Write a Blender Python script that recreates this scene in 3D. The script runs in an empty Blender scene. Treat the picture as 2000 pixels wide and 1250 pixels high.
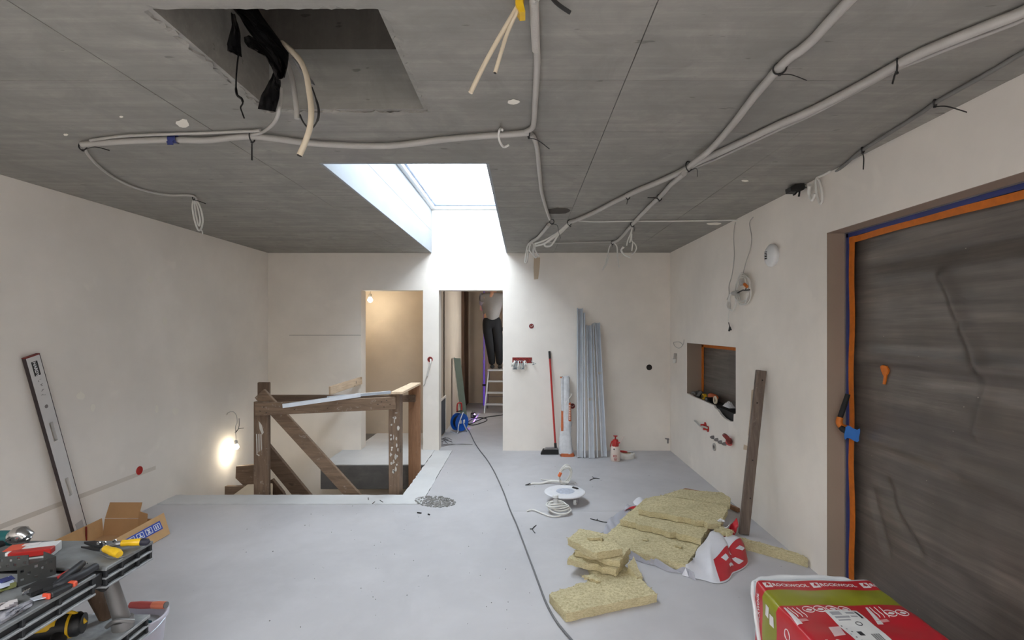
import bpy, bmesh, math, random
from mathutils import Vector, Matrix, Euler
random.seed(7)
V = Vector
S = bpy.context.scene
COL = S.collection
# ---------------------------------------------------------------- camera
F, CX, CY, CAMZ = 1000.0, 1022.0, 639.5, 1.6          # focal length and principal point for a 2000x1250 frame
cam = bpy.data.cameras.new('camera')
cam.sensor_fit = 'HORIZONTAL'; cam.sensor_width = 36.0; cam.lens = 36.0 * F / 2000.0
cam.shift_x = (1000 - CX) / 2000.0; cam.shift_y = (CY - 625) / 2000.0
cam.clip_start = 0.05; cam.clip_end = 200
camo = bpy.data.objects.new('camera', cam); COL.objects.link(camo)
camo.location = (0, 0, CAMZ); camo.rotation_euler = (math.pi / 2, 0, 0)
S.camera = camo
# ---------------------------------------------------------------- sky and exposure
S.view_settings.view_transform = 'Standard'
S.view_settings.look = 'None'
S.view_settings.gamma = 1.0
S.view_settings.use_curve_mapping = False
S.view_settings.exposure = 2.2
S.cycles.use_denoising = True
S.cycles.max_bounces = 10; S.cycles.diffuse_bounces = 7; S.cycles.transparent_max_bounces = 12
S.cycles.sample_clamp_indirect = 8.0
S.cycles.caustics_reflective = False; S.cycles.caustics_refractive = False
w = bpy.data.worlds.new('sky'); S.world = w; w.use_nodes = True
bg = w.node_tree.nodes['Background']
bg.inputs['Color'].default_value = (0.93, 0.965, 1.0, 1)  # even overcast sky
bg.inputs['Strength'].default_value = 6.5

def portal(name, loc, rot, sx, sy):
    l = bpy.data.lights.new(name, 'AREA'); l.shape = 'RECTANGLE'; l.size = sx; l.size_y = sy
    l.cycles.is_portal = True
    o = bpy.data.objects.new(name, l); COL.objects.link(o); o.location = loc; o.rotation_euler = rot
# ---------------------------------------------------------------- the room
XL, XR, YB, H = -3.318, 1.909, 6.65, 2.568
SX0, SX1, SY0, SZ = -1.195, -0.215, 3.03, 3.13         # skylight shaft
HX0, HX1, HY0, HY1 = -1.14, -0.447, 1.575, 2.297       # broken-out ceiling opening
WX, WY = -1.148, 4.885                                 # stairwell edges
RX0, RX1, RY0, RY1 = -1.8, 0.6, -2.2, -0.8               # unseen ceiling opening behind the camera, added to brighten the room
YR = -3.6                                              # rear wall
portal('skylight_portal', ((SX0+SX1)/2, (SY0+YB)/2, SZ-0.005), (0, 0, 0), SX1-SX0, YB-SY0)
portal('added_rear_portal', (-0.5, -1.7, H+0.27), (0, 0, 0), RX1-RX0, RY1-RY0)  # sky through the added ceiling opening

portal('added_corridor_portal', (0.31, 8.95, 1.6), (0, math.pi/2, 0), 0.6, 0.7)  # sky through an unseen side opening, added to lift the dark corridor
def P(px, py, Y): return V(((px-CX)/F*Y, Y, CAMZ-(py-CY)/F*Y))
def fl(px, py, z=0.0): return P(px, py, F*(CAMZ-z)/(py-CY))
def ce(px, py, d=0.0): return P(px, py, F*(H-d-CAMZ)/(CY-py))
def wr(px, py, off=0.0): return P(px, py, F*(XR-off)/(px-CX))
def wl(px, py, off=0.0): return P(px, py, F*(XL+off)/(px-CX))
def wb(px, py, off=0.0): return P(px, py, YB-off)

# ---------------------------------------------------------------- mesh helpers
class MB:
    def __init__(s): s.v = []; s.f = []; s.m = []
    def add(s, vs, fs, mi=0):
        k = len(s.v); s.v += [V(a) for a in vs]
        for f in fs: s.f.append([i+k for i in f]); s.m.append(mi)
    def bm(s, bm, mi=0, M=None):
        bm.verts.index_update()
        s.add([(M @ v.co if M else v.co.copy()) for v in bm.verts], [[v.index for v in f.verts] for f in bm.faces], mi)
        bm.free()
    def box(s, c, size, rot=None, bev=0.0, mi=0, seg=1):
        bm = bmesh.new(); bmesh.ops.create_cube(bm, size=1)
        for v in bm.verts: v.co = V((v.co.x*size[0], v.co.y*size[1], v.co.z*size[2]))
        if bev: bmesh.ops.bevel(bm, geom=bm.edges[:], offset=bev, segments=seg, affect='EDGES', profile=0.5)
        M = Matrix.Translation(V(c))
        if rot is not None: M = M @ (rot.to_4x4() if isinstance(rot, (Matrix,)) else Euler(rot).to_matrix().to_4x4())
        s.bm(bm, mi, M); return s
    def bb(s, x0, x1, y0, y1, z0, z1, bev=0.0, mi=0):
        return s.box(((x0+x1)/2, (y0+y1)/2, (z0+z1)/2), (abs(x1-x0), abs(y1-y0), abs(z1-z0)), None, bev, mi)
    def beam(s, a, b, wd, th, up=V((0, 0, 1)), bev=0.0, mi=0):
        """a board from a to b: wd along (axis x up), th along the remaining direction"""
        a, b = V(a), V(b); z = (b-a); L = z.length; z.normalize()
        x = up.cross(z)
        if x.length < 1e-4: x = V((1, 0, 0)).cross(z)
        x.normalize(); y = z.cross(x)
        R = Matrix((x, y, z)).transposed()
        return s.box((a+b)/2, (wd, th, L), R, bev, mi)
    def tube(s, path, r, n=8, closed=False, mi=0, cap=True, flat=None):
        p = [V(a) for a in path]; N = len(p)
        rs = r if isinstance(r, (list, tuple)) else [r]*N
        T = []
        for i in range(N):
            a = p[(i-1) % N] if (closed or i > 0) else p[i]
            b = p[(i+1) % N] if (closed or i < N-1) else p[i]
            t = (b-a); T.append(t.normalized() if t.length > 1e-9 else V((0, 0, 1)))
        u = T[0].orthogonal().normalized() if flat is None else (V(flat)-T[0]*V(flat).dot(T[0])).normalized()
        vs = []; fs = []
        for i in range(N):
            u = u - T[i]*u.dot(T[i])
            u = u.normalized() if u.length > 1e-6 else T[i].orthogonal().normalized()
            w2 = T[i].cross(u)
            for k in range(n):
                a = 2*math.pi*k/n
                ru, rw = (rs[i] if not isinstance(rs[i], tuple) else rs[i][0]), (rs[i] if not isinstance(rs[i], tuple) else rs[i][1])
                vs.append(p[i] + u*math.cos(a)*ru + w2*math.sin(a)*rw)
        for i in range(N if closed else N-1):
            j = (i+1) % N
            for k in range(n):
                fs.append([i*n+k, i*n+(k+1) % n, j*n+(k+1) % n, j*n+k])
        if not closed and cap:
            fs.append(list(range(n))[::-1]); fs.append([(N-1)*n+k for k in range(n)])
        s.add(vs, fs, mi); return s
    def lathe(s, prof, n=24, M=None, mi=0, cap=True):
        M = M or Matrix(); vs = []; fs = []
        if not isinstance(M, Matrix): M = Matrix.Translation(V(M))
        for (r, z) in prof:
            for k in range(n):
                a = 2*math.pi*k/n; vs.append(M @ V((r*math.cos(a), r*math.sin(a), z)))
        for i in range(len(prof)-1):
            for k in range(n):
                fs.append([i*n+k, i*n+(k+1) % n, (i+1)*n+(k+1) % n, (i+1)*n+k])
        if cap:
            fs.append(list(range(n))[::-1]); fs.append([(len(prof)-1)*n+k for k in range(n)])
        s.add(vs, fs, mi); return s
    def prism(s, pts, ext, mi=0):
        pts = [V(a) for a in pts]; n = len(pts); e = V(ext)
        nrm = V((0, 0, 0))
        for i in range(n): nrm += pts[i].cross(pts[(i+1) % n])
        if nrm.dot(e) > 0: pts = pts[::-1]
        s.add(pts+[a+e for a in pts], [list(range(n)), [n+i for i in range(n)][::-1]] +
              [[(i+1) % n, i, n+i, n+(i+1) % n] for i in range(n)], mi); return s
    def grid(s, fn, nu, nv, mi=0, th=0.0):
        """surface fn(u,v), u,v in 0..1; th gives a second skin so the sheet has thickness"""
        vs = [fn(i/nu, j/nv) for j in range(nv+1) for i in range(nu+1)]
        fs = [[j*(nu+1)+i, j*(nu+1)+i+1, (j+1)*(nu+1)+i+1, (j+1)*(nu+1)+i] for j in range(nv) for i in range(nu)]
        if th:
            bm = bmesh.new(); bv = [bm.verts.new(a) for a in vs]
            for f in fs: bm.faces.new([bv[i] for i in f])
            bm.normal_update()
            bmesh.ops.solidify(bm, geom=bm.faces[:], thickness=th)
            s.bm(bm, mi)
        else: s.add(vs, fs, mi)
        return s
    def build(s, name, mat, parent=None, smooth=None, loc=None):
        off = V((0, 0, 0)); q = parent
        while q is not None: off += q.location; q = q.parent
        if parent is None:
            if loc is None:
                xs = [v.x for v in s.v]; ys = [v.y for v in s.v]; zs = [v.z for v in s.v]
                loc = V(((min(xs)+max(xs))/2, (min(ys)+max(ys))/2, min(zs)))
            off = V(loc)
        me = bpy.data.meshes.new(name)
        me.from_pydata([v-off for v in s.v], [], s.f)
        mats = mat if isinstance(mat, (list, tuple)) else [mat]
        for m in mats: me.materials.append(m)
        if len(mats) > 1: me.polygons.foreach_set('material_index', s.m)
        bm = bmesh.new(); bm.from_mesh(me); bmesh.ops.recalc_face_normals(bm, faces=bm.faces[:]); bm.to_mesh(me); bm.free()
        if smooth is not None:
            me.polygons.foreach_set('use_smooth', [True]*len(me.polygons))
            me.set_sharp_from_angle(angle=math.radians(smooth))
        me.update()
        o = bpy.data.objects.new(name, me); COL.objects.link(o)
        if parent is not None: o.parent = parent
        else: o.location = off
        return o
def thing(name, label, cat, loc, group=None):
    o = bpy.data.objects.new(name, None); COL.objects.link(o); o.location = V(loc); o.empty_display_size = 0.05
    o['label'] = label; o['category'] = cat
    if group: o['group'] = group
    return o
def tag(o, label, cat, group=None):
    o['label'] = label; o['category'] = cat
    if group: o['group'] = group
    return o
def struct(o, label=None):
    o['kind'] = 'structure'
    if label: o['label'] = label
    return o
def dup(root, loc, rotz=0.0, label=None, group=None):
    r = root.copy(); COL.objects.link(r); r.location = V(loc); r.rotation_euler = (0, 0, rotz)
    if label: r['label'] = label
    if group: r['group'] = group
    for ch in [o for o in root.children]:
        c = ch.copy(); COL.objects.link(c); c.parent = r
        for g in ch.children:
            d = g.copy(); COL.objects.link(d); d.parent = c
    return r
def cr(pts, k=6, closed=False):
    """Catmull-Rom through pts"""
    pts = [V(a) for a in pts]; n = len(pts); out = []
    for i in range(n if closed else n-1):
        g = lambda j: pts[j % n] if closed else pts[max(0, min(n-1, j))]
        a, b, c, d = g(i-1), g(i), g(i+1), g(i+2)
        for q in range(k):
            t = q/k
            out.append(0.5*((2*b)+(c-a)*t+(2*a-5*b+4*c-d)*t*t+(3*b-a-3*c+d)*t**3))
    if not closed: out.append(pts[-1])
    return out
def text_mb(txt, size, M, th=0.0, bold=0.0, sx=1.0):
    """lettering as mesh; M places the x/y plane of the text"""
    cu = bpy.data.curves.new('txt', 'FONT'); cu.body = txt; cu.size = size; cu.extrude = th; cu.offset = bold; cu.resolution_u = 2
    cu.align_x = 'CENTER'; cu.align_y = 'CENTER'
    o = bpy.data.objects.new('txt', cu); COL.objects.link(o)
    dg = bpy.context.evaluated_depsgraph_get(); me = bpy.data.meshes.new_from_object(o.evaluated_get(dg))
    mb = MB(); mb.add([M @ V((v.co.x*sx, v.co.y, v.co.z)) for v in me.vertices], [list(p.vertices) for p in me.polygons])
    bpy.data.objects.remove(o); bpy.data.curves.remove(cu); bpy.data.meshes.remove(me)
    return mb
def frame(o, x, y):
    """matrix with origin o, x axis x, y axis made square to x"""
    x = V(x).normalized(); z = x.cross(V(y)).normalized(); y = z.cross(x)
    M = Matrix((x, y, z)).transposed().to_4x4(); M.translation = V(o); return M
# ---------------------------------------------------------------- materials
def mk(name):
    m = bpy.data.materials.new(name); m.use_nodes = True; nt = m.node_tree
    return m, nt, nt.nodes['Principled BSDF']
def N(nt, t, **kw):
    n = nt.nodes.new(t)
    for k, v in kw.items():
        if k in n.inputs: n.inputs[k].default_value = v
        else: setattr(n, k, v)
    return n
def ramp(nt, fac, stops):
    r = nt.nodes.new('ShaderNodeValToRGB'); cr_ = r.color_ramp
    while len(cr_.elements) < len(stops): cr_.elements.new(0.5)
    for e, (p, c) in zip(cr_.elements, stops): e.position = p; e.color = (c[0], c[1], c[2], 1) if not isinstance(c, float) else (c, c, c, 1)
    nt.links.new(fac, r.inputs['Fac']); return r.outputs['Color']
def sr(r, g, b):
    f = lambda c: (c/255/12.92) if c/255 <= 0.04045 else ((c/255+0.055)/1.055)**2.4
    return (f(r), f(g), f(b))
def noise(nt, co, scale, detail=4, rough=0.55, dist=0.0):
    n = N(nt, 'ShaderNodeTexNoise', Scale=scale, Detail=detail, Roughness=rough, Distortion=dist)
    if co is not None: nt.links.new(co, n.inputs['Vector'])
    return n.outputs['Fac']
def coords(nt, scale=(1, 1, 1), src='Object'):
    t = N(nt, 'ShaderNodeTexCoord'); mp = N(nt, 'ShaderNodeMapping'); mp.inputs['Scale'].default_value = scale
    nt.links.new(t.outputs[src], mp.inputs['Vector']); return mp.outputs['Vector']
def mix(nt, fac, a, b, mode='MIX'):
    n = nt.nodes.new('ShaderNodeMix'); n.data_type = 'RGBA'; n.blend_type = mode
    for sock, val in ((n.inputs[0], fac), (n.inputs[6], a), (n.inputs[7], b)):
        if isinstance(val, (int, float)): sock.default_value = val
        elif isinstance(val, tuple): sock.default_value = (*val[:3], 1)
        else: nt.links.new(val, sock)
    return n.outputs[2]
def bump(nt, b, h, strength=0.3, dist=0.005):
    n = N(nt, 'ShaderNodeBump', Strength=strength, Distance=dist); nt.links.new(h, n.inputs['Height']); nt.links.new(n.outputs['Normal'], b.inputs['Normal'])
def simple(name, col, rough=0.6, metal=0.0, var=0.12, scale=9.0, bmp=0.0, bscale=80.0, spec=0.5):
    m, nt, b = mk(name); b.inputs['Roughness'].default_value = rough; b.inputs['Metallic'].default_value = metal
    b.inputs['Specular IOR Level'].default_value = spec
    co = coords(nt)
    f = noise(nt, co, scale)
    c0 = tuple(max(0, c*(1-var)) for c in col); c1 = tuple(min(1, c*(1+var)) for c in col)
    nt.links.new(ramp(nt, f, [(0.3, c0), (0.7, c1)]), b.inputs['Base Color'])
    if bmp: bump(nt, b, noise(nt, co, bscale, 3), bmp, 0.004)
    return m
def m_plaster(name, base, var=0.05):
    m, nt, b = mk(name); b.inputs['Roughness'].default_value = 0.9; b.inputs['Specular IOR Level'].default_value = 0.2
    co = coords(nt)
    f1 = noise(nt, co, 0.9, 5, 0.6); f2 = noise(nt, co, 7, 5, 0.6); f3 = noise(nt, co, 2.2, 3, 0.5, 0.6)
    dk = tuple(c*(1-var*1.6) for c in base); lt = tuple(min(1, c*(1+var)) for c in base)
    c = ramp(nt, f1, [(0.35, dk), (0.65, lt)])
    c = mix(nt, ramp(nt, f2, [(0.45, 0.0), (0.75, 0.22)]), c, tuple(x*0.93 for x in base))
    c = mix(nt, ramp(nt, f3, [(0.66, 0.0), (0.72, 0.35)]), c, tuple(min(1, x*1.10) for x in base))
    nt.links.new(c, b.inputs['Base Color'])
    bump(nt, b, noise(nt, co, 55, 4), 0.12, 0.003)
    return m
def m_concrete(name, base, streak=(0.6, 14, 14), dark=0.55, warm=(1.0, 0.985, 0.96)):
    m, nt, b = mk(name); b.inputs['Roughness'].default_value = 0.75; b.inputs['Specular IOR Level'].default_value = 0.3
    co = coords(nt); cs = coords(nt, streak)
    f1 = noise(nt, co, 1.6, 6, 0.65); f2 = noise(nt, cs, 1.5, 6, 0.65); f3 = noise(nt, coords(nt, (3, 9, 9)), 2.3, 2, 0.5)
    f4 = noise(nt, co, 26, 3, 0.6)
    c = ramp(nt, f1, [(0.3, tuple(x*0.80 for x in base)), (0.7, tuple(x*1.14*y for x, y in zip(base, warm)))])
    c = mix(nt, ramp(nt, f2, [(0.38, 0.55), (0.6, 0.0)]), c, tuple(x*0.70 for x in base))
    f5 = noise(nt, co, 4.5, 6, 0.7, 0.8); c = mix(nt, ramp(nt, f5, [(0.36, 0.6), (0.56, 0.0)]), c, tuple(x*0.66 for x in base)); c = mix(nt, ramp(nt, f5, [(0.60, 0.0), (0.74, 0.45)]), c, tuple(min(1, x*1.22) for x in base))
    c = mix(nt, ramp(nt, f2, [(0.58, 0.0), (0.75, 0.3)]), c, tuple(min(1, x*1.3) for x in base))
    c = mix(nt, ramp(nt, f3, [(0.715, 0.0), (0.74, 0.75)]), c, tuple(x*dark*0.7 for x in base))
    c = mix(nt, ramp(nt, f4, [(0.4, 0.25), (0.65, 0.0)]), c, tuple(x*0.8 for x in base))
    nt.links.new(c, b.inputs['Base Color'])
    bump(nt, b, f2, 0.15, 0.004)
    return m
def m_floor():
    m, nt, b = mk('screed'); b.inputs['Roughness'].default_value = 0.62; b.inputs['Specular IOR Level'].default_value = 0.35
    co = coords(nt)
    f1 = noise(nt, co, 0.8, 5, 0.6, 0.4); f2 = noise(nt, co, 5, 6, 0.65); f3 = noise(nt, co, 38, 2); f4 = noise(nt, co, 2.2, 4, .6, 1.0)
    base = sr(*FLOORC)
    c = ramp(nt, f1, [(0.32, tuple(x*0.90 for x in base)), (0.68, tuple(x*1.08 for x in base))])
    c = mix(nt, ramp(nt, f2, [(0.45, 0.0), (0.72, 0.35)]), c, tuple(min(1, x*1.16) for x in base))
    c = mix(nt, ramp(nt, f4, [(0.55, 0.0), (0.7, 0.25)]), c, tuple(x*0.85 for x in base))
    c = mix(nt, ramp(nt, f3, [(0.76, 0.0), (0.79, 0.7)]), c, tuple(x*0.55 for x in base))
    nt.links.new(c, b.inputs['Base Color'])
    bump(nt, b, noise(nt, co, 14, 5), 0.06, 0.004)
    return m
def m_wood(name, c0, c1, dirt=(0.6, 0.58, 0.55), dirtamt=0.35, axis=2, rough=0.75):
    m, nt, b = mk(name); b.inputs['Roughness'].default_value = rough
    sc = [14, 14, 14]; sc[axis] = 1.1
    cs = coords(nt, tuple(sc)); co = coords(nt)
    f1 = noise(nt, cs, 3.0, 6, 0.65, 0.8); f2 = noise(nt, co, 16, 5, 0.7, 1.5); f3 = noise(nt, co, 6, 2)
    c = ramp(nt, f1, [(0.3, c0), (0.7, c1)])
    c = mix(nt, ramp(nt, f3, [(0.68, 0.0), (0.73, 0.75)]), c, tuple(x*0.35 for x in c0))
    c = mix(nt, ramp(nt, f2, [(0.60, 0.0), (0.70, dirtamt)]), c, dirt)
    nt.links.new(c, b.inputs['Base Color']); bump(nt, b, f1, 0.25, 0.003)
    return m
def emit(name, col, s):
    m, nt, b = mk(name); b.inputs['Base Color'].default_value = (*col, 1)
    b.inputs['Emission Color'].default_value = (*col, 1); b.inputs['Emission Strength'].default_value = s
    return m
def glassy(name, tint=(0.95, 0.99, 1.0), refl=0.06):
    m, nt, b = mk(name); nt.nodes.remove(b)
    out = nt.nodes['Material Output']; t = N(nt, 'ShaderNodeBsdfTransparent'); t.inputs['Color'].default_value = (*tint, 1)
    g = N(nt, 'ShaderNodeBsdfGlossy', Roughness=0.05); mx = N(nt, 'ShaderNodeMixShader'); mx.inputs[0].default_value = refl
    nt.links.new(t.outputs[0], mx.inputs[1]); nt.links.new(g.outputs[0], mx.inputs[2]); nt.links.new(mx.outputs[0], out.inputs['Surface'])
    return m
FLOORC = (186, 184, 186)
M = {}
M['plaster'] = m_plaster('plaster', sr(238, 231, 222))
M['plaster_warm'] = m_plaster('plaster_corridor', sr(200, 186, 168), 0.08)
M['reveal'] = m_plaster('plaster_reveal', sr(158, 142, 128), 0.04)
M['ceil'] = m_concrete('board_marked_concrete', sr(158, 155, 149))
M['shaft'] = m_plaster('shaft_plaster', sr(158, 162, 166), 0.06)
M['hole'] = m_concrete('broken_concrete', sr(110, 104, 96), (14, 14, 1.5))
M['slabedge'] = m_concrete('slab_edge', sr(118, 116, 114), (1.0, 10, 10))
M['screed'] = m_floor()
M['screed_light'] = m_plaster('screed_edge', sr(204, 204, 204), 0.09)
M['joint'] = simple('joint_dirt', sr(95, 90, 84), 0.9)
M['white'] = simple('white_lacquer', sr(225, 226, 226), 0.4, var=0.03)
M['glass'] = glassy('skylight_glass', (0.64, 0.665, 0.685))
# ================================================================ STRUCTURE
def wall_cells(mb, axis, t0, t1, a0, a1, b0, b1, holes, mi=0):
    """wall slab between t0..t1 on `axis`, spanning a x b, with rectangular holes (a0,a1,b0,b1)"""
    As = sorted(set([a0, a1]+[h[i] for h in holes for i in (0, 1)])); Bs = sorted(set([b0, b1]+[h[i] for h in holes for i in (2, 3)]))
    As = [a for a in As if a0 <= a <= a1]; Bs = [b for b in Bs if b0 <= b <= b1]
    bm = bmesh.new(); vd = {}
    def vert(t, a, b):
        k = (round(t, 5), round(a, 5), round(b, 5))
        if k not in vd: vd[k] = bm.verts.new({'x': (t, a, b), 'y': (a, t, b), 'z': (a, b, t)}[axis])
        return vd[k]
    solid = {}
    for i in range(len(As)-1):
        for j in range(len(Bs)-1):
            ca, cb = (As[i]+As[i+1])/2, (Bs[j]+Bs[j+1])/2
            solid[i, j] = not any(h[0] < ca < h[1] and h[2] < cb < h[3] for h in holes)
    for (i, j), s in solid.items():
        if not s: continue
        A, B, C, D = As[i], As[i+1], Bs[j], Bs[j+1]
        for t in (t0, t1): bm.faces.new([vert(t, A, C), vert(t, B, C), vert(t, B, D), vert(t, A, D)])
        for (di, dj, p, q) in ((-1, 0, (A, C), (A, D)), (1, 0, (B, C), (B, D)), (0, -1, (A, C), (B, C)), (0, 1, (A, D), (B, D))):
            if not solid.get((i+di, j+dj), False):
                bm.faces.new([vert(t0, *p), vert(t0, *q), vert(t1, *q), vert(t1, *p)])
    mb.bm(bm, mi)
D1 = (-2.108, -1.303, 0.0, 2.083); D2 = (-1.097, -0.266, -0.01, 2.083)
# back wall: two doorways, runs up into the skylight shaft and down into the stairwell
mb = MB(); wall_cells(mb, 'y', YB, YB+0.2, XL-0.2, XR+0.3, -2.8, SZ+0.1, [D1, D2])
struct(mb.build('wall_back', M['plaster']))
# left wall
mb = MB(); wall_cells(mb, 'x', XL-0.2, XL, YR-0.2, YB, -2.8, H+0.1, [])
struct(mb.build('wall_left', M['plaster']))
# right wall: window niche with broken lower corner, large taped-off opening
WN = (4.6, 5.97, 0.70, 1.421); DR = (0.7, 3.22, 0.0, 2.194)
mb = MB(); wall_cells(mb, 'x', XR, XR+0.34, YR-0.2, YB, -0.2, H+0.1, [WN, DR])
jag = [(5.97, .70), (5.97, .832)] + [((XR*F/(px-CX)), CAMZ-(py-CY)/F*(XR*F/(px-CX))) for px, py in
       ((1355, 775), (1375, 783.5), (1394, 792), (1396, 797), (1401, 800), (1407, 809), (1414, 816.5), (1421, 821), (1428, 824), (1432.5, 823), (1433, 809), (1437, 808))] + [(4.6, .70)]
mb.prism([(XR, y, z) for y, z in jag], (0.022, 0, 0))
wallr = struct(mb.build('wall_right', M['plaster']))
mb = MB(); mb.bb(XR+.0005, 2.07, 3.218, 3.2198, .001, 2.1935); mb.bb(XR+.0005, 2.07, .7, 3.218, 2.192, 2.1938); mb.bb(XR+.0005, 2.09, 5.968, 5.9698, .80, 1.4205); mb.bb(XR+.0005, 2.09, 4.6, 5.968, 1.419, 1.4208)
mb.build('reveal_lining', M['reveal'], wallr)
# rear wall
mb = MB(); wall_cells(mb, 'y', YR-0.2, YR, XL-0.2, XR+0.3, -0.2, H+0.1, [])
struct(mb.build('wall_rear', M['plaster']))
# floor: screed slabs with one saw joint, a base under them
mb = MB(); z0 = -0.25; g = 0.002
mb.bb(XL, -0.09, YR, 4.63, z0, 0); mb.bb(-0.09, XR, YR, 4.46-g, z0, 0); mb.bb(-0.09, XR, 4.46+g, 4.63, z0, 0)
mb.bb(-0.92, XR, 4.63, YB, z0, 0); mb.bb(-1.097, -0.266, YB, YB+0.2, z0, 0)
mb.bb(-1.2, 0.35, YB+0.2, 10.85, z0, 0)
mb.bb(XL, XR, YR, 4.885, z0-.02, -0.012); mb.bb(-1.148, XR, 4.8, YB, z0-.02, -0.012); mb.bb(-1.147, 0.1, YB-.1, 10.9, z0-.02, -0.012)
struct(mb.build('floor', M['screed']))
# pale screed strip along the stairwell edge, edges slightly ragged
def ragged(pts, step=0.05, amp=0.006):
    out = []
    for i in range(len(pts)):
        a, b = V(pts[i]), V(pts[(i+1) % len(pts)]); n = max(1, int((b-a).length/step))
        for k in range(n):
            p = a.lerp(b, k/n)
            if k: p += V((random.uniform(-amp, amp), random.uniform(-amp, amp), 0))
            out.append(p)
    return out
mb = MB()
mb.prism(ragged([(XL+.005, 4.632, 0.003), (-0.922, 4.632, 0.003), (-0.922, YB-.003, 0.003), (WX, YB-.003, 0.003), (WX, WY, 0.003), (XL+.005, WY, 0.003)]), (0, 0, -0.26))
struct(mb.build('trim_1', M['screed_light']), 'pale ragged screed strip along the stairwell edge')
# stairwell
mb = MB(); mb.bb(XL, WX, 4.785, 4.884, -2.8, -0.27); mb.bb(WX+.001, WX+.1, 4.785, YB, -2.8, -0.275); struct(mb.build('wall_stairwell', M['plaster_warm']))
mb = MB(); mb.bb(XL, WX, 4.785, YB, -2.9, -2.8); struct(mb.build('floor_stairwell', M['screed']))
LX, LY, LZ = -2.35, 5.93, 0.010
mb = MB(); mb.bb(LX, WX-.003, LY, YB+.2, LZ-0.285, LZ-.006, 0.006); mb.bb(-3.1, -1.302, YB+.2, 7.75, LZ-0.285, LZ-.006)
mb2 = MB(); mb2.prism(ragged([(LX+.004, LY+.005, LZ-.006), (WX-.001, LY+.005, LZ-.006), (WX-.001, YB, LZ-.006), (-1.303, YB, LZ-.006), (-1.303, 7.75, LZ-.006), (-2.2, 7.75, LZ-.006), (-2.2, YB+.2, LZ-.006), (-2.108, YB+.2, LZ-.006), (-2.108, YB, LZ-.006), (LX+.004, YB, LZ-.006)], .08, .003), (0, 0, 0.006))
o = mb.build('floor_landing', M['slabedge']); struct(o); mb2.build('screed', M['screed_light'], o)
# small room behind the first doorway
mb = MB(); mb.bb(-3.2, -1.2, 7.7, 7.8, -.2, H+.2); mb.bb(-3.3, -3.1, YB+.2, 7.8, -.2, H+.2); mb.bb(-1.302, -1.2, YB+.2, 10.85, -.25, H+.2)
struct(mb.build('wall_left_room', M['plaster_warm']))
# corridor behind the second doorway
mb = MB(); wall_cells(mb, 'y', 10.85, 11.0, -1.4, .5, -.2, H+.2, []); wall_cells(mb, 'x', .3, .45, YB+.2, 10.85, -.2, H+.2, [(8.65, 9.25, 1.35, 1.85)])  # hole in the right side is an added, unseen daylight opening
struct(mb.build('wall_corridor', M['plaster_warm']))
mb = MB(); mb.bb(-3.3, .5, YB+.2, 11, H, H+.2); struct(mb.build('ceiling_corridor', M['plaster_warm']))
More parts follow.
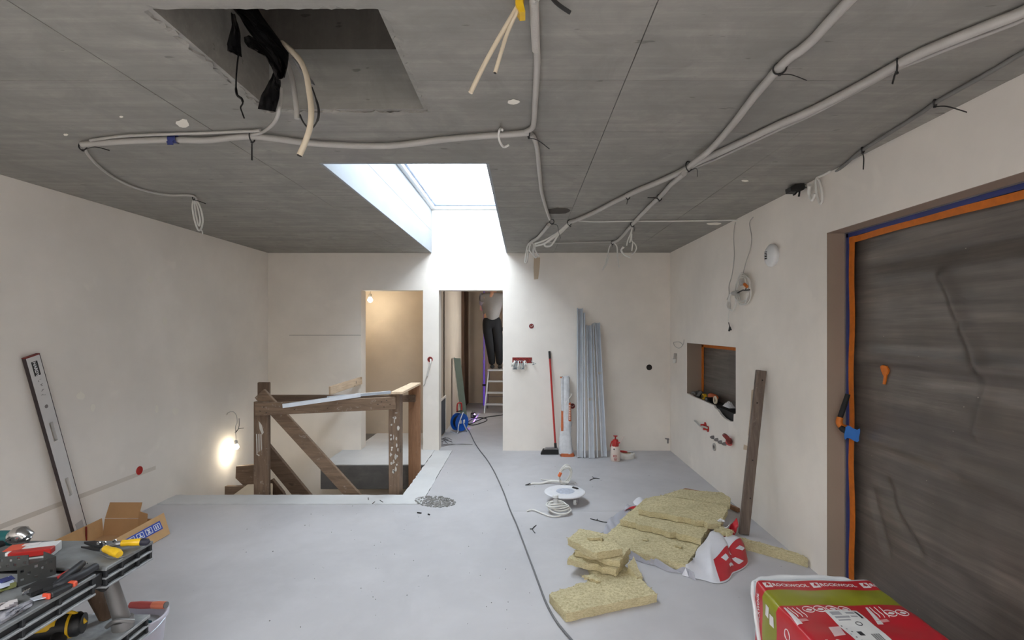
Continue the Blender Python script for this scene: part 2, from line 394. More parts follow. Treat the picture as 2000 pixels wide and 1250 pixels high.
# ---- ceiling: cast slab seen as formwork panels with joints
SH = (SX0, SX1, SY0, YB+.01); CH = (HX0, HX1, HY0, HY1); RH = (RX0, RX1, RY0, RY1)
mb = MB(); wall_cells(mb, 'z', H+0.012, H+0.28, XL-.2, XR+.3, YR-.2, YB, [SH, CH, RH])
ceil = struct(mb.build('ceiling', M['ceil']))
ys = [YR] + [YR + (1.48-YR) % 0.53 + 0.53*i for i in range(40)]
ys = [y for y in ys if y < YB-.05] + [YB-0.001]
k = 0
for r in range(len(ys)-1):
    xs = [XL, -1.53, 0.40, 1.38, XR] if ys[r] > 2.4 else [XL, -1.53, 0.40, XR]
    for c in range(len(xs)-1):
        gap = 0.0014; x0, x1, y0, y1 = xs[c]+gap, xs[c+1]-gap, ys[r]+gap, ys[r+1]-gap
        hs = [h for h in (SH, CH, RH) if h[0] < x1 and h[1] > x0 and h[2] < y1 and h[3] > y0]
        rough = CH in hs
        ax = [x0, x1]; ay = [y0, y1]
        for h in hs:
            ax += [v for v in h[:2] if x0 < v < x1]; ay += [v for v in h[2:] if y0 < v < y1]
        if rough:
            ax += [x0+(x1-x0)*i/96 for i in range(1, 96)]; ay += [y0+(y1-y0)*i/26 for i in range(1, 26)]
            def prune(L, keep):
                L = sorted(L); out = []
                for v in L:
                    if v in keep: out = [u for u in out if u in keep or abs(u-v) > .008]; out.append(v)
                    elif not out or v-out[-1] > .008: out.append(v)
                return out
            keep = set([x0, x1, y0, y1]+list(CH)); ax = prune(set(ax), keep); ay = prune(set(ay), keep)
        ax = sorted(set(ax)); ay = sorted(set(ay)); zz = H+random.uniform(0, 0.0025)
        bm = bmesh.new(); vd = {}
        def vt(x, y):
            if (x, y) not in vd: vd[x, y] = bm.verts.new((x, y, zz))
            return vd[x, y]
        for i in range(len(ax)-1):
            for j in range(len(ay)-1):
                cx, cy = (ax[i]+ax[i+1])/2, (ay[j]+ay[j+1])/2
                if any(h[0] < cx < h[1] and h[2] < cy < h[3] for h in hs): continue
                bm.faces.new([vt(ax[i], ay[j]), vt(ax[i+1], ay[j]), vt(ax[i+1], ay[j+1]), vt(ax[i], ay[j+1])])
        if not bm.faces: bm.free(); continue
        if rough:
            for v in bm.verts:
                x, y = v.co.x, v.co.y
                d = max(HX0-x, x-HX1, HY0-y, y-HY1)
                if d < 0.001 and HX0-.001 < x < HX1+.001 and HY0-.001 < y < HY1+.001:
                    n1 = abs(random.gauss(0, .015))+ .012*abs(math.sin(x*31+y*17))
                    if abs(x-HX0) < .002: v.co.x -= n1
                    if abs(x-HX1) < .002: v.co.x += n1
                    if abs(y-HY0) < .002: v.co.y -= n1
                    if abs(y-HY1) < .002: v.co.y += n1
                    v.co.z += random.uniform(0, .012)
                elif d < 0.03: v.co.z += random.uniform(-.001, .004)
        ext = bmesh.ops.extrude_face_region(bm, geom=bm.faces[:])
        for e in ext['geom']:
            if isinstance(e, bmesh.types.BMVert): e.co.z = H+0.03
        m2 = MB(); m2.bm(bm); m2.build('panel', M['ceil'], ceil)
# shaft above the broken opening
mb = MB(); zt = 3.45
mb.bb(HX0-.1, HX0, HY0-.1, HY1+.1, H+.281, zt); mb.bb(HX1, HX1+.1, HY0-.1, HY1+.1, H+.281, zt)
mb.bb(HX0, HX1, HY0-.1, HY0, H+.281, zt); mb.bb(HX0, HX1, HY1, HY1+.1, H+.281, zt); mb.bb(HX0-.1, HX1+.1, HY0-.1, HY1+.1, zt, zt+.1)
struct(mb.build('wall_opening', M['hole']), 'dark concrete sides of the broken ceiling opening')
# skylight shaft: slab edge below, rendered kerb blocks above with recessed joints
mb = MB(); mb.bb(SX0-.08, SX0+.004, SY0-.1, YB, H+.28, SZ); mb.bb(SX1-.004, SX1+.08, SY0-.1, YB, H+.28, SZ); mb.bb(SX0, SX1, SY0-.1, SY0+.004, H+.28, SZ)
sh = struct(mb.build('wall_skylight', M['joint']), 'skylight shaft lining')
for (a, b) in ((SY0+.004, 3.9), (3.903, 5.12), (5.123, YB)):
    MB().bb(SX0-.03, SX0+.006, a, b-.0, H+.283, SZ-.002, .0015).build('panel', M['shaft'], sh)
    MB().bb(SX1-.006, SX1+.03, a, b, H+.283, SZ-.002, .0015).build('panel', M['shaft'], sh)
MB().bb(SX0+.006, SX1-.006, SY0-.03, SY0+.006, H+.283, SZ-.002, .0015).build('panel', M['shaft'], sh)
mb = MB(); mb.bb(SX0-.012, SX0+.006, SY0, YB, H+.0005, H+.281, .001); mb.bb(SX1-.006, SX1+.012, SY0, YB, H+.0005, H+.281, .001); mb.bb(SX0, SX1, SY0-.012, SY0+.006, H+.0005, H+.281, .001)
mb.build('slab_edge', M['shaft'], sh)
# skylight unit
a, b, c, d = SX0-.05, SX1+.05, SY0-.05, YB+.05
win = bpy.data.objects.new('window_1', None); COL.objects.link(win); win.location = (0, 0, SZ); struct(win, 'flat skylight with white frame')
win['kind'] = 'structure'
mb = MB(); f = .052
for (x0, x1, y0, y1) in ((SX0, SX0+f, SY0, YB), (SX1-f, SX1, SY0, YB), (SX0+f, SX1-f, SY0, SY0+f), (SX0+f, SX1-f, YB-f, YB)):
    mb.bb(x0, x1, y0, y1, SZ, SZ+.10, .004)
mb.bb(a-.05, a+.02, c-.05, d+.05, SZ, SZ+.1); mb.bb(b-.02, b+.05, c-.05, d+.05, SZ, SZ+.1); mb.bb(a, b, c-.05, c+.02, SZ, SZ+.1); mb.bb(a, b, d-.02, d+.05, SZ, SZ+.1)
mb.build('window_frame', M['white'], win)
mb = MB(); f2 = .075
for (x0, x1, y0, y1) in ((SX0+f, SX0+f2, SY0+f, YB-f), (SX1-f2, SX1-f, SY0+f, YB-f), (SX0+f2, SX1-f2, SY0+f, SY0+f2), (SX0+f2, SX1-f2, YB-f2, YB-f)):
    mb.bb(x0, x1, y0, y1, SZ+.04, SZ+.12, .003)
mb.build('sash', simple('grey_gasket', sr(150, 165, 190), .4), win)
MB().bb(SX0+f2-.01, SX1-f2+.01, SY0+f2-.01, YB-f2+.01, SZ+.06, SZ+.068).build('pane', M['glass'], win)
# ================================================================ TAPED-OFF OPENING AND WINDOW NICHE (right wall)
M['orange'] = simple('orange_tape', sr(205, 112, 30), 0.55, var=0.12, scale=30)
M['blue_tape'] = simple('blue_tape', sr(52, 62, 120), 0.5)
M['black'] = simple('black_plastic', sr(24, 24, 25), 0.45, var=0.2)
M['rubber'] = simple('black_rubber', sr(30, 29, 29), 0.75, var=0.2)
M['grey_alu'] = simple('anodised_frame', sr(128, 124, 124), 0.4, 0.3)
M['pvc_grey'] = simple('grey_conduit', sr(178, 174, 168), 0.5, var=0.05)
M['pvc_white'] = simple('white_cable', sr(222, 220, 214), 0.5, var=0.04)
M['pvc_cream'] = simple('cream_conduit', sr(222, 208, 184), 0.45, var=0.05)
M['tie'] = simple('cable_tie', sr(38, 37, 36), 0.5)
M['red'] = simple('red_plastic', sr(178, 42, 38), 0.4, var=0.1)
M['red_dark'] = simple('red_box_inside', sr(120, 36, 30), 0.6, var=0.15)
M['dark_hole'] = simple('dark_box', sr(38, 32, 28), 0.8)
M['steel'] = simple('zinc_steel', sr(204, 212, 222), 0.3, 0.3, var=0.07)
M['chrome'] = simple('bright_metal', sr(200, 200, 200), 0.2, 1.0, var=0.03)
def m_film():
    m, nt, b = mk('dusty_film'); b.inputs['Specular IOR Level'].default_value = 0.75
    cs = coords(nt, (1, 1.2, 22)); cs2 = coords(nt, (1, 2.5, 90)); co = coords(nt)
    f1 = noise(nt, cs, 1.0, 5, 0.6, 0.3); f2 = noise(nt, cs2, 1.0, 3, 0.6); f3 = noise(nt, co, 1.6, 4, 0.6); f4 = noise(nt, coords(nt, (1, 40, 90)), 1.0, 1, .4)
    base = sr(104, 96, 89)
    c = ramp(nt, f1, [(0.32, tuple(x*0.66 for x in base)), (0.7, tuple(x*1.35 for x in base))])
    c = mix(nt, ramp(nt, f2, [(0.45, 0.3), (0.62, 0.0)]), c, tuple(x*0.55 for x in base))
    c = mix(nt, ramp(nt, f3, [(0.36, 0.75), (0.6, 0.0)]), c, tuple(x*0.5 for x in base)); f6 = noise(nt, coords(nt, (1, .5, 5)), 1.3, 4, .6); c = mix(nt, ramp(nt, f6, [(0.55, 0.0), (0.72, 0.7)]), c, tuple(min(1, x*1.7) for x in base))
    c = mix(nt, ramp(nt, f4, [(0.80, 0.0), (0.83, 0.8)]), c, sr(190, 180, 168))
    nt.links.new(c, b.inputs['Base Color'])
    nt.links.new(ramp(nt, f1, [(0.3, 0.46), (0.7, 0.30)]), b.inputs['Roughness'])
    bump(nt, b, f2, 0.35, 0.003)
    return m
M['film'] = m_film()
def seg_d(y, z, a, b):
    ax, az = a; bx, bz = b; dx, dz = bx-ax, bz-az; L2 = dx*dx+dz*dz
    t = max(0, min(1, ((y-ax)*dx+(z-az)*dz)/L2)); qx, qz = ax+t*dx, az+t*dz
    s = (dx*(z-az)-dz*(y-ax))
    return math.hypot(y-qx, z-qz)*(1 if s > 0 else -1), t
def film_pt(px, py): p = P(px, py, 2.06*F/(px-CX)); return (p.y, p.z)
creases = [(film_pt(1838, 525), film_pt(1880, 630), .028, .014), (film_pt(1880, 630), film_pt(1932, 745), .035, .016), (film_pt(1932, 745), film_pt(1912, 860), .03, .008),
           ((3.2, 1.435), (1.2, 1.41), .045, .012), ((3.2, 1.36), (1.2, 1.33), .05, -.008),
           ((3.15, .95), (2.5, .93), .03, .010), ((2.5, .93), (1.6, .86), .04, .012), (film_pt(1722, 930), film_pt(1800, 1085), .035, -.014), (film_pt(1700, 950), film_pt(1735, 1090), .03, -.010),
           (film_pt(1745, 960), film_pt(1840, 1110), .05, .010), ((3.1, 1.98), (1.5, 2.0), .05, -.012), ((3.1, 1.84), (1.2, 1.9), .06, .008), ((2.9, .62), (1.6, .30), .06, .010), ((2.95, 1.2), (2.0, 1.1), .06, .006)]
def film_x(y, z, base):
    x = base
    for a, b, w_, amp in creases:
        d, t = seg_d(y, z, a, b); x -= 1.5*amp*math.exp(-(d/w_)**2)*min(1, 8*t+.15, 8*(1-t)+.15)
    x -= .006*math.sin(y*5+z*3)+.004*math.sin(z*13+y*2.2)
    return x
door = bpy.data.objects.new('door_1', None); COL.objects.link(door); door.location = (2.06, 1.95, 0); struct(door, 'wide opening in the right wall sealed with dark dusty film and orange tape')
y0, y1, zt = 0.7, 3.22, 2.194
mb = MB(); mb.grid(lambda u, v: V((film_x(y0+(y1-y0)*u, (zt-.03)*v, 2.062), y0+(y1-y0)*u, (zt-.03)*v)), 130, 110, th=.002); mb.build('film', M['film'], door, 60)
mb = MB(); mb.bb(2.12, 2.14, y0, y1, 0, zt); mb.build('backing', M['rubber'], door)
mb = MB(); mb.bb(2.020, 2.075, y1-.008, y1-.0005, 0, zt-.001); mb.bb(2.020, 2.075, y0, y1, zt-.008, zt-.0005); mb.build('door_frame', M['grey_alu'], door)
mb = MB(); mb.bb(2.026, 2.034, y1-.028, y1-.008, 0, zt-.008); mb.bb(2.026, 2.034, y0, y1, zt-.032, zt-.008); mb.build('blue_tape', M['blue_tape'], door)
mb = MB()
mb.grid(lambda u, v: V((2.030-.003*math.sin(v*23), y1-.028-.05*u-.004*math.sin(v*9), (zt-.032)*v)), 4, 60, th=.002)
mb.grid(lambda u, v: V((2.030-.003*math.sin(u*31), y0+(y1-y0-.028)*u, zt-.032-.037*v-.003*math.sin(u*14))), 60, 4, th=.002); mb.build('orange_tape', M['orange'], door)
mb = MB(); a = P(1656, 770, 3.13); b = P(1641, 815, 3.13)
mb.tube([a, a.lerp(b, .5)+V((.0, 0, 0)), b], [.014, .016, .015], 12); hd = mb.build('handle', M['rubber'], door, 50)
mb = MB(); mb.tube(cr([b, b+V((-.006, 0, -.03)), b+V((0.008, 0, -.055)), b+V((.05, 0, -.07))]), .019, 10); mb.build('handle_wrap', M['orange'], hd, 50)
mb = MB(); c = P(1645, 838, 3.12); mb.tube([c+V((-.014, 0, .014)), c+V((.0, -.01, .0)), c+V((.02, -.01, -.02))], [.014, .019, .012], 9); mb.build('lever', M['rubber'], hd, 50)
mb = MB(); c = P(1661, 846, 3.1); mb.grid(lambda u, v: c+V((-.004*math.sin(7*u+5*v)-.012+.02*u, -.02*u, .0))+V((0.055*(u-.5), -.01, .075*(v-.5)+.012*math.sin(u*6))), 5, 5, th=.002); mb.build('tape_tail', simple('blue_masking', sr(40, 110, 190), .6), hd, 50)
mb = MB(); pts = []
for q in ((1719, 716), (1724, 713), (1731, 715), (1733, 723), (1731, 729), (1729, 733), (1729, 745), (1728, 751), (1725, 750), (1725, 735), (1722, 731), (1719, 724)):
    yy, zz = film_pt(*q); pts.append((film_x(yy, zz, 2.062)-.012, yy, zz))
mb.prism(pts, (.009, 0, 0)); mb.build('orange_patch', M['orange'], door)

win2 = bpy.data.objects.new('window_2', None); COL.objects.link(win2); win2.location = (2.09, 5.28, .8); struct(win2, 'small window niche in the right wall with dark film, orange tape and a broken lower corner')
mb = MB(); mb.grid(lambda u, v: V((2.092-.004*math.sin(u*7+v*5)-.004*math.sin(v*19), 4.6+1.37*u, .78+.641*v)), 40, 26, th=.002); mb.build('film', M['film'], win2, 60)
mb = MB(); mb.bb(2.115, 2.13, 4.6, 5.97, .70, 1.421); mb.build('backing', M['rubber'], win2)
mb = MB(); mb.bb(2.078, 2.086, 5.915, 5.968, .80, 1.42); mb.bb(2.078, 2.086, 4.6, 5.968, 1.372, 1.42); mb.build('orange_tape', M['orange'], win2)
mb = MB(); mb.bb(1.95, 2.12, 4.6, 5.97, .70, .806)
mb.grid(lambda u, v: V((1.944-.006*v-.005*math.sin(u*8), 4.605+.56*u, .806-.10*v)), 16, 6, th=.003)
mb.grid(lambda u, v: V((1.93+.14*v, 4.605+1.36*u, .806+.006*math.sin(u*40)*math.sin(v*9))) if u > .38 else V((1.975+.1*v, 4.605+1.36*u, .806+.004*math.sin(u*40))), 60, 8, th=.003)
mb.build('sill_membrane', M['rubber'], win2, 50)

# things lying in the niche
M['orange_tool'] = simple('orange_tool_plastic', sr(196, 92, 40), 0.4); M['yellow'] = simple('yellow_plastic', sr(226, 182, 34), 0.4)
M['bag'] = simple('thin_white_plastic', sr(214, 214, 216), 0.35, var=0.06, bmp=0.2, bscale=18)
M['glove'] = simple('grey_work_glove', sr(120, 118, 116), .8, bmp=.2)
zs = .812
def nz(px, py, X=2.0): Y = X*F/(px-CX); p = P(px, py, Y); return V((X, Y, max(zs, p.z)))
c = nz(1392, 781, 2.02)
t = thing('cordless_drill', 'orange and black drill lying on the sill of the small window niche', 'drill', (c.x, c.y, zs))
mb = MB(); mb.tube([c+V((0, -.10, .035)), c+V((0, -.06, .035)), c+V((0, .05, .035)), c+V((0, .09, .035))], [.024, .032, .034, .022], 14); mb.build('body', M['orange_tool'], t, 40)
mb = MB(); mb.tube([c+V((0, .09, .035)), c+V((0, .12, .035)), c+V((0, .145, .035))], [.02, .02, .009], 12); mb.build('chuck', M['black'], t, 40)
mb = MB(); mb.tube([c+V((0, -.05, .03)), c+V((-.03, -.07, .022)), c+V((-.075, -.08, .018))], [.02, .018, .018], 10); mb.box(c+V((-.085, -.08, .02)), (.03, .07, .036), None, .004); mb.build('grip', M['black'], t, 40)
c = nz(1375, 782, 1.985)
mb = MB(); mb.prism([c+V((-.012, a, b)) for a, b in ((-.035, 0), (.035, 0), (.035, .035), (.02, .058), (-.02, .06), (-.035, .045))], (.03, 0, 0)); tp = mb.build('tape_measure', M['yellow'])
tag(tp, 'yellow tape measure in front of the orange drill in the wall niche', 'tape measure')
mb = MB(); mb.lathe([(.0, 0), (.02, 0), (.02, .003), (0, .003)], 16, Matrix.Translation(c+V((-.012, 0, .03))) @ Matrix.Rotation(-math.pi/2, 4, 'Y'), cap=False); mb.build('badge', M['black'], tp, 40)
c = nz(1366, 776, 2.035)
t = thing('work_glove', 'crumpled grey work glove at the far end of the niche sill', 'glove', (c.x, c.y, zs))
mb = MB(); mb.grid(lambda u, v: c+V((.05*(v-.5)*2*math.sin(math.pi*(u*.8+.2)), -.08+.12*u, .0))+V((0, 0, .05*math.sin(math.pi*v)*(.7+.5*math.sin(u*9)))), 10, 8, th=.003); mb.build('palm', M['glove'], t, 60)
for k in range(4):
    mb = MB(); q = c+V((-.035+.022*k, .04, .02)); mb.tube(cr([q, q+V((.0, .04, .025+.01*(k % 2))), q+V((-.005, .075, .012))], 3), [.012]*6+[.007], 8); mb.build('finger', M['glove'], t, 60)
mb = MB(); q = c+V((-.05, -.02, .02)); mb.tube(cr([q, q+V((-.02, .02, .02)), q+V((-.03, .05, .005))], 3), .011, 8); mb.build('thumb', M['glove'], t, 60)
c = nz(1348, 776, 1.965)
t = thing('putty_knife', 'small putty knife with white handle propped at the far corner of the niche', 'putty knife', (c.x, c.y, zs))
mb = MB(); mb.beam(c+V((0, -.02, 0)), c+V((.02, .02, .075)), .02, .014, V((1, 0, 0)), .003); mb.build('handle', M['white'], t)
mb = MB(); mb.beam(c+V((0, -.02, .004)), c+V((-.01, -.09, .001)), .04, .002, V((0, 0, 1))); mb.build('blade', M['steel'], t)
c = nz(1397, 788, 1.965)
mb = MB(); mb.tube([c+V((-.0, .035*math.cos(a), .034+.034*math.sin(a))) for a in [2*math.pi*i/16 for i in range(16)]], (.010), 8, True)
tag(mb.build('tape_roll', M['pvc_cream'], None, 50), 'small cream tape roll standing beside the drill in the niche', 'tape roll')
c = nz(1424, 795, 1.99)
mb = MB(); rr = random.Random(3)
hs = [[rr.uniform(.3, 1) for _ in range(15)] for _ in range(11)]
mb.grid(lambda u, v: c+V((.07*(v-.5), .16*(u-.5), .055*math.sin(math.pi*u)**.6*math.sin(math.pi*v)**.6*hs[int(v*10)][int(u*14)])), 14, 10, th=.002)
tag(mb.build('plastic_bag', M['bag'], None, 25), 'crumpled white plastic bag at the near end of the niche sill', 'bag')

# ---------------------------------------------------------------- smoke alarm
c = wr(1512, 499); R_ = Matrix.Translation(c) @ Matrix.Rotation(-math.pi/2, 4, 'Y')
t = thing('smoke_alarm', 'round white alarm with a barcode sticker high on the right wall', 'alarm', c)
MB().lathe([(0, 0), (.078, 0), (.08, .004), (.08, .012), (.074, .014)], 36, R_, cap=False).build('base_ring', M['white'], t, 40)
MB().lathe([(.086, .012), (.088, .018), (.086, .03), (.07, .044), (.045, .05), (0, .051)], 36, R_, cap=False).build('cover', M['white'], t, 40)
mb = MB()
for k, (z_, h_) in enumerate(((.02, .008), (.008, .007), (-.004, .010), (-.020, .011), (.031, .005))):
    mb.bb(c.x-.0535, c.x-.0505, c.y+.005, c.y+.042, c.z+z_-h_/2, c.z+z_+h_/2)
mb.build('sticker_bars', M['dark_hole'], t)
MB().bb(c.x-.0525, c.x-.046, c.y+.002, c.y+.046, c.z-.03, c.z+.038).build('sticker', M['white'], t)

# ---------------------------------------------------------------- recessed electric boxes
def wall_box(c, nrm, name, label, rim, inner, r=.034, extra=None):
    Mx = frame(c, V((0, 0, 1)).cross(nrm), V((0, 0, 1)))
    t = thing(name, label, 'wall box', c, 'recessed electric boxes')
    MB().lathe([(r*.9, .0), (r*.92, .004), (r*1.02, .004), (r*1.04, 0)], 20, Mx, cap=False).build('rim', rim, t, 40)
    MB().lathe([(0, .001), (r*.9, .001), (r*.9, .0025), (0, .0025)], 20, Mx, cap=False).build('recess', inner, t, 40)
    if extra: extra(t, Mx)
    return t
nB = V((0, -1, 0)); nL = V((1, 0, 0)); nR = V((-1, 0, 0))
def wirebits(t, Mx):
    mb = MB(); mb.tube(cr([Mx @ V(q) for q in ((-.012, .004, .003), (-.004, -.006, .012), (.016, .004, .01), (.02, .012, .004))], 4), .003, 6); mb.build('wire', M['pvc_grey'], t, 60)
wall_box(wb(1038, 637), nB, 'socket_box', 'round box with dark red inside, high on the back wall above the wire bundles', M['white'], M['red_dark'], .036, wirebits)
wall_box(wb(1268, 717.5), nB, 'socket_box', 'empty black round box on the back wall right of the metal studs', M['dark_hole'], M['dark_hole'], .036)
wall_box(wb(1118, 793), nB, 'socket_box', 'brown round box low on the back wall behind the wrapped roll', M['red_dark'], M['red_dark'], .034, wirebits)
wall_box(wl(272, 919), nL, 'socket_box', 'round red capped box low on the left wall', M['red'], M['red'], .036)
def hose(t, Mx):
    mb = MB(); mb.tube(cr([wb(841, 702, .01), wb(841, 708, .05), wb(837, 722, .03), wb(834, 734, .02)], 5), .011, 8); mb.build('conduit', M['pvc_white'], t, 50)
    mb = MB(); mb.tube(cr([wb(834, 734, .02), wb(831, 742, .015), wb(830, 749, .02), wb(827, 754, .012)], 5), .005, 6); mb.build('wire', M['pvc_grey'], t, 60)
wall_box(wb(840, 702), nB, 'socket_box', 'red box with white conduit hanging out, on the wall between the two doorways', M['red'], M['red_dark'], .034, hose)
M['wire_dim'] = simple('grey_blue_wire', sr(128, 140, 146), .5, var=.3, scale=60)
# five gang box
c = wb(1020, 703.5)
t = thing('socket_strip', 'wide red multi-gang box with bundles of wires on the back wall beside the doorway', 'wall box', c)
mb = MB(); mb.bb(c.x-.128, c.x+.128, YB-.004, YB+.0, c.z-.038, c.z+.036, .002); mb.build('recess', M['red_dark'], t)
for k in range(3):
    q = c+V((-.09+.075*k, -.003, 0)); mb = MB(); mb.lathe([(.034, 0), (.034, .005), (.029, .005), (.029, .001)], 18, frame(q, (1, 0, 0), (0, 0, 1)), cap=False); mb.build('box_ring', M['red'], t, 40)
rr = random.Random(5)
for k, (dx, dz) in enumerate(((-.135, -.05), (-.09, -.085), (-.045, -.09), (.0, -.085), (.04, -.06), (.14, -.03))):
    mb = MB(); q = c+V((dx*.8, -.006, -.005))
    n_w = 4 if k < 5 else 1
    for j in range(n_w):
        ox = rr.uniform(-.02, .02)
        mb.tube(cr([q+V((ox*.4, 0, .0)), q+V((ox, -.05, -.015)), c+V((dx+ox, -.055-rr.uniform(0, .02), dz)), c+V((dx+ox+rr.uniform(-.02, .02), -.035, dz-.03)), c+V((dx+ox+rr.uniform(-.03, .03), -.05, dz-.005))], 4), .0034, 5)
    mb.build('wire_bundle' if n_w > 1 else 'loose_wire', (M['pvc_white'], M['wire_dim'])[k % 2], t, 60)

# ---------------------------------------------------------------- cables hanging on the right wall
t = thing('hanging_cable', 'nearer white cable hanging down the right wall, its slack wound in a big coil', 'cable', wr(1447, 566), 'cables hanging above the niche')
MB().tube(cr([wr(1471, 424, .006), wr(1464, 436, .008), wr(1468, 462, .01), wr(1466, 485, .012), wr(1457, 512, .014), wr(1450, 540, .02)], 5), .0035, 6).build('lead', M['pvc_grey'], t, 60)
mb = MB(); rr = random.Random(2); cc = wr(1451, 566, .03)
for k in range(5):
    ry, rz = .125+rr.uniform(-.022, .02), .115+rr.uniform(-.016, .016); o_ = V((rr.uniform(-.012, .012), rr.uniform(-.012, .012), rr.uniform(-.01, .01)))
    mb.tube([cc+o_+V((.008*math.sin(3*a+k), ry*math.cos(a), rz*math.sin(a)+.006*math.sin(5*a+k))) for a in [2*math.pi*i/36 for i in range(36)]], .005, 6, True)
mb.build('coil', M['pvc_white'], t, 60)
mb = MB(); mb.tube([wr(1447, 546, .06), wr(1450, 556, .055)], .022, 8); mb.build('tie_wrap', M['pvc_grey'], t, 50)
mb = MB(); mb.tube([wr(1432, 573, .06), wr(1441, 571, .06)], .02, 8); mb.build('tie_wrap', M['pvc_grey'], t, 50)
mb = MB(); mb.tube([wr(1454, 555, .06), wr(1459, 560, .06)], .013, 8); mb.build('tag', M['orange'], t, 50)
mb = MB(); mb.tube(cr([wr(1441, 572, .06), wr(1450, 567, .065), wr(1456, 567, .06), wr(1464, 566, .055)], 3), .006, 6); mb.tube(cr([wr(1456, 567, .06), wr(1458, 560, .06)], 3), .005, 6); mb.build('bare_ends', M['tie'], t, 50)
t = thing('hanging_cable', 'farther thin cable hanging down the right wall with a small coil and bare black end', 'cable', wr(1430, 588), 'cables hanging above the niche')
MB().tube(cr([wr(1436, 434, .006), wr(1433, 460, .01), wr(1434, 500, .01), wr(1430, 535, .012), wr(1424, 558, .014), wr(1424, 575, .02), wr(1420, 585, .02)], 5), .0035, 6).build('lead', M['pvc_grey'], t, 60)
mb = MB(); cc = wr(1430, 590, .025)
for k in range(3):
    ry, rz = .085+rr.uniform(-.01, .01), .078+rr.uniform(-.01, .01)
    mb.tube([cc+V((.006*math.sin(3*a+k)+.006*k-.005, ry*math.cos(a), rz*math.sin(a))) for a in [2*math.pi*i/28 for i in range(28)]], .005, 6, True)
mb.build('coil', M['pvc_white'], t, 60)
MB().tube(cr([wr(1424, 606, .03), wr(1423, 620, .02), wr(1423, 630, .02)], 4), .003, 6).build('tail', M['pvc_white'], t, 60)
mb = MB(); mb.tube(cr([wr(1423, 630, .02), wr(1426, 640, .025), wr(1428, 645, .02)], 3), [.004]*3+[.008]*4, 6); mb.tube([wr(1425, 638, .025), wr(1424, 647, .03)], [.004, .009], 6); mb.build('bare_ends', M['tie'], t, 50)
# thin wire loop and pipe stub left of the niche
mb = MB(); mb.tube(cr([wr(1315, 669, .004), wr(1318, 676, .02), wr(1326, 680, .03), wr(1333, 674, .03), wr(1327, 668, .02), wr(1319, 668, .015), wr(1315, 669, .02)], 5), .0035, 6); mb.tube(cr([wr(1336, 663, .002), wr(1335, 671, .006), wr(1332, 676, .015)], 3), .003, 6)
tag(mb.build('wire_loop', M['pvc_grey'], None, 60), 'thin grey wire loop on the right wall left of the niche', 'wire')
t = thing('pipe_stub', 'short grey pipe stub below the wire loop near the wall corner', 'pipe', wr(1318, 698))
MB().tube([wr(1319, 690, .015), wr(1318, 700, .02)], .017, 12).build('pipe', M['pvc_grey'], t, 40)
MB().tube([wr(1318, 700, .02), wr(1317.5, 708, .018)], [.022, .02], 12).build('collar', M['pvc_white'], t, 40)
# water stubs below the niche
t = thing('water_pipe', 'bent grey hose with a red flange on the right wall below the niche', 'pipe', wr(1382, 836))
MB().tube(cr([wr(1357, 822, .0), wr(1360, 824, .03), wr(1367, 831, .04), wr(1375, 834, .04), wr(1381, 836, .03)], 5), .010, 8).build('hose', M['pvc_grey'], t, 50)
mb = MB()
for q in ((1378, 830), (1383, 838)): mb.lathe([(0, 0), (.03, 0), (.03, .008), (.012, .012), (.012, .05), (0, .05)], 16, Matrix.Translation(wr(*q)) @ Matrix.Rotation(-math.pi/2, 4, 'Y'), cap=False)
mb.build('flange', M['red'], t, 40)
t = thing('tap_elbow', 'brown elbow fitting on the right wall below the broken niche corner', 'pipe fitting', wr(1425, 863))
MB().tube(cr([wr(1425, 863, .0), wr(1424, 861, .04), wr(1420, 855, .06), wr(1415, 850, .055)], 4), [.026]*4+[.02]*9, 10).build('elbow', M['red_dark'], t, 45)
MB().tube(cr([wr(1425, 863, .0), wr(1425, 863, .02)], 2), .036, 14).build('flange', M['red'], t, 40)
MB().tube([wr(1420, 853, .055), wr(1415, 849, .06)], .014, 10).build('nipple', M['chrome'], t, 40)
for k, q in enumerate(((1394, 854), (1402, 859), (1409, 863.5), (1417.5, 867))):
    mb = MB(); mb.lathe([(.018, 0), (.016, .02), (.008, .035), (0, .036)], 12, Matrix.Translation(wr(*q)) @ Matrix.Rotation(-math.pi/2, 4, 'Y'), cap=False)
    tag(mb.build('wall_plug', M['grey_alu'], None, 40), ('small pale wall plug, farthest of the four in the row below the niche', 'second wall plug from the far end of the row below the niche', 'third wall plug from the far end of the row below the niche', 'nearest wall plug of the row, beside the brown elbow')[k], 'wall plug', 'wall plugs below the niche')
mb = MB(); mb.lathe([(.022, 0), (.022, .012), (.036, .012), (.038, .006), (.038, 0)], 20, Matrix.Translation(wr(1396, 873)) @ Matrix.Rotation(-math.pi/2, 4, 'Y'), cap=False)
t = tag(mb.build('drain_ring', M['pvc_grey'], None, 40), 'round grey drain ring under the wall plugs on the right wall', 'pipe')
MB().lathe([(0, .004), (.022, .004), (.022, .005), (0, .005)], 18, Matrix.Translation(wr(1396, 873)) @ Matrix.Rotation(-math.pi/2, 4, 'Y'), cap=False).build('opening', M['dark_hole'], t)
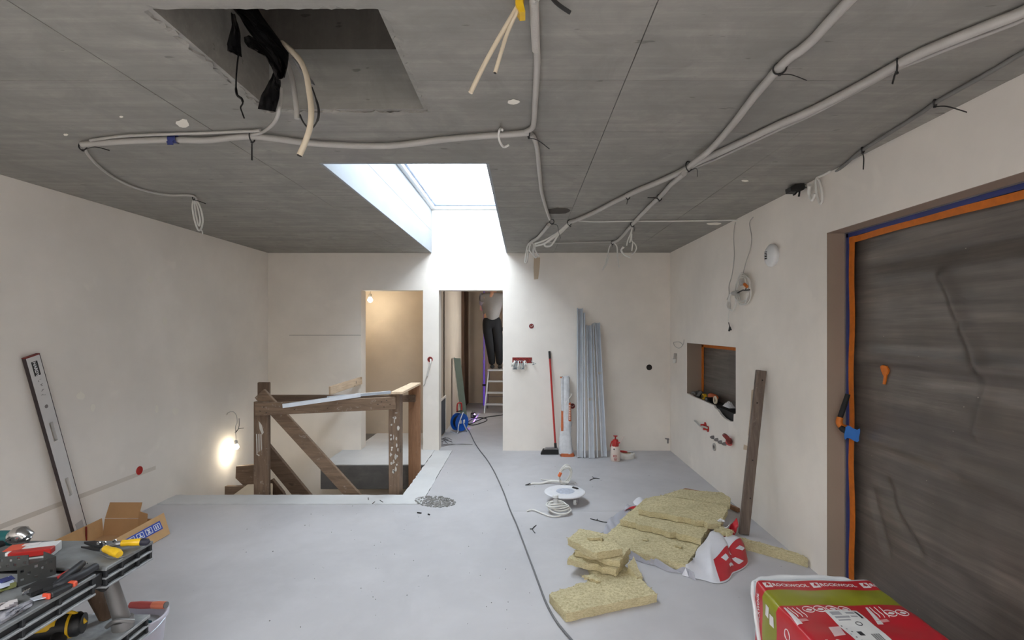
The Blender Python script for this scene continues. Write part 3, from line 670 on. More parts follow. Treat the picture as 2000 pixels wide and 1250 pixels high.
# small repairs in the plaster
M['patch'] = m_plaster('filler_patch', sr(240, 234, 222), 0.03); M['patch_dark'] = m_plaster('plaster_stain', sr(200, 180, 156), 0.05)
def patch(name, pts, ext, m, label, lab2=None):
    o = MB().prism(pts, ext).build(name, m); struct(o, label)
def blob(fn, px, py, rx, ry, seed, n=12):
    r = random.Random(seed); return [fn(px+rx*math.cos(a)*r.uniform(.7, 1.1), py+ry*math.sin(a)*r.uniform(.7, 1.1)) for a in [2*math.pi*i/n for i in range(n)]]
k = 3
for (px, py, rx, ry) in ((294, 546, 7, 7), (322, 627, 6, 8), (157, 773, 9, 8), (181, 796, 5, 8), (342, 803, 8, 8), (306, 799, 4, 9)):
    patch('trim_%d' % k, blob(wl, px, py, rx, ry, k), (.0012, 0, 0), M['patch'], 'pale filler patch on the left wall'); k += 1
patch('trim_%d' % k, [wb(1043, 503), wb(1055, 503), wb(1054, 522), wb(1051, 545), wb(1043, 546), wb(1042, 522)], (0, -.001, 0), M['patch_dark'], 'brown stain under the ceiling on the back wall'); k += 1
patch('trim_%d' % k, [wr(1473, 760), wr(1468, 762), wr(1466, 800), wr(1461, 850), wr(1466, 852), wr(1472, 805)], (-.001, 0, 0), M['patch_dark'], 'vertical brown streak on the right wall behind the leaning board'); k += 1
patch('trim_%d' % k, [wr(1453, 868), wr(1462, 872), wr(1464, 880), wr(1452, 878)], (-.001, 0, 0), M['patch_dark'], 'brown stain low on the right wall'); k += 1
mb = MB(); mb.bb(XL, XL+.0015, 1.2, 4.62, .318, .352); struct(mb.build('baseboard_left', m_plaster('plaster_band', sr(212, 203, 191), .04)), 'greyish plaster line along the foot of the left wall')
mb = MB(); mb.bb(-3.04, -2.11, YB-.001, YB, 1.497, 1.501); struct(mb.build('trim_%d' % k, M['joint']), 'fine horizontal crack in the plaster left of the doorway')
# ================================================================ CONDUITS AND CABLES UNDER THE CEILING
def drop_r(r): return r+.004
def conduit(name, label, pts, r, m, group=None, k=6, n=10, parts=()):
    p = cr([ce(q[0], q[1], (q[2] if len(q) > 2 else 0)+drop_r(r)) for q in pts], k)
    mb = MB(); mb.tube(p, r, n); o = mb.build(name, m, None, 60); tag(o, label, 'conduit', group); return o
def loose(pts): return [V(q) for q in pts]
G = 'conduits clipped under the concrete ceiling'
conduit('conduit', 'grey conduit bundle running across the ceiling between the broken opening and the skylight', [(160, 282), (180, 281), (240, 276), (330, 273), (400, 274), (450, 269), (490, 266), (540, 271), (600, 279), (680, 284), (750, 285), (800, 281), (870, 272), (940, 266), (1000, 262), (1034, 259)], .0155, M['pvc_grey'], G)
o = conduit('conduit', 'thin cable running on top of the conduit bundle by the blue tape', [(176, 274), (240, 266), (330, 262), (400, 260), (470, 257), (497, 256), (508, 254)], .007, M['pvc_grey'], G)
t = conduit('conduit', 'ribbed grey conduit coming straight towards the viewer beside the yellow clip', [(1043, -60), (1043, 0), (1046, 60), (1049, 110), (1048, 150), (1045, 200), (1043, 235), (1040, 249), (1030, 256), (1026, 258)], .0125, M['pvc_grey'], G)
mb = MB()
for i in range(46):
    a = ce(1043.0+.5*i/6, 2+i*2.1, .0165); b = a+V((.0006, .0026, 0)); mb.lathe([(.0125, 0), (.0142, .001), (.0142, .0022), (.0125, .0032)], 12, Matrix.Translation(a) @ Matrix.Rotation(-math.pi/2, 4, 'X'), cap=False)
rb = mb.build('ribs', M['pvc_grey'], t, 30); rb['kind'] = 'stuff'
conduit('conduit', 'grey conduit curving from the junction down to the round ceiling hole', [(1036, 262), (1043, 270), (1049, 290), (1052, 320), (1055, 350), (1058, 375), (1066, 405), (1074, 428)], .0125, M['pvc_grey'], G)
conduit('conduit', 'grey conduit bending from the round hole to the wire ends at the back wall', [(1072, 439), (1060, 454), (1050, 465), (1040, 471), (1034, 477)], .0165, M['pvc_grey'], G)
conduit('conduit', 'long grey conduit sweeping diagonally across the right half of the ceiling, its far end split', [(1700, -40), (1660, 0), (1620, 42), (1590, 75), (1565, 97), (1545, 111), (1522, 132), (1495, 163), (1472, 190), (1440, 232), (1410, 268), (1388, 292, .012), (1376, 302, .024), (1362, 313, .034), (1350, 322, .036)], .0165, M['pvc_grey'], G)
conduit('conduit', 'thick grey conduit running above the taped-off opening towards the skylight', [(2070, -20), (2000, 22), (1930, 50), (1860, 78), (1800, 103), (1752, 127), (1700, 156), (1640, 188), (1580, 218), (1520, 244), (1460, 272), (1400, 300), (1360, 318), (1340, 330), (1320, 340), (1280, 358), (1250, 370), (1224, 382)], .0175, M['pvc_grey'], G)
conduit('conduit', 'thin cable following the thick conduit above the taped-off opening', [(2060, 5), (2000, 38), (1930, 66), (1860, 92), (1800, 116), (1757, 133), (1700, 164), (1640, 196), (1580, 227), (1520, 254), (1460, 282), (1400, 310), (1365, 324), (1345, 332)], .007, M['pvc_grey'], G)
conduit('conduit', 'grey conduit continuing to the skylight corner from the forked tie', [(1228, 381), (1200, 394), (1160, 415), (1130, 428), (1112, 434)], .017, M['pvc_grey'], G)
conduit('conduit', 'grey conduit branching off to the right of the fork towards the hanging wire loops', [(1336, 339, .03), (1324, 349, .02), (1309, 362, .006), (1297, 376), (1288, 385), (1270, 402), (1252, 420), (1240, 433), (1234, 439)], .0165, M['pvc_grey'], G)
conduit('conduit', 'short bent conduit between the two groups of hanging wire ends', [(1236, 438), (1226, 449), (1216, 461), (1206, 470), (1196, 474)], .015, M['pvc_grey'], G)
conduit('conduit', 'thin pale cable stretched along the back of the ceiling near the wall', [(1052, 473), (1070, 473.5), (1100, 474.5), (1150, 473), (1194, 472)], .008, M['pvc_grey'], G)
conduit('conduit', 'thin white cable crossing the ceiling to the hanging coils on the right wall', [(1128, 431), (1160, 433), (1230, 432), (1300, 432), (1380, 431), (1440, 430)], .0065, M['pvc_white'], G)
conduit('conduit', 'grey painted conduit along the edge between ceiling and right wall', [(2080, 60), (2000, 102), (1940, 137), (1880, 171), (1828, 200), (1800, 220), (1750, 252), (1685, 293), (1650, 322), (1618, 347)], .009, simple('painted_conduit', sr(120, 119, 116), .7), G)
conduit('conduit', 'thin cable curving down the left side of the ceiling to the hanging loop', [(164, 287), (172, 302), (190, 322), (215, 342), (250, 361), (290, 374), (330, 381), (360, 381), (378, 383), (384, 389)], .008, M['pvc_grey'], G)
# blue tape on the bundle
mb = MB(); c = ce(339, 272, .02); mb.tube([c+V((-.02, 0, 0)), c+V((.02, 0, 0))], .0205, 14, cap=False); mb.grid(lambda u, v: c+V((-.02+.03*u+.004*math.sin(v*9), -.018, -.005-.03*v)), 3, 4, th=.0015)
tag(mb.build('tape_wrap', M['blue_tape'], None, 50), 'blue tape wrapped round the conduit bundle left of the broken opening', 'tape')
# cable ties: loop, head and tail
def cable_tie(px, py, r, tail, label, ax=(1, 0, 0), d=0.0):
    c = ce(px, py, r+.004+d); t = thing('cable_tie', label, 'cable tie', c, 'black cable ties')
    x = V(ax).normalized(); u = V((0, 0, 1)); w_ = x.cross(u)
    mb = MB(); mb.tube([c+(w_*math.cos(a)+u*math.sin(a))*(r+.004) for a in [2*math.pi*i/18 for i in range(18)]], (.0035), 5, True); mb.build('loop', M['tie'], t, 60)
    h = c-u*(r+.006); MB().box(h, (.011, .011, .009), None, .002).build('head', M['tie'], t)
    q = [h]
    for (tx, ty) in tail:
        q.append(P(tx, ty, max(.8, min(h.y+.02, F*(H-CAMZ-.03-.012*len(q))/(CY-ty))) if ty < CY-150 else h.y))
    MB().tube(cr(q, 5), [(.0042, .0016)]*(5*(len(q)-1)+1), 6).build('tail', M['tie'], t, 60)
cable_tie(162, 285, .018, [(185, 287), (214, 294)], 'black cable tie at the left end of the conduit bundle', (0, 1, 0))
cable_tie(492, 267, .022, [(492, 285), (492, 313)], 'black cable tie with its tail hanging straight down below the broken opening')
cable_tie(1033, 260, .018, [(1050, 274), (1073, 291)], 'black cable tie where the conduits meet behind the yellow clip', (1, .2, 0))
cable_tie(1523, 133, .018, [(1545, 146), (1575, 157)], 'black cable tie on the diagonal conduit, its tail pointing right', (.6, 1, 0))
cable_tie(1751, 129, .02, [(1748, 145), (1743, 164)], 'black cable tie on the thick conduit above the opening, tail hanging down', (1, -.6, 0))
cable_tie(1826, 201, .010, [(1850, 208), (1888, 219)], 'black cable tie on the painted conduit at the wall edge, tail pointing right', (.6, -1, 0))
cable_tie(1685, 293, .010, [(1687, 310), (1686, 331)], 'black cable tie on the painted conduit at the wall edge, tail hanging down', (.6, -1, 0))
cable_tie(1345, 325, .024, [(1360, 329), (1362, 345)], 'black cable tie holding the fork of the two long conduits', (.8, -1, 0))
cable_tie(1226, 383, .019, [(1224, 399)], 'black cable tie on the conduit halfway between the fork and the skylight corner', (.8, -1, 0))
cable_tie(1288, 386, .018, [(1282, 387), (1265, 386)], 'black cable tie on the right branch of the fork', (.6, -1, 0))
cable_tie(1235, 438, .018, [(1240, 444), (1238, 452)], 'black cable tie above the hanging wire loops', (.6, -1, 0))
cable_tie(1078, 433, .016, [(1088, 440), (1092, 456), (1095, 466)], 'black cable tie under the round ceiling hole', (.3, 1, 0))
cable_tie(1112, 435, .02, [(1115, 443)], 'black cable tie at the skylight corner end of the long conduit', (.8, -1, 0))
cable_tie(1196, 474, .016, [(1196, 482)], 'black cable tie at the two drooping wire ends', (.8, -1, 0))
cable_tie(378, 386, .010, [(392, 394), (402, 398)], 'black cable tie above the hanging cable loop on the left', (1, 0, 0))
c = ce(1107, 0, .01); mb = MB(); mb.tube(cr([ce(1060, -30, .006), ce(1085, 4, .01), ce(1114, 25, .02)], 4), [(.006, .002)]*9, 6); tag(mb.build('cable_tie', M['tie'], None, 60), 'straight black cable tie tail at the upper edge right of the ribbed conduit', 'cable tie', 'black cable ties')
c = ce(1045, 0, .0165); mb = MB(); mb.tube([ce(1041, 4, .016), ce(1045, -1, .034), ce(1051, -1, .016)], .005, 6); tag(mb.build('conduit_clip', M['pvc_white'], None, 60), 'white clip holding the ribbed conduit at the upper edge', 'clip')
# yellow clip with two cream flat conduits
a = ce(1016, 10, .03); YC = a.y
t = thing('flat_conduits', 'two cream conduit ends hanging from a yellow clip near the middle of the ceiling', 'conduit', ce(1012, 10, .0))
mb = MB(); pts = [(1006, -12), (1024, -12), (1021, 2), (1026, 22), (1015, 23), (1007, 9)]
mb.prism([P(px, py, YC-.0) for px, py in pts], (0, .045, 0)); mb.build('clip', M['yellow'], t)
MB().tube(cr([P(1010, 14, YC+.02), P(978, 68, YC+.01), P(948, 122, YC), P(919, 181, YC-.01)], 5), .0068, 10).build('tube', M['pvc_cream'], t, 50)
MB().tube(cr([P(1012, 18, YC+.015), P(992, 62, YC+.01), P(981, 95, YC), P(967, 142, YC)], 5), .0058, 10).build('tube', M['pvc_cream'], t, 50)
MB().tube([P(967.6, 140, YC), P(966.6, 143, YC-.0)], .0048, 8).build('tube_mouth', M['dark_hole'], t, 50)
# things hanging in the broken opening
M['foil'] = simple('black_foil', sr(20, 20, 21), 0.22, var=0.2, bmp=.25, bscale=25)
YH = 1.95
def hp(px, py, d=0): return P(px, py, YH+d)
t = thing('duct_sleeve', 'glossy black torn foil sleeve hanging in the broken ceiling opening', 'foil', hp(530, 60))
rr = random.Random(8)
def sheet(rows, d0, d1, amp=.012):
    """rows: list of (left, right) pixel pairs, top to bottom"""
    nr = len(rows)-1
    def fn(u, v):
        k = min(int(v*nr), nr-1); f = v*nr-k
        L = V((rows[k][0][0]*(1-f)+rows[k+1][0][0]*f, rows[k][0][1]*(1-f)+rows[k+1][0][1]*f, 0)); R_ = V((rows[k][1][0]*(1-f)+rows[k+1][1][0]*f, rows[k][1][1]*(1-f)+rows[k+1][1][1]*f, 0))
        q = L.lerp(R_, u); return P(q.x, q.y, YH+d0+(d1-d0)*v+amp*math.sin(u*6+v*4)+amp*.5*math.sin(u*17-v*13))
    return fn
MB().grid(sheet([((456, 18), (505, 18)), ((470, 35), (520, 45)), ((492, 70), (548, 82)), ((520, 105), (565, 105)), ((534, 135), (562, 130)), ((540, 158), (556, 152))], .06, -.05), 14, 22, th=.004).build('sleeve', M['foil'], t, 50)
MB().grid(sheet([((534, 140), (548, 150)), ((524, 165), (547, 170)), ((512, 185), (546, 190)), ((504, 213), (538, 219))], -.02, -.06, .006), 10, 16, th=.003).build('torn_flap', M['foil'], t, 50)
MB().grid(sheet([((451, 25), (460, 30)), ((453, 55), (468, 65)), ((444, 88), (471, 92)), ((446, 99), (472, 108)), ((458, 106), (473, 112))], .03, .0, .006), 8, 16, th=.003).build('torn_flap', M['foil'], t, 50)
MB().grid(sheet([((476, 74), (488, 70)), ((478, 82), (502, 80)), ((484, 92), (510, 92)), ((520, 110), (535, 120)), ((534, 138), (548, 142))], .05, -.03, .006), 8, 16, th=.003).build('torn_flap', M['foil'], t, 50)
mb = MB(); mb.tube(cr([hp(466, 106), hp(463, 130), hp(461, 165), hp(463, 185), hp(472, 193), (hp(474, 202)), hp(470, 210), hp(473, 220), hp(477, 231)], 5), [.003]*12+[.005]*12+[.003]*17, 6); mb.build('strip', M['foil'], t, 50)
t = tag(MB().tube(cr([hp(551, 84, .05), hp(566, 96, .03), hp(586, 118), hp(598, 145, -.03), (hp(604, 180, -.05)), hp(608, 215, -.07), hp(605, 250, -.08), hp(595, 280, -.08), hp(585, 303, -.08)], 6), .0105, 12).build('conduit', M['pvc_cream'], None, 50), 'cream plastic conduit curving down out of the broken ceiling opening', 'conduit')
MB().tube([hp(585.6, 301.5, -.081), hp(584.6, 305, -.081)], .0085, 10).build('mouth', M['dark_hole'], t, 50)
t = tag(MB().tube(cr([hp(545, 98, .06), hp(560, 122, .04), hp(570, 150, .03), hp(575, 180, .01), hp(579, 210), hp(580, 232)], 6), .0095, 12).build('conduit', M['pvc_grey'], None, 50), 'grey ribbed conduit hanging in the broken opening behind the cream one', 'conduit')
p_ = cr([hp(570, 150, .03), hp(575, 180, .01), hp(579, 210), hp(580, 232)], 9); mb = MB()
for i in range(0, len(p_)-1): mb.tube([p_[i], p_[i].lerp(p_[i+1], .4)], .0108, 12, cap=False)
rb = mb.build('ribs', M['pvc_grey'], t, 40); rb['kind'] = 'stuff'
mb = MB(); mb.grid(sheet([((569, 114), (573, 112)), ((580, 132), (592, 135)), ((593, 155), (604, 150)), ((605, 162), (613, 160)), ((614, 167), (616, 167))], .04, .0, .004), 6, 14, th=.002)
tag(mb.build('foil_scrap', simple('grey_clear_foil', sr(150, 150, 150), .25), None, 50), 'thin grey foil scrap beside the cream conduit in the broken opening', 'foil')
tag(MB().tube(cr([hp(609, 170, .0), hp(616, 190), hp(622, 212), hp(621, 232), hp(612, 248), hp(603, 251), hp(592, 238), hp(586, 224)], 6), [.003]*8+[.0045]*12+[.003]*23, 7).build('cable', M['tie'], None, 50), 'thin black cable looping behind the cream conduit', 'cable')
p = cr([hp(549, 172, 0), hp(548, 195), hp(544, 220, .0), hp(535, 240, .1), ce(518, 255, .03), ce(505, 261, .02), ce(492, 263, .02)], 6)
tag(MB().tube(p, .007, 8).build('cable', M['pvc_grey'], None, 50), 'thin grey cable dropping from the broken opening onto the conduit bundle', 'cable')
# round hole in the ceiling beside the skylight
c = ce(1090, 412, .0); mb = MB(); rr = random.Random(4)
pts = [c+V((.105*math.cos(a)*rr.uniform(.9, 1.05)-.0, .115*math.sin(a)*rr.uniform(.9, 1.05), -.0012)) for a in [2*math.pi*i/22 for i in range(22)]]
ro = MB().prism(pts, (0, 0, .0008)).build('trim_20', simple('broken_out_hole', sr(72, 66, 60), .95, bmp=.6, bscale=30)); struct(ro, 'rough round hole broken out of the ceiling by the skylight corner')
# pale chips and smears on the ceiling
k = 21
for (px, py, rx, ry) in ((357, 241, 15, 9), (1003, 199, 12, 6), (128, 263, 5, 2.5), (237, 228, 4, 2), (1455, 353, 8, 2), (1395, 437, 14, 3)):
    patch('trim_%d' % k, blob(lambda a, b: ce(a, b, .0), px, py, rx, ry, k), (0, 0, -.001), M['patch'], 'pale plaster smear on the concrete ceiling'); k += 1
# hanging loop at left
t = thing('cable_loop', 'white cable loop hanging from the ceiling at the left wall', 'cable', ce(380, 388, .0))
Yl = ce(380, 388, .01).y
mb = MB(); mb.tube(cr([P(378, 389, Yl), P(376, 405, Yl-.01), P(380, 430, Yl), P(387, 449, Yl), P(393, 446, Yl+.02), P(396, 428, Yl+.02), P(391, 405, Yl), P(383, 390, Yl)], 6), .0065, 7); mb.build('outer_loop', M['pvc_white'], t, 60)
mb = MB(); mb.tube(cr([P(380, 392, Yl-.02), P(382, 415, Yl-.02), P(388, 441, Yl-.02), P(391, 430, Yl-.02), P(386, 405, Yl-.03), P(381, 392, Yl-.02)], 6), .0055, 7); mb.build('inner_loop', M['pvc_white'], t, 60)
MB().tube(cr([P(391, 446, Yl), P(395, 452, Yl), P(396, 458, Yl)], 3), .004, 6).build('end', M['pvc_white'], t, 60)
# wire ends under the ceiling at the back wall
def ends(name, label, runs, r, m, cat='cable', group='wire ends at the back of the ceiling'):
    all_ = [q for run in runs for q in run]; y = ce(all_[0][0], min(all_[0][1], 480), .02).y
    t = thing(name, label, cat, P(all_[0][0], all_[0][1], y), group)
    for run in runs:
        yy = y
        MB().tube(cr([P(q[0], q[1], min(yy+(q[2] if len(q) > 2 else 0), YB-.03)) for q in run], 5), r, 7).build('wire', m, t, 60)
    return t
ends('wire_ends', 'bunch of cut white cables hanging at the back of the ceiling near the skylight corner', [[(1033, 475), (1029, 485), (1027, 500), (1026, 512), (1029, 512), (1031, 500), (1031, 488)], [(1036, 476), (1034, 488), (1040, 497), (1046, 502)], [(1040, 474), (1043, 480), (1041, 492), (1045, 503), (1050, 500)], [(1046, 474), (1045, 486), (1049, 495), (1053, 499)], [(1052, 474), (1044, 478), (1042, 489), (1044, 500)]], .009, M['pvc_white'])
ends('wire_ends', 'pair of drooping white wire ends hanging under the ceiling at the back wall', [[(1195, 475), (1190, 484), (1187, 498), (1183, 514), (1178, 526), (1177, 528)], [(1190, 500), (1186, 512), (1181, 522)], [(1200, 475), (1205, 482), (1206, 497), (1208, 515), (1209, 522)]], .0075, M['pvc_white'])
ends('wire_ends', 'loop of white wires dangling under the right branch of the ceiling conduits', [[(1236, 440), (1232, 455), (1226, 470), (1224, 480)], [(1235, 441), (1233, 458), (1230, 474)], [(1219, 483), (1214, 488), (1219, 497), (1228, 502), (1231, 503)], [(1217, 482), (1213, 490), (1222, 500)], [(1234, 457), (1234, 470), (1240, 476), (1243, 484), (1240, 492), (1234, 497)], [(1236, 474), (1234, 490)]], .006, M['pvc_white'])
ends('wire_ends', 'thin looped cable below the long conduit near the skylight corner', [[(1110, 436), (1100, 447), (1090, 456), (1075, 467), (1064, 476), (1066, 481), (1075, 480), (1082, 472), (1088, 462), (1092, 455)], [(1108, 437), (1092, 452), (1078, 461), (1066, 468), (1052, 474), (1044, 476)], [(1112, 438), (1095, 455), (1084, 462), (1070, 472), (1056, 478), (1046, 480)]], .009, M['pvc_white'])
MB_ = MB(); MB_.tube(cr([ce(981, 254, .05), ce(977, 252, .01), ce(974, 262, .02), ce(976, 276, .05), ce(984, 287, .06), ce(994, 283, .05)], 5), .006, 7)
tag(MB_.build('cable', M['pvc_white'], None, 60), 'short white cable loop over the conduit right of the broken opening', 'cable')
# black junction box at the wall edge with its white tubes
c = ce(1559, 368, .035); c.x = min(c.x, XR-.08)
t = thing('junction_box', 'black junction box hanging where the ceiling meets the right wall', 'junction box', c)
mb = MB(); mb.prism([P(px, py, c.y) for px, py in ((1544, 365), (1554, 359), (1571, 357), (1573, 366), (1571, 370), (1561, 374), (1545, 374))], (0, .07, 0)); mb.build('body', M['black'], t)
MB().tube(cr([P(1558, 372, c.y+.01), P(1553, 379, c.y), P(1549, 381, c.y)], 3), .006, 6).build('gland', M['black'], t, 60)
MB().tube(cr([P(1562, 372, c.y+.01), P(1561, 379, c.y), P(1560, 384, c.y)], 3), .006, 6).build('gland', M['black'], t, 60)
MB().tube(cr([P(1573, 367, c.y+.02), P(1586, 363, c.y), P(1592, 361, c.y-.0)], 4), .005, 6).build('cable', M['tie'], t, 60)
MB().tube([P(1574, 363, c.y+.02), P(1585, 363, c.y)], .007, 6).build('tube', M['pvc_grey'], t, 60)
t = thing('hanging_conduit', 'flattened white conduit loop hanging from the wall edge beside the black junction box', 'conduit', wr(1598, 350))
MB().tube(cr([wr(1622, 334, .012), wr(1610, 341, .012), wr(1598, 346, .015), wr(1594, 352, .025), wr(1594, 365, .03), wr(1597, 385, .03), wr(1602, 397, .03), wr(1606, 392, .03), wr(1605, 372, .03), wr(1601, 355, .03), wr(1597, 349, .03)], 6), .0085, 8).build('loop', M['pvc_white'], t, 50)
MB().tube(cr([wr(1582, 362, .04), wr(1580, 372, .03), wr(1582, 385, .02), wr(1587, 391, .02), wr(1592, 378, .02)], 5), [.012]*8+[.009]*13, 8).build('end', M['pvc_white'], t, 50)
# ================================================================ STAIRWELL TIMBER, DOORWAYS, PERSON
M['wood_old'] = m_wood('weathered_board', sr(104, 84, 68), sr(140, 117, 97), sr(190, 184, 176), .55)
M['wood_old_x'] = m_wood('weathered_board_x', sr(108, 88, 70), sr(146, 122, 101), sr(190, 184, 176), .55, 0)
M['wood_dark'] = m_wood('dark_board', sr(84, 66, 52), sr(118, 95, 77), sr(160, 150, 140), .3)
M['wood_dark_x'] = m_wood('dark_board_x', sr(88, 70, 56), sr(120, 98, 80), sr(160, 150, 140), .3, 0)
M['wood_new'] = m_wood('fresh_board_y', sr(200, 172, 140), sr(232, 210, 182), sr(225, 220, 210), .5, 1)
M['wood_red'] = m_wood('larch_post', sr(132, 96, 70), sr(168, 126, 94), sr(190, 170, 150), .15)
M['wood_grey'] = m_wood('grey_board', sr(92, 80, 72), sr(128, 113, 103), sr(170, 160, 152), .4)
M['ply'] = simple('pale_plywood', sr(212, 196, 172), .7, var=.06)
t = thing('timber_guardrail', 'rough timber guard rail nailed together around the stairwell opening', 'guard rail', (-1.9, 4.95, -.5))
y1 = 4.94
MB().bb(-2.603, -2.47, y1, y1+.042, -.7, .883, .004).build('post', M['wood_old'], t)
MB().bb(-2.615, -2.50, 5.032, 5.072, -.7, 1.06, .006).build('post', M['wood_dark'], t)
MB().bb(-1.30, -1.193, y1, y1+.13, -.7, .953, .004).build('post', M['wood_old'], t)
MB().bb(-1.283, -1.152, 5.715, 5.765, -.6, .953, .004).build('post', M['wood_red'], t)
a = P(500, 799.5, 4.918); b = P(773, 787, 4.918); MB().beam(a, b, .118, .040, V((0, 1, 0)), .003).build('front_rail', M['wood_old_x'], t)
a = P(508, 768, 5.005); b = P(745, 1027, 5.005); MB().beam(a, b, .122, .038, V((0, 1, 0)), .003).build('brace', M['wood_old_x'], t)
a = P(508, 866, 5.45); b = P(652, 1041, 5.45); MB().beam(a, b, .152, .045, V((0, 1, 0)), .003).build('brace', M['wood_dark_x'], t)
MB().bb(-2.93, -1.2, 5.667, 5.707, .775, .85, .003).build('back_rail', M['wood_dark_x'], t)
MB().beam((-1.212, 4.90, .972), (-1.212, 5.78, .966), .112, .024, V((0, 0, 1)), .003).build('cap_board', M['wood_new'], t)
a = P(644, 763, 5.72); b = P(706, 743, 6.63); MB().beam(a, b, .022, .095, V((0, 0, 1)), .003).build('short_rail', M['wood_new'], t)
# nail heads and plaster smears on the front boards
mb = MB()
for (px, py) in ((515, 795), (520, 806), (508, 803), (745, 785), (755, 782), (762, 790), (738, 790), (750, 795), (575, 800), (640, 797)):
    c = P(px, py, 4.896); mb.box(c, (.012, .004, .005), (0, random.uniform(-.6, .6), 0))
o = mb.build('nail_dents', M['dark_hole'], t); o['kind'] = 'stuff'
M['smear'] = simple('dried_plaster', sr(206, 202, 194), .9)
mb = MB(); fP = lambda a, b: P(a, b, 4.9385)
for pts in ([(505, 822), (511, 830), (515, 845), (512, 849), (507, 838)], [(500, 848), (502, 847), (503, 885), (501, 888)], [(504.5, 848), (506.5, 847), (507, 880), (505, 884)], [(508.5, 848), (510.5, 847), (511.5, 876), (509.5, 882)], [(501, 886), (507, 889), (506, 891), (501, 888)]):
    mb.prism([fP(*q) for q in pts], (0, .003, 0))
o = mb.build('plaster_smear', M['smear'], t); o['kind'] = 'stuff'
mb = MB(); rr = random.Random(6)
for i in range(26):
    px, py = rr.uniform(763, 778), rr.uniform(805, 930)
    mb.prism(blob(fP, px, py, rr.uniform(.8, 3.0), rr.uniform(1, 6), i, 7), (0, .0025, 0))
o = mb.build('plaster_splash', M['smear'], t); o['kind'] = 'stuff'
def channel(name, label, a, b, wd, ht, m, group=None, th=.0025, up=V((0, 0, 1)), lips=False):
    """open U profile from a to b"""
    a, b = V(a), V(b); z = (b-a); L = z.length; z.normalize(); x = up.cross(z).normalized(); y = z.cross(x)
    R_ = Matrix((x, y, z)).transposed(); c = (a+b)/2
    def bx(ox, oy, sx, sy): mb.box(c+R_ @ V((ox, oy, 0)), (sx, sy, L), R_)
    mb = MB(); bx(0, -ht/2, wd, th); bx(-wd/2, 0, th, ht); bx(wd/2, 0, th, ht)
    if lips: bx(-wd/2+.004, ht/2, .008, th); bx(wd/2-.004, ht/2, .008, th)
    return tag(mb.build(name, m), label, 'profile', group)
channel('metal_profile', 'bright metal profile sticking out over the front of the timber guard rail', P(552, 793, 4.69), P(704, 771.5, 4.945), .034, .034, M['steel'], 'metal profiles on the guard rail', up=V((0, 0, -1)))
channel('metal_profile', 'dull metal profile lying behind the first one on the guard rail, reaching the cap board', P(640, 777, 5.04), P(762, 766, 5.50), .034, .026, M['steel'], 'metal profiles on the guard rail', up=V((0, 0, -1)))
t = thing('stair_formwork', 'dark timber formwork boards and pale plywood down in the stairwell by the lit bulb', 'formwork', P(470, 1010, 5.5))
MB().prism([P(px, py, 5.55) for px, py in ((461, 911), (500, 908), (500, 944), (478, 951), (460, 934))], (0, .05, 0)).build('board', M['wood_old_x'], t)
MB().prism([P(px, py, 5.42) for px, py in ((439, 950), (500, 951), (500, 1010), (438, 1010))], (0, .05, 0)).build('board', M['wood_old_x'], t)
MB().prism([P(444, 975, 5.30), P(484, 946, 5.40), P(532, 944, 5.40), P(532, 975, 5.30)], (0, .01, -.02)).build('plywood', M['ply'], t)
MB().prism([P(px, py, 5.60) for px, py in ((524, 940), (531, 936), (552, 962), (560, 980), (524, 980))], (0, .05, 0)).build('board', M['wood_dark'], t)
# lit bulb on the left wall
M['lit'] = emit('lit_bulb_glass', (1.0, 0.86, 0.62), 6.0)
def bulb(c, label, power, cord, r=.03):
    t = thing('light_bulb', label, 'bulb', c)
    MB().lathe([(0, -r), (r*.6, -r*.82), (r*.95, -r*.3), (r, .0), (r*.9, r*.45), (r*.55, r*1.0), (r*.5, r*1.2), (0, r*1.2)], 20, Matrix.Translation(c), cap=False).build('glass', M['lit'], t, 60)
    MB().lathe([(r*.55, r*1.15), (r*.62, r*1.2), (r*.62, r*2.2), (r*.4, r*2.6), (0, r*2.6)], 16, Matrix.Translation(c), cap=False).build('holder', M['pvc_white'], t, 40)
    for nm, p in cord: MB().tube(cr(p, 6), .004 if nm == 'cord' else .003, 6).build(nm, M['pvc_grey'] if nm == 'cord' else M['tie'], t, 60)
    l = bpy.data.lights.new('bulb_light', 'POINT'); l.energy = power; l.color = (1.0, .90, .72); l.shadow_soft_size = r
    o = bpy.data.objects.new('bulb_light', l); COL.objects.link(o); o.location = V(c)+V((0, 0, -r*2.4))
    return t
c = wl(461, 873, .10)
q = lambda px, py, d=.05: wl(px, py, d)
bulb(c, 'lit bare bulb hanging on the left wall above the stairwell', 0.55, [('cord', [q(443, 810, .0), q(446, 806, .03), q(455, 804, .04), q(462, 812, .05), q(463, 826, .05), q(460, 834, .06), q(461, 858, .09)]), ('wire', [q(467, 817), q(467, 832), q(464, 840), q(460, 846)]), ('wire', [q(459, 845, .07), q(466, 838, .06), q(476, 836, .06)])])
c = P(723, 586, 7.25)
bulb(c, 'lit bare bulb hanging in the small room behind the left doorway', 1.9, [('cord', [V((c.x, c.y, H-.002)), V((c.x+.004, c.y, c.z+.3)), V((c.x, c.y, c.z+.07))])], .035)
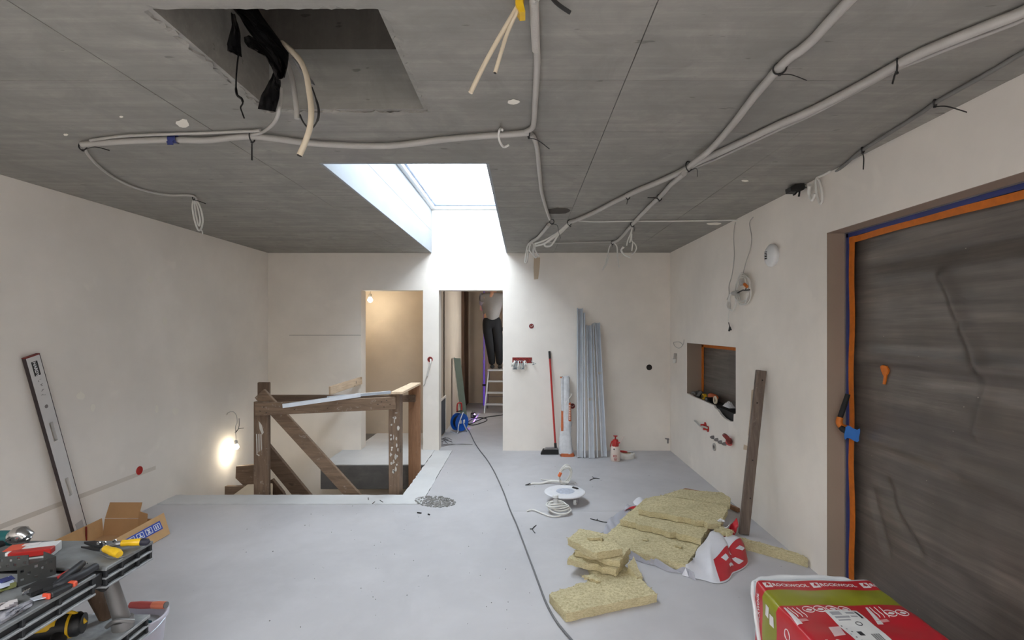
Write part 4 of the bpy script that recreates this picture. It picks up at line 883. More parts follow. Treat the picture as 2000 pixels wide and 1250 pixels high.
# ------------------------------------------------------------- corridor
MB_ = MB(); MB_.bb(-1.198, -1.155, 9.92, 10.82, .01, 2.35, .003)
tag(MB_.build('door_leaf', m_wood('brown_door_leaf', sr(84, 62, 46), sr(108, 82, 62), sr(120, 100, 80), .1)), 'tall brown wooden board standing against the left wall at the end of the corridor', 'board')
t = thing('wall_niche', 'low niche in the left corridor wall closed with a dark grey board', 'niche', (-1.2, 7.45, 0)); t['kind'] = 'structure'; del t['category']; t.name = 'trim_31'
MB().bb(-1.2, -1.192, 7.0, 7.84, .02, .53, .002).build('panel', simple('dark_grey_board', sr(72, 76, 82), .7), t)
mb = MB(); mb.bb(-1.2, -1.185, 7.84, 7.875, 0, .56); mb.bb(-1.2, -1.185, 6.95, 7.84, .53, .56); mb.build('frame', M['plaster'], t)
# green board strip leaning in the corridor
M['green_board'] = simple('green_plasterboard', sr(112, 124, 112), .8, var=.06); M['gyp_edge'] = simple('gypsum_edge', sr(214, 208, 196), .8)
t = thing('plasterboard_strip', 'narrow green plasterboard strip leaning on the corridor wall behind the cable reel', 'plasterboard', (-1.06, 8.6, 0))
a0, b0 = V((-1.045, 8.55, 0.002)), V((-1.17, 8.55, 1.09))
mb = MB(); mb.prism([a0, a0+V((.012, 0, .002)), b0+V((.012, .0, .002)), b0], (0, .14, 0)); mb.build('board', M['green_board'], t)
mb = MB(); mb.prism([a0+V((-.002, -.004, 0)), a0+V((.011, -.004, 0)), b0+V((.011, -.004, 0)), b0+V((-.002, -.004, 0))], (0, .003, 0)); mb.build('cut_edge', M['gyp_edge'], t)
mb = MB(); mb.prism([a0+V((.013, .0, .004)), a0+V((.11, .06, .004)), b0+V((.115, .06, -.01)), b0+V((.014, 0, .0))], (-.008, .012, 0)); mb.build('flange', M['green_board'], t)
# cable reel
M['blue'] = simple('blue_reel_plastic', sr(24, 92, 190), .35, var=.08)
c = V((-0.98, 7.86, .150))
t = thing('cable_reel', 'blue cable reel with red handle and metal stand on the corridor floor', 'cable reel', (c.x, c.y, 0))
ax = V((.78, -.62, 0)).normalized(); Rm = frame(c, ax.cross(V((0, 0, 1))), (0, 0, 1))   # z axis = reel axle
zax = Rm.to_3x3() @ V((0, 0, 1))
for s in (-1, 1):
    Ms = Matrix.Translation(c+zax*(.055*s)) @ Rm.to_3x3().to_4x4()
    MB().lathe([(.0, -.004), (.125, -.004), (.132, -.008), (.135, 0), (.132, .008), (.125, .004), (.0, .004)], 32, Ms, cap=False).build('flange', M['blue'], t, 40)
MB().lathe([(.09, -.05), (.09, .05)], 28, Matrix.Translation(c) @ Rm.to_3x3().to_4x4()).build('wound_cable', M['tie'], t, 40)
sg = 1 if zax.y < 0 else -1
for k, (ox, oy) in enumerate(((-.045, .01), (.045, .01))):
    MB().box(c+zax*(.064*sg)+Rm.to_3x3() @ V((ox*.8, oy, 0)), (.035, .05, .012), Rm.to_3x3(), .004).build('socket', M['white'], t)
MB().lathe([(0, 0), (.016, 0), (.014, .015), (0, .015)], 14, Matrix.Translation(c+zax*(.058*sg)) @ Rm.to_3x3().to_4x4(), cap=False).build('hub', M['black'], t, 40)
xr = Rm.to_3x3() @ V((1, 0, 0)); fr = c+zax*(.085*sg); bk = c-zax*(.085*sg)
mb = MB(); mb.tube(cr([fr+V((0, 0, .0))+xr*.0, fr-xr*.04+V((0, 0, -.08)), fr-xr*.075+V((0, 0, -.141)), bk-xr*.10+V((0, 0, -.141))], 5), .009, 8); mb.build('stand', M['steel'], t, 50)
mb = MB(); mb.tube(cr([bk+xr*.10+V((0, 0, -.141)), fr+xr*.13+V((0, 0, -.141)), fr+xr*.10+V((0, 0, -.02)), fr+xr*.02+V((0, 0, .13)), fr-xr*.0+V((0, 0, .155))], 5), .009, 8); mb.build('stand', M['steel'], t, 50)
mb = MB(); hz = c+V((0, 0, .165)); mb.tube(cr([hz-xr*.045, hz-xr*.05+V((0, 0, .05)), hz-xr*.035+V((0, 0, .12)), hz+xr*.035+V((0, 0, .12)), hz+xr*.05+V((0, 0, .05)), hz+xr*.045], 4), .011, 8); hd = mb.build('handle', M['red'], t, 50)
mb = MB(); mb.tube([hz-xr*.055, hz+xr*.055], .012, 8); mb.build('grip', M['black'], t, 50)
# laser level and its violet light on pole and floor
c = V((-.885, 9.05, 0)); t = thing('laser_level', 'small black laser level on the corridor floor, its violet beam on', 'laser level', c)
MB().bb(c.x-.042, c.x+.042, c.y-.04, c.y+.04, .0, .095, .008).build('body', M['black'], t)
MB().lathe([(.03, .095), (.03, .105), (.022, .125), (0, .126)], 16, Matrix.Translation(c), cap=False).build('top_dome', M['grey_alu'], t, 40)
mb = MB(); mb.lathe([(0, 0), (.010, 0), (.010, .004), (0, .006)], 12, frame(c+V((.03, -.041, .07)), (1, 0, 0), (0, 0, 1)), cap=False); mb.build('beam_window', emit('violet_beam', (.35, .16, 1.0), 18), t)
MB().bb(c.x-.03, c.x+.005, c.y-.0425, c.y-.04, .02, .07).build('label', M['grey_alu'], t)
l = bpy.data.lights.new('laser_plane', 'POINT'); l.energy = 0.9; l.color = (.36, .12, 1.0); l.shadow_soft_size = .003; l.use_nodes = True   # fan of laser light: one thin plane
nt = l.node_tree; em = nt.nodes['Emission']; tc = N(nt, 'ShaderNodeTexCoord'); dt = N(nt, 'ShaderNodeVectorMath', operation='DOT_PRODUCT')
dt.inputs[1].default_value = V((1, -.0245, 0)).normalized(); nt.links.new(tc.outputs['Normal'], dt.inputs[0])
ab = N(nt, 'ShaderNodeMath', operation='ABSOLUTE'); nt.links.new(dt.outputs['Value'], ab.inputs[0]); lt = N(nt, 'ShaderNodeMath', operation='LESS_THAN'); lt.inputs[1].default_value = .018
nt.links.new(ab.outputs[0], lt.inputs[0]); mu = N(nt, 'ShaderNodeMath', operation='MULTIPLY'); mu.inputs[1].default_value = 9.0; nt.links.new(lt.outputs[0], mu.inputs[0]); nt.links.new(mu.outputs[0], em.inputs['Strength'])
lo = bpy.data.objects.new('laser_plane', l); COL.objects.link(lo); lo.location = (c.x+.05, c.y-.046, .075)
xp = -.0765*10.5; t = thing('laser_pole', 'slim telescopic laser pole, violet laser light in its colour, behind the ladder in the corridor', 'pole', (xp, 10.5, 0))
M['lilac'] = simple('violet_lit_pole', sr(150, 128, 205), .35)  # lilac base colour paints in the violet laser light falling on the pole
MB().tube([(xp, 10.5, .0), (xp, 10.5, .9)], .022, 12).build('lower_tube', M['lilac'], t, 40)
MB().tube([(xp, 10.5, .9), (xp, 10.5, H-.003)], .017, 12).build('upper_tube', M['lilac'], t, 40)
MB().tube([(xp, 10.5, .40), (xp, 10.5, .44)], .034, 14).build('clamp', M['rubber'], t, 40)
MB().tube([(xp, 10.5, .88), (xp, 10.5, .93)], .026, 14).build('clamp', M['lilac'], t, 40)
# step ladder
M['alu'] = simple('aluminium', sr(214, 214, 214), .38, .35, var=.03)
t = thing('step_ladder', 'aluminium step ladder under the standing person in the corridor', 'ladder', (-.5, 9.7, 0))
xl0, xl1, xr0, xr1 = -.725, -.655, -.235, -.305
for (x0, x1) in ((xl0, xl1), (xr0, xr1)):
    MB().beam((x0, 9.52, 0), (x1, 9.74, .80), .045, .022, V((1, 0, 0)), .002).build('stile', M['alu'], t)
    MB().beam((x0+.02*(1 if x0 < -.5 else -1), 10.12, 0), (x1, 9.84, .76), .03, .018, V((1, 0, 0)), .002).build('rear_leg', M['grey_alu'], t)
for k, z in enumerate((.175, .385, .595)):
    f = z/.8; xa, xb = xl0+(xl1-xl0)*f, xr0+(xr1-xr0)*f; yy = 9.52+.22*f
    MB().bb(xa, xb, yy-.02, yy+.07, z-.03, z, .003).build('step', M['alu'], t)
MB().bb(xl1-.02, xr1+.02, 9.66, 9.92, .775, .805, .005).build('top_step', M['alu'], t)
MB().beam((xl0+.05, 9.98, .25), (xr0-.05, 9.98, .25), .02, .01, V((0, 0, 1))).build('rear_rung', M['grey_alu'], t)
# person standing on the ladder, seen from behind, head above the lintel
def skinned(nodes, edges, root, levels=2):
    me = bpy.data.meshes.new('skin'); me.from_pydata([n[0] for n in nodes], edges, [])
    o = bpy.data.objects.new('skin', me); COL.objects.link(o)
    md = o.modifiers.new('s', 'SKIN'); md.use_smooth_shade = True
    for i, n in enumerate(nodes):
        r = n[1] if isinstance(n[1], tuple) else (n[1], n[1]); me.skin_vertices[0].data[i].radius = r
        me.skin_vertices[0].data[i].use_root = (i == root)
    sd = o.modifiers.new('d', 'SUBSURF'); sd.levels = levels; sd.render_levels = levels
    dg = bpy.context.evaluated_depsgraph_get(); m2 = bpy.data.meshes.new_from_object(o.evaluated_get(dg))
    mb = MB(); mb.add([v.co.copy() for v in m2.vertices], [list(p.vertices) for p in m2.polygons])
    bpy.data.objects.remove(o); bpy.data.meshes.remove(me); bpy.data.meshes.remove(m2); return mb
fz = .806; ox, oy = -.60, 9.80
K = {'pelvis': (-.60, 9.78, fz+.92), 'waist': (-.61, 9.77, fz+1.07), 'chest': (-.595, 9.76, fz+1.29), 'neck': (-.575, 9.77, fz+1.47), 'headb': (-.565, 9.80, fz+1.54), 'head': (-.56, 9.83, fz+1.63), 'crown': (-.56, 9.83, fz+1.71),
     'hl': (-.685, 9.78, fz+.88), 'kl': (-.635, 9.745, fz+.47), 'al': (-.592, 9.79, fz+.09), 'hr': (-.515, 9.78, fz+.88), 'kr': (-.475, 9.745, fz+.47), 'ar': (-.452, 9.79, fz+.09),
     'sl': (-.765, 9.77, fz+1.39), 'el': (-.80, 9.82, fz+1.12), 'wl': (-.73, 10.03, fz+1.22), 'sr': (-.40, 9.77, fz+1.40), 'er': (-.25, 9.86, fz+1.28), 'wr': (-.26, 10.02, fz+1.48)}
K = {k: V(v) for k, v in K.items()}
t = thing('person', 'person in grey T-shirt and black trousers standing on the step ladder, back turned', 'person', (-.53, 9.79, fz))
names = ['pelvis', 'waist', 'chest', 'neck', 'headb', 'head', 'crown', 'hl', 'kl', 'al', 'hr', 'kr', 'ar', 'sl', 'el', 'wl', 'sr', 'er', 'wr']
rad = {'pelvis': (.15, .11), 'waist': (.135, .10), 'chest': (.15, .11), 'neck': .055, 'headb': .065, 'head': .085, 'crown': .05, 'hl': .085, 'kl': .055, 'al': .04, 'hr': .085, 'kr': .055, 'ar': .04, 'sl': .055, 'el': .04, 'wl': .028, 'sr': .055, 'er': .04, 'wr': .028}
nd = [(K[n], rad[n]) for n in names]; ix = {n: i for i, n in enumerate(names)}
ed = [('pelvis', 'waist'), ('waist', 'chest'), ('chest', 'neck'), ('neck', 'headb'), ('headb', 'head'), ('head', 'crown'), ('pelvis', 'hl'), ('hl', 'kl'), ('kl', 'al'), ('pelvis', 'hr'), ('hr', 'kr'), ('kr', 'ar'), ('chest', 'sl'), ('sl', 'el'), ('el', 'wl'), ('chest', 'sr'), ('sr', 'er'), ('er', 'wr')]
ed = [(ix[a], ix[b]) for a, b in ed]
for w_, side, dirv in (('wl', -1, V((.15, .95, .25))), ('wr', 1, V((.1, .8, .6)))):
    dirv.normalize(); p0 = K[w_]; pm = p0+dirv*.07; nd.append((pm, (.04, .02))); im = len(nd)-1; ed.append((ix[w_], im))
    sdv = dirv.cross(V((0, 0, 1))).normalized()
    for f in range(4):
        q0 = pm+sdv*(.028-.0187*f)+dirv*.025; q1 = q0+dirv*.035+V((0, 0, -.006)); q2 = q1+dirv*(.026 if f in (1, 2) else .018)+V((0, 0, -.016))
        i0 = len(nd); nd += [(q0, .0095), (q1, .009), (q2, .0075)]; ed += [(im, i0), (i0, i0+1), (i0+1, i0+2)]
    q0 = p0+dirv*.03+sdv*.035*side; q1 = q0+dirv*.03+sdv*.02*side; i0 = len(nd); nd += [(q0, .012), (q1, .010)]; ed += [(ix[w_], i0), (i0, i0+1)]
M['skin'] = simple('skin', sr(196, 146, 118), .55, var=.04); M['hair'] = simple('dark_hair', sr(48, 36, 28), .7)
M['tee'] = simple('grey_tshirt', sr(128, 124, 121), .9, var=.07, scale=6, bmp=.3, bscale=9); M['trouser'] = simple('black_trousers', sr(15, 15, 18), .9, var=.15, bmp=.2, bscale=12)
skinned(nd, ed, 0, 1).build('body', M['skin'], t, 80)
k = lambda n, r, d=(0, 0, 0): (K[n]+V(d), r)
tee = [k('pelvis', (.17, .14), (-.0, 0, -.03)), k('waist', (.168, .135), (0, 0, .0)), k('chest', (.18, .13)), k('neck', .075, (0, -.005, -.03)), k('sl', .075), (K['sl'].lerp(K['el'], .72), .066), k('sr', .075), (K['sr'].lerp(K['er'], .72), .066)]
skinned(tee, [(0, 1), (1, 2), (2, 3), (2, 4), (4, 5), (2, 6), (6, 7)], 0).build('t_shirt', M['tee'], t, 80)
tr = [k('pelvis', (.172, .132), (0, 0, .13)), k('pelvis', (.178, .142), (0, 0, -.0)), k('hl', .125, (.01, 0, -.06)), (K['hl'].lerp(K['kl'], .55), .112), k('kl', .09), (K['kl'].lerp(K['al'], .5), .08), k('al', .066, (0, 0, -.02)), k('hr', .125, (-.01, 0, -.06)), (K['hr'].lerp(K['kr'], .55), .112), k('kr', .09), (K['kr'].lerp(K['ar'], .5), .08), k('ar', .066, (0, 0, -.02))]
skinned(tr, [(0, 1), (1, 2), (2, 3), (3, 4), (4, 5), (5, 6), (1, 7), (7, 8), (8, 9), (9, 10), (10, 11)], 0).build('trousers', M['trouser'], t, 80)
for a in ('al', 'ar'):
    p0 = K[a]; sh = [(p0+V((0, -.05, -.045)), (.05, .042)), (p0+V((0, .03, -.045)), (.045, .042)), (p0+V((0, .13, -.055)), (.042, .03)), (p0+V((0, .175, -.06)), (.03, .022))]
    skinned(sh, [(0, 1), (1, 2), (2, 3)], 1, 1).build('shoe', M['rubber'], t, 80)
hc = K['head']+V((0, .01, .01)); bm = bmesh.new(); bmesh.ops.create_uvsphere(bm, u_segments=20, v_segments=14, radius=1)
for v in list(bm.verts):
    if v.co.z < -.35 or (v.co.y > .45 and v.co.z < .35): bm.verts.remove(v)
mb = MB(); mb.bm(bm, 0, Matrix.Translation(hc+V((0, -.008, .012))) @ Matrix.Diagonal((.094, .108, .105, 1))); mb.build('hair', M['hair'], t, 80)
mb = MB(); fcz = hc+V((0, .085, -.005)); mb.prism([fcz+V((-.012, 0, -.03)), fcz+V((.012, 0, -.03)), fcz+V((0, .0, .012))], (0, .022, -.006)); mb.build('nose', M['skin'], t)
for s in (-1, 1):
    MB().lathe([(0, 0), (.010, .001), (.012, .004), (0, .008)], 10, frame(fcz+V((.032*s, -.01, .012)), (-1, 0, 0), (0, 0, 1)), cap=False).build('eye', M['black'], t, 60)
    MB().tube(cr([hc+V((.086*s, .0, .02)), hc+V((.098*s, -.012, .01)), hc+V((.09*s, -.005, -.03))], 3), [.012]*3+[.014]*3+[.008], 8).build('ear', M['skin'], t, 60)
MB().box(fcz+V((0, -.004, -.055)), (.04, .006, .008), None, .002).build('mouth', M['red_dark'], t)
mb = MB(); mb.bb(-.40, -.34, 9.70, 9.77, fz+.72, fz+.80, .010); mb.build('belt_pouch', M['rubber'], t)
# ================================================================ THINGS ON THE FLOOR AND AGAINST THE WALLS
# grey board leaning on the right wall
t = thing('leaning_board', 'long grey weathered board leaning against the right wall near the insulation stack', 'board', fl(1452, 1045))
a = V((1.70, 3.95, .005)); b = V((1.872, 4.03, 1.262))
MB().beam(a, b, .075, .034, V((0, 1, 0)), .003).build('board', M['wood_grey'], t)
mb = MB()
for (f, o_) in ((.94, .01), (.80, -.012), (.45, .0), (.22, .014)):
    c = a.lerp(b, f)+V((-.0, -.018, 0))+V((o_, 0, 0)); mb.box(c, (.010, .004, .010), (0, .3, 0))
o = mb.build('nail_dents', M['dark_hole'], t); o['kind'] = 'stuff'
MB().prism(blob(lambda u, v: P(u, v, 3.962), 1459, 973, 2.5, 4, 2, 8), (0, .004, 0)).build('paint_spot', M['smear'], t)
# metal studs against the back wall
def stud(px_t, py_t, px_b, py_b, wd, flip, label):
    Yb = F*CAMZ/(py_b-CY); b0 = P(px_b, py_b, Yb); t0 = P(px_t, py_t, YB-.035)
    x = V((1, 0, 0)); z = (t0-b0).normalized(); x = (x-z*x.dot(z)).normalized(); y = z.cross(x)
    R_ = Matrix((x, y, z)).transposed(); L = (t0-b0).length; c = (t0+b0)/2; s = 1 if flip else -1
    mb = MB()
    def bx(ox, oy, sx, sy): mb.box(c+R_ @ V((ox, oy, 0)), (sx, sy, L), R_)
    bx(0, .0, wd*.98, .002); bx(-wd/2, -.024, .002, .05); bx(wd/2, -.024, .002, .05); bx(-wd/2+.005, -.048, .010, .002); bx(wd/2-.005, -.048, .010, .002); bx(-wd*.1, -.003, wd*.08, .004); bx(wd*.22, -.003, wd*.08, .004)
    t_ = tag(mb.build('metal_stud', M['steel']), label, 'metal stud', 'metal studs leaning on the back wall'); return t_, c, R_, L
s1 = stud(1132, 603, 1132, 893, .068, True, 'tallest zinc stud, leftmost of the row leaning on the back wall')
s1b = stud(1140.5, 612, 1141, 893, .018, True, 'narrow zinc stud tucked against the right side of the tallest one')
s2 = stud(1149.5, 636, 1155, 894, .066, False, 'zinc stud in the middle of the row, a pale sticker near its foot')
s3 = stud(1165.5, 631, 1179, 892, .066, False, 'rightmost zinc stud of the row, a pale sticker at mid height')
s4 = stud(1157.3, 633, 1166, 893, .012, False, 'thin zinc strip between the middle and rightmost studs')
for (s_, f) in ((s2, -.07), (s3, .115)):
    o, c, R_, L = s_
    mb = MB(); mb.box(c+R_ @ V((-.008, -.0045, f*L)), (.026, .002, .032), R_); mb.build('sticker', M['gyp_edge'], o)
    mb = MB(); mb.box(c+R_ @ V((.018, -.0065, f*L)), (.010, .002, .03), R_); mb.build('sticker', M['gyp_edge'], o)
# broom
t = thing('broom', 'broom with red handle and black bristles leaning on the back wall', 'broom', fl(1080, 886))
b0 = P(1085, 872, 6.47); t0 = P(1073, 686, YB-.02)
MB().tube([b0, b0.lerp(t0, .5), b0.lerp(t0, .92)], .0125, 10).build('handle', M['red'], t, 40)
MB().tube([b0.lerp(t0, .92), t0], .0145, 10).build('grip', M['black'], t, 40)
MB().tube([P(1085.5, 879, 6.46), P(1084.5, 865, 6.47)], .017, 10).build('socket', M['black'], t, 40)
Yb = 6.44; mb = MB(); mb.prism([P(px, py, Yb) for px, py in ((1062, 879), (1067, 876), (1089, 875), (1091, 879))], (0, .07, 0)); mb.build('head', M['grey_alu'], t)
mb = MB(); mb.prism([V((p.x, p.y, max(p.z, .001))) for p in (P(px, py, Yb-.005) for px, py in ((1061, 878.5), (1091, 878.5), (1091, 888.5), (1056, 888)))], (0, .08, 0)); mb.build('bristles', M['rubber'], t)
# wrapped roll
t = thing('wrapped_bundle', 'tall bundle in torn white and orange packaging leaning on the back wall beside the broom', 'bundle', fl(1105, 893))
M['print_pale'] = simple('pale_orange_print', sr(232, 206, 190), .6); M['pack_white'] = simple('white_packaging', sr(206, 206, 208), .5, var=.10, scale=22, bmp=.25, bscale=14); M['pack_orange'] = simple('orange_packaging', sr(186, 96, 52), .5, var=.12)
Yw = 6.36
def wp(px, py, Y0=6.32, Y1=6.55): f = max(0, min(1, (893-py)/158)); return P(px, py, Y0+(Y1-Y0)*f)
prof = [(735, 1101, 1113), (740, 1098, 1115), (780, 1098, 1115.5), (822, 1097, 1115), (826, 1097, 1114.5)]
def body(rows, depth, mat, name, amp=.006, seed=1):
    rr = random.Random(seed); n = 16; mb = MB(); rings = []
    for (py, l, r) in rows:
        A, B = wp(l, py), wp(r, py); c = (A+B)/2+V((0, depth*.5, 0)); rx = (B-A).length/2
        rings.append([c+V((rx*math.copysign(abs(math.cos(a))**.55, math.cos(a)), depth*.5*math.copysign(abs(math.sin(a))**.55, math.sin(a)), 0))+V((rr.uniform(-amp, amp), rr.uniform(-amp, amp), 0)) for a in [2*math.pi*i/n for i in range(n)]])
    vs = [v for r in rings for v in r]; fs = [[i*n+k, i*n+(k+1) % n, (i+1)*n+(k+1) % n, (i+1)*n+k] for i in range(len(rings)-1) for k in range(n)]
    fs += [list(range(n)), [(len(rings)-1)*n+k for k in range(n)]]
    mb.add(vs, fs); return mb.build(name, mat, t, 50)
body([(735, 1101, 1112), (738, 1099, 1113), (760, 1098.5, 1113), (790, 1098, 1113), (822, 1098, 1113.5), (838, 1098, 1114)], .07, M['pack_white'], 'upper_wrap', .003)
body([(736, 1095, 1101), (750, 1095.5, 1101), (802, 1096.5, 1101)], .05, M['pack_white'], 'side_wrap', .002)
body([(803, 1096.5, 1101), (820, 1096, 1101), (842, 1095.5, 1101)], .05, M['pack_orange'], 'side_print', .002)
body([(787, 1109.5, 1115.2), (800, 1109.5, 1115.8), (823, 1109, 1116.2)], .06, M['pack_orange'], 'front_print', .001)
rr = random.Random(12)
body([(822, 1099, 1115), (826, 1098, 1117.5), (832, 1097, 1116.5), (840, 1095, 1116), (850, 1093.5, 1116.2), (860, 1092.5, 1116.8), (870, 1092, 1117.5), (880, 1092, 1119), (887, 1091.5, 1118.5)], .10, M['pack_white'], 'torn_wrap', .008, 4)
body([(886, 1093.5, 1121), (890, 1094, 1123), (893, 1096, 1122)], .10, M['pack_orange'], 'lower_end', .003)
body([(736, 1094.2, 1100.5), (738.5, 1094.2, 1100.5)], .045, M['pack_orange'], 'upper_end', .001)
MB().tube(cr([wp(1104, 790, 6.28, 6.47), wp(1109, 781, 6.27, 6.46), wp(1115, 774, 6.26, 6.46), wp(1117, 769, 6.26, 6.46), wp(1114, 768, 6.26, 6.46)], 5), (.004), 6).build('string', M['pvc_white'], t, 60)
mb = MB(); rr = random.Random(2)
for k in range(9):
    q = wp(1112.6, 792+3.3*k); q.y -= .004; mb.box(q, (.018, .004, rr.uniform(.008, .015)), (0, rr.uniform(-.4, .4), 0))
o = mb.build('faded_print', M['print_pale'], t); o['kind'] = 'stuff'
# pump sprayer
c = fl(1203.5, 902); c = V((c.x, c.y+.05, 0)); Mx = Matrix.Translation(c)
t = thing('pump_sprayer', 'small pump sprayer with white bottle and red head on the floor by the studs', 'sprayer', c)
M['bottle'] = simple('milky_bottle', sr(222, 206, 196), .4, var=.04)
MB().lathe([(0, 0), (.052, 0), (.060, .012), (.063, .03), (.062, .10), (.058, .14), (.046, .172), (.036, .182), (0, .182)], 8, Mx @ Matrix.Rotation(.25, 4, 'Z'), cap=False).build('bottle', M['bottle'], t, 50)
MB().lathe([(0, .176), (.040, .176), (.041, .20), (.036, .235), (.034, .25), (.026, .256), (0, .256)], 20, Mx, cap=False).build('pump_head', M['red'], t, 40)
MB().lathe([(.009, .25), (.009, .29), (.026, .293), (.026, .302), (0, .303)], 14, Mx).build('plunger', M['red'], t, 40)
MB().tube([c+V((.02, -.02, .225)), c+V((.048, -.035, .222))], [.012, .008], 8).build('nozzle', M['red'], t, 40)
MB().tube([c+V((.046, -.03, .224)), c+V((.10, -.03, .30))], .005, 8).build('lance', M['bottle'], t, 40)
MB().tube(cr([c+V((-.038, -.0, .24)), c+V((-.055, 0, .20)), c+V((-.06, 0, .17))], 4), .007, 8).build('trigger', M['red'], t, 40)
fm = frame(c+V((-.018, -.0655, .07)), (1, -.12, 0), (0, 0, 1))
text_mb('K2', .036, fm, .0006, .0006).build('lettering', M['red'], t)
mb = MB()
for k in range(3): mb.box(c+V((-.012, -.0655, .042-.011*k)), (.04-.008*k, .002, .004), (0, 0, -.12))
mb.build('small_print', M['red'], t)
MB().lathe([(.0, 0), (.009, 0), (.008, .004), (0, .004)], 12, frame(c+V((-.026, -.052, .150)), (1, 0, 0), (0, .4, 1)), cap=False).build('valve', M['black'], t)
# tape roll with a red knife on it
c = fl(1227, 897); c = V((c.x-.005, c.y+.085, 0))
t = thing('tape_roll', 'wide white tape roll lying on the floor beside the sprayer', 'tape roll', c)
MB().lathe([(.055, 0), (.098, 0), (.1, .004), (.1, .051), (.098, .055), (.055, .055), (.055, 0)], 32, Matrix.Translation(c), cap=False).build('tape', M['pvc_white'], t, 40)
MB().lathe([(.051, .002), (.055, .002), (.055, .057), (.051, .057), (.051, .002)], 28, Matrix.Translation(c), cap=False).build('core', M['ply'], t, 40)
t = thing('scraper', 'red handled scraper lying across the white tape roll', 'scraper', c+V((0, 0, .06)))
a = c+V((-.11, -.02, .085)); b = c+V((.01, .0, .066)); MB().tube([a, a.lerp(b, .6), b], [.012, .014, .008], 10).build('handle', M['red'], t, 40)
MB().beam(b, c+V((.085, .0, .058)), .018, .003, V((0, 0, 1))).build('blade', M['black'], t)
# small white pack at the foot of the back wall and pieces by the corner
MB_ = MB(); c = fl(1297, 862+14); c.y = YB-.03; MB_.box(c+V((0, 0, .16)), (.05, .03, .012), (0, .1, 0), .003); MB_.box(c+V((.01, 0, .13)), (.016, .012, .06), None, .002)
tag(MB_.build('outlet_spout', M['grey_alu']), 'small grey spout sticking out low on the back wall near the corner', 'pipe fitting')
# plant dolly (round white board on castors)
c = fl(1103, 962, .085); c.z = 0; r = .187
t = thing('round_dolly', 'round white board on castors standing on the floor', 'dolly', c)
MB().lathe([(0, .083), (r-.006, .083), (r, .087), (r, .094), (r-.005, .098), (r-.02, .0985), (0, .0985)], 48, Matrix.Translation(c), cap=False).build('board', simple('white_board', sr(222, 222, 226), .35, var=.03), t, 40)
MB().lathe([(0, .0987), (.085, .0987), (.08, .0995), (0, .0995)], 28, Matrix.Translation(c+V((.005, .0, 0))), cap=False).build('worn_centre', simple('scuffed_grey', sr(176, 182, 196), .4, var=.25, scale=40), t)
mb = MB(); mb.tube([c+V((.085, .10, .0993)), c+V((.125, .055, .0993))], .012, 10); mb.build('hand_slot', M['dark_hole'], t, 60)
for k in range(4):
    a_ = math.pi/4+k*math.pi/2; q = c+V((.125*math.cos(a_), .125*math.sin(a_), 0))
    MB().lathe([(.012, .098), (.0135, .0995), (.010, .1), (0, .1)], 14, Matrix.Translation(c+V((.135*math.cos(a_+.35), .135*math.sin(a_+.35), 0)))).build('screw_cap', M['white'], t, 40)
    MB().lathe([(0, -.013), (.026, -.013), (.03, -.008), (.03, .008), (.026, .013), (0, .013)], 18, Matrix.Translation(q+V((0, 0, .030))) @ Matrix.Rotation(math.pi/2, 4, 'X') @ Matrix.Rotation(.4*k, 4, 'Y'), cap=False).build('castor', M['white'], t, 40)
    mb = MB(); mb.box(q+V((0, -.018, .05)), (.03, .003, .05), None, .001); mb.box(q+V((0, .018, .05)), (.03, .003, .05), None, .001); mb.box(q+V((0, 0, .078)), (.05, .05, .008), None, .002); mb.build('castor_fork', M['grey_alu'], t)
# flat coil with plug in front of it
c = fl(1090, 1001); c.z = 0
t = thing('cable_coil', 'flat white cable coil with a plug standing in it before the round dolly', 'cable', c, 'coils of white cable on the floor')
mb = MB(); rr = random.Random(9); pts = []
for i in range(6*26):
    a_ = 2*math.pi*i/26; lay = i//26
    rr_ = .10+.012*math.sin(a_*1.7+lay)+.01*math.sin(lay*2.1)-.0065*lay
    pts.append(c+V((rr_*math.cos(a_)+.01*math.sin(lay), rr_*math.sin(a_)*.9, .010+.0135*lay+.006*math.sin(2*a_+lay)+.006)))
pts = [c+V((-.27, .01, .008)), c+V((-.24, .03, .012)), c+V((-.2, .02, .012)), c+V((-.08, -.11, .010)), c+V((.0, -.115, .010))] + pts[20:]
mb.tube(cr(pts, 2), (.0065), 7); mb.build('coil', M['pvc_white'], t, 60)
MB().lathe([(.021, .06), (.021, .115), (.024, .117), (.024, .145), (.018, .15), (0, .15)], 16, Matrix.Translation(c+V((-.02, .02, 0)))).build('plug', M['white'], t, 40)
MB().lathe([(.0245, .0), (.0245, .004), (.021, .005)], 16, Matrix.Translation(c+V((-.02, .02, .118)))).build('plug_ring', M['grey_alu'], t, 40)
# upright coil behind the dolly
c = fl(1104, 944); c.z = 0
t = thing('cable_coil', 'white cable bundle standing in loops behind the round dolly, orange tag on it', 'cable', c, 'coils of white cable on the floor')
mb = MB()
for k in range(6):
    w_ = .062+.007*math.sin(k*2.3); h_ = .165+.015*math.cos(k*1.7); yaw = .35*math.sin(k*1.9); ox = .012*math.sin(k*3.1)
    mb.tube([c+V(((w_*math.cos(a_)+.02*math.sin(a_))*math.cos(yaw)+ox, (w_*math.cos(a_))*math.sin(yaw)+.02*k-.05, .006+h_/2+h_/2*math.sin(a_))) for a_ in [2*math.pi*i/30 for i in range(30)]], .0058, 6, True)
mb.build('loops', M['pvc_white'], t, 60)
mb = MB(); mb.tube(cr([c+V((.03, -.05, .02)), c+V((-.08, -.03, .03)), c+V((-.17, .0, .018)), c+V((-.25, -.03, .008)), c+V((-.33, -.04, .010)), c+V((-.37, -.07, .008))], 5), [.013]*12+[.011]*10+[.007]*4, 8); mb.build('lead', M['pvc_white'], t, 60)
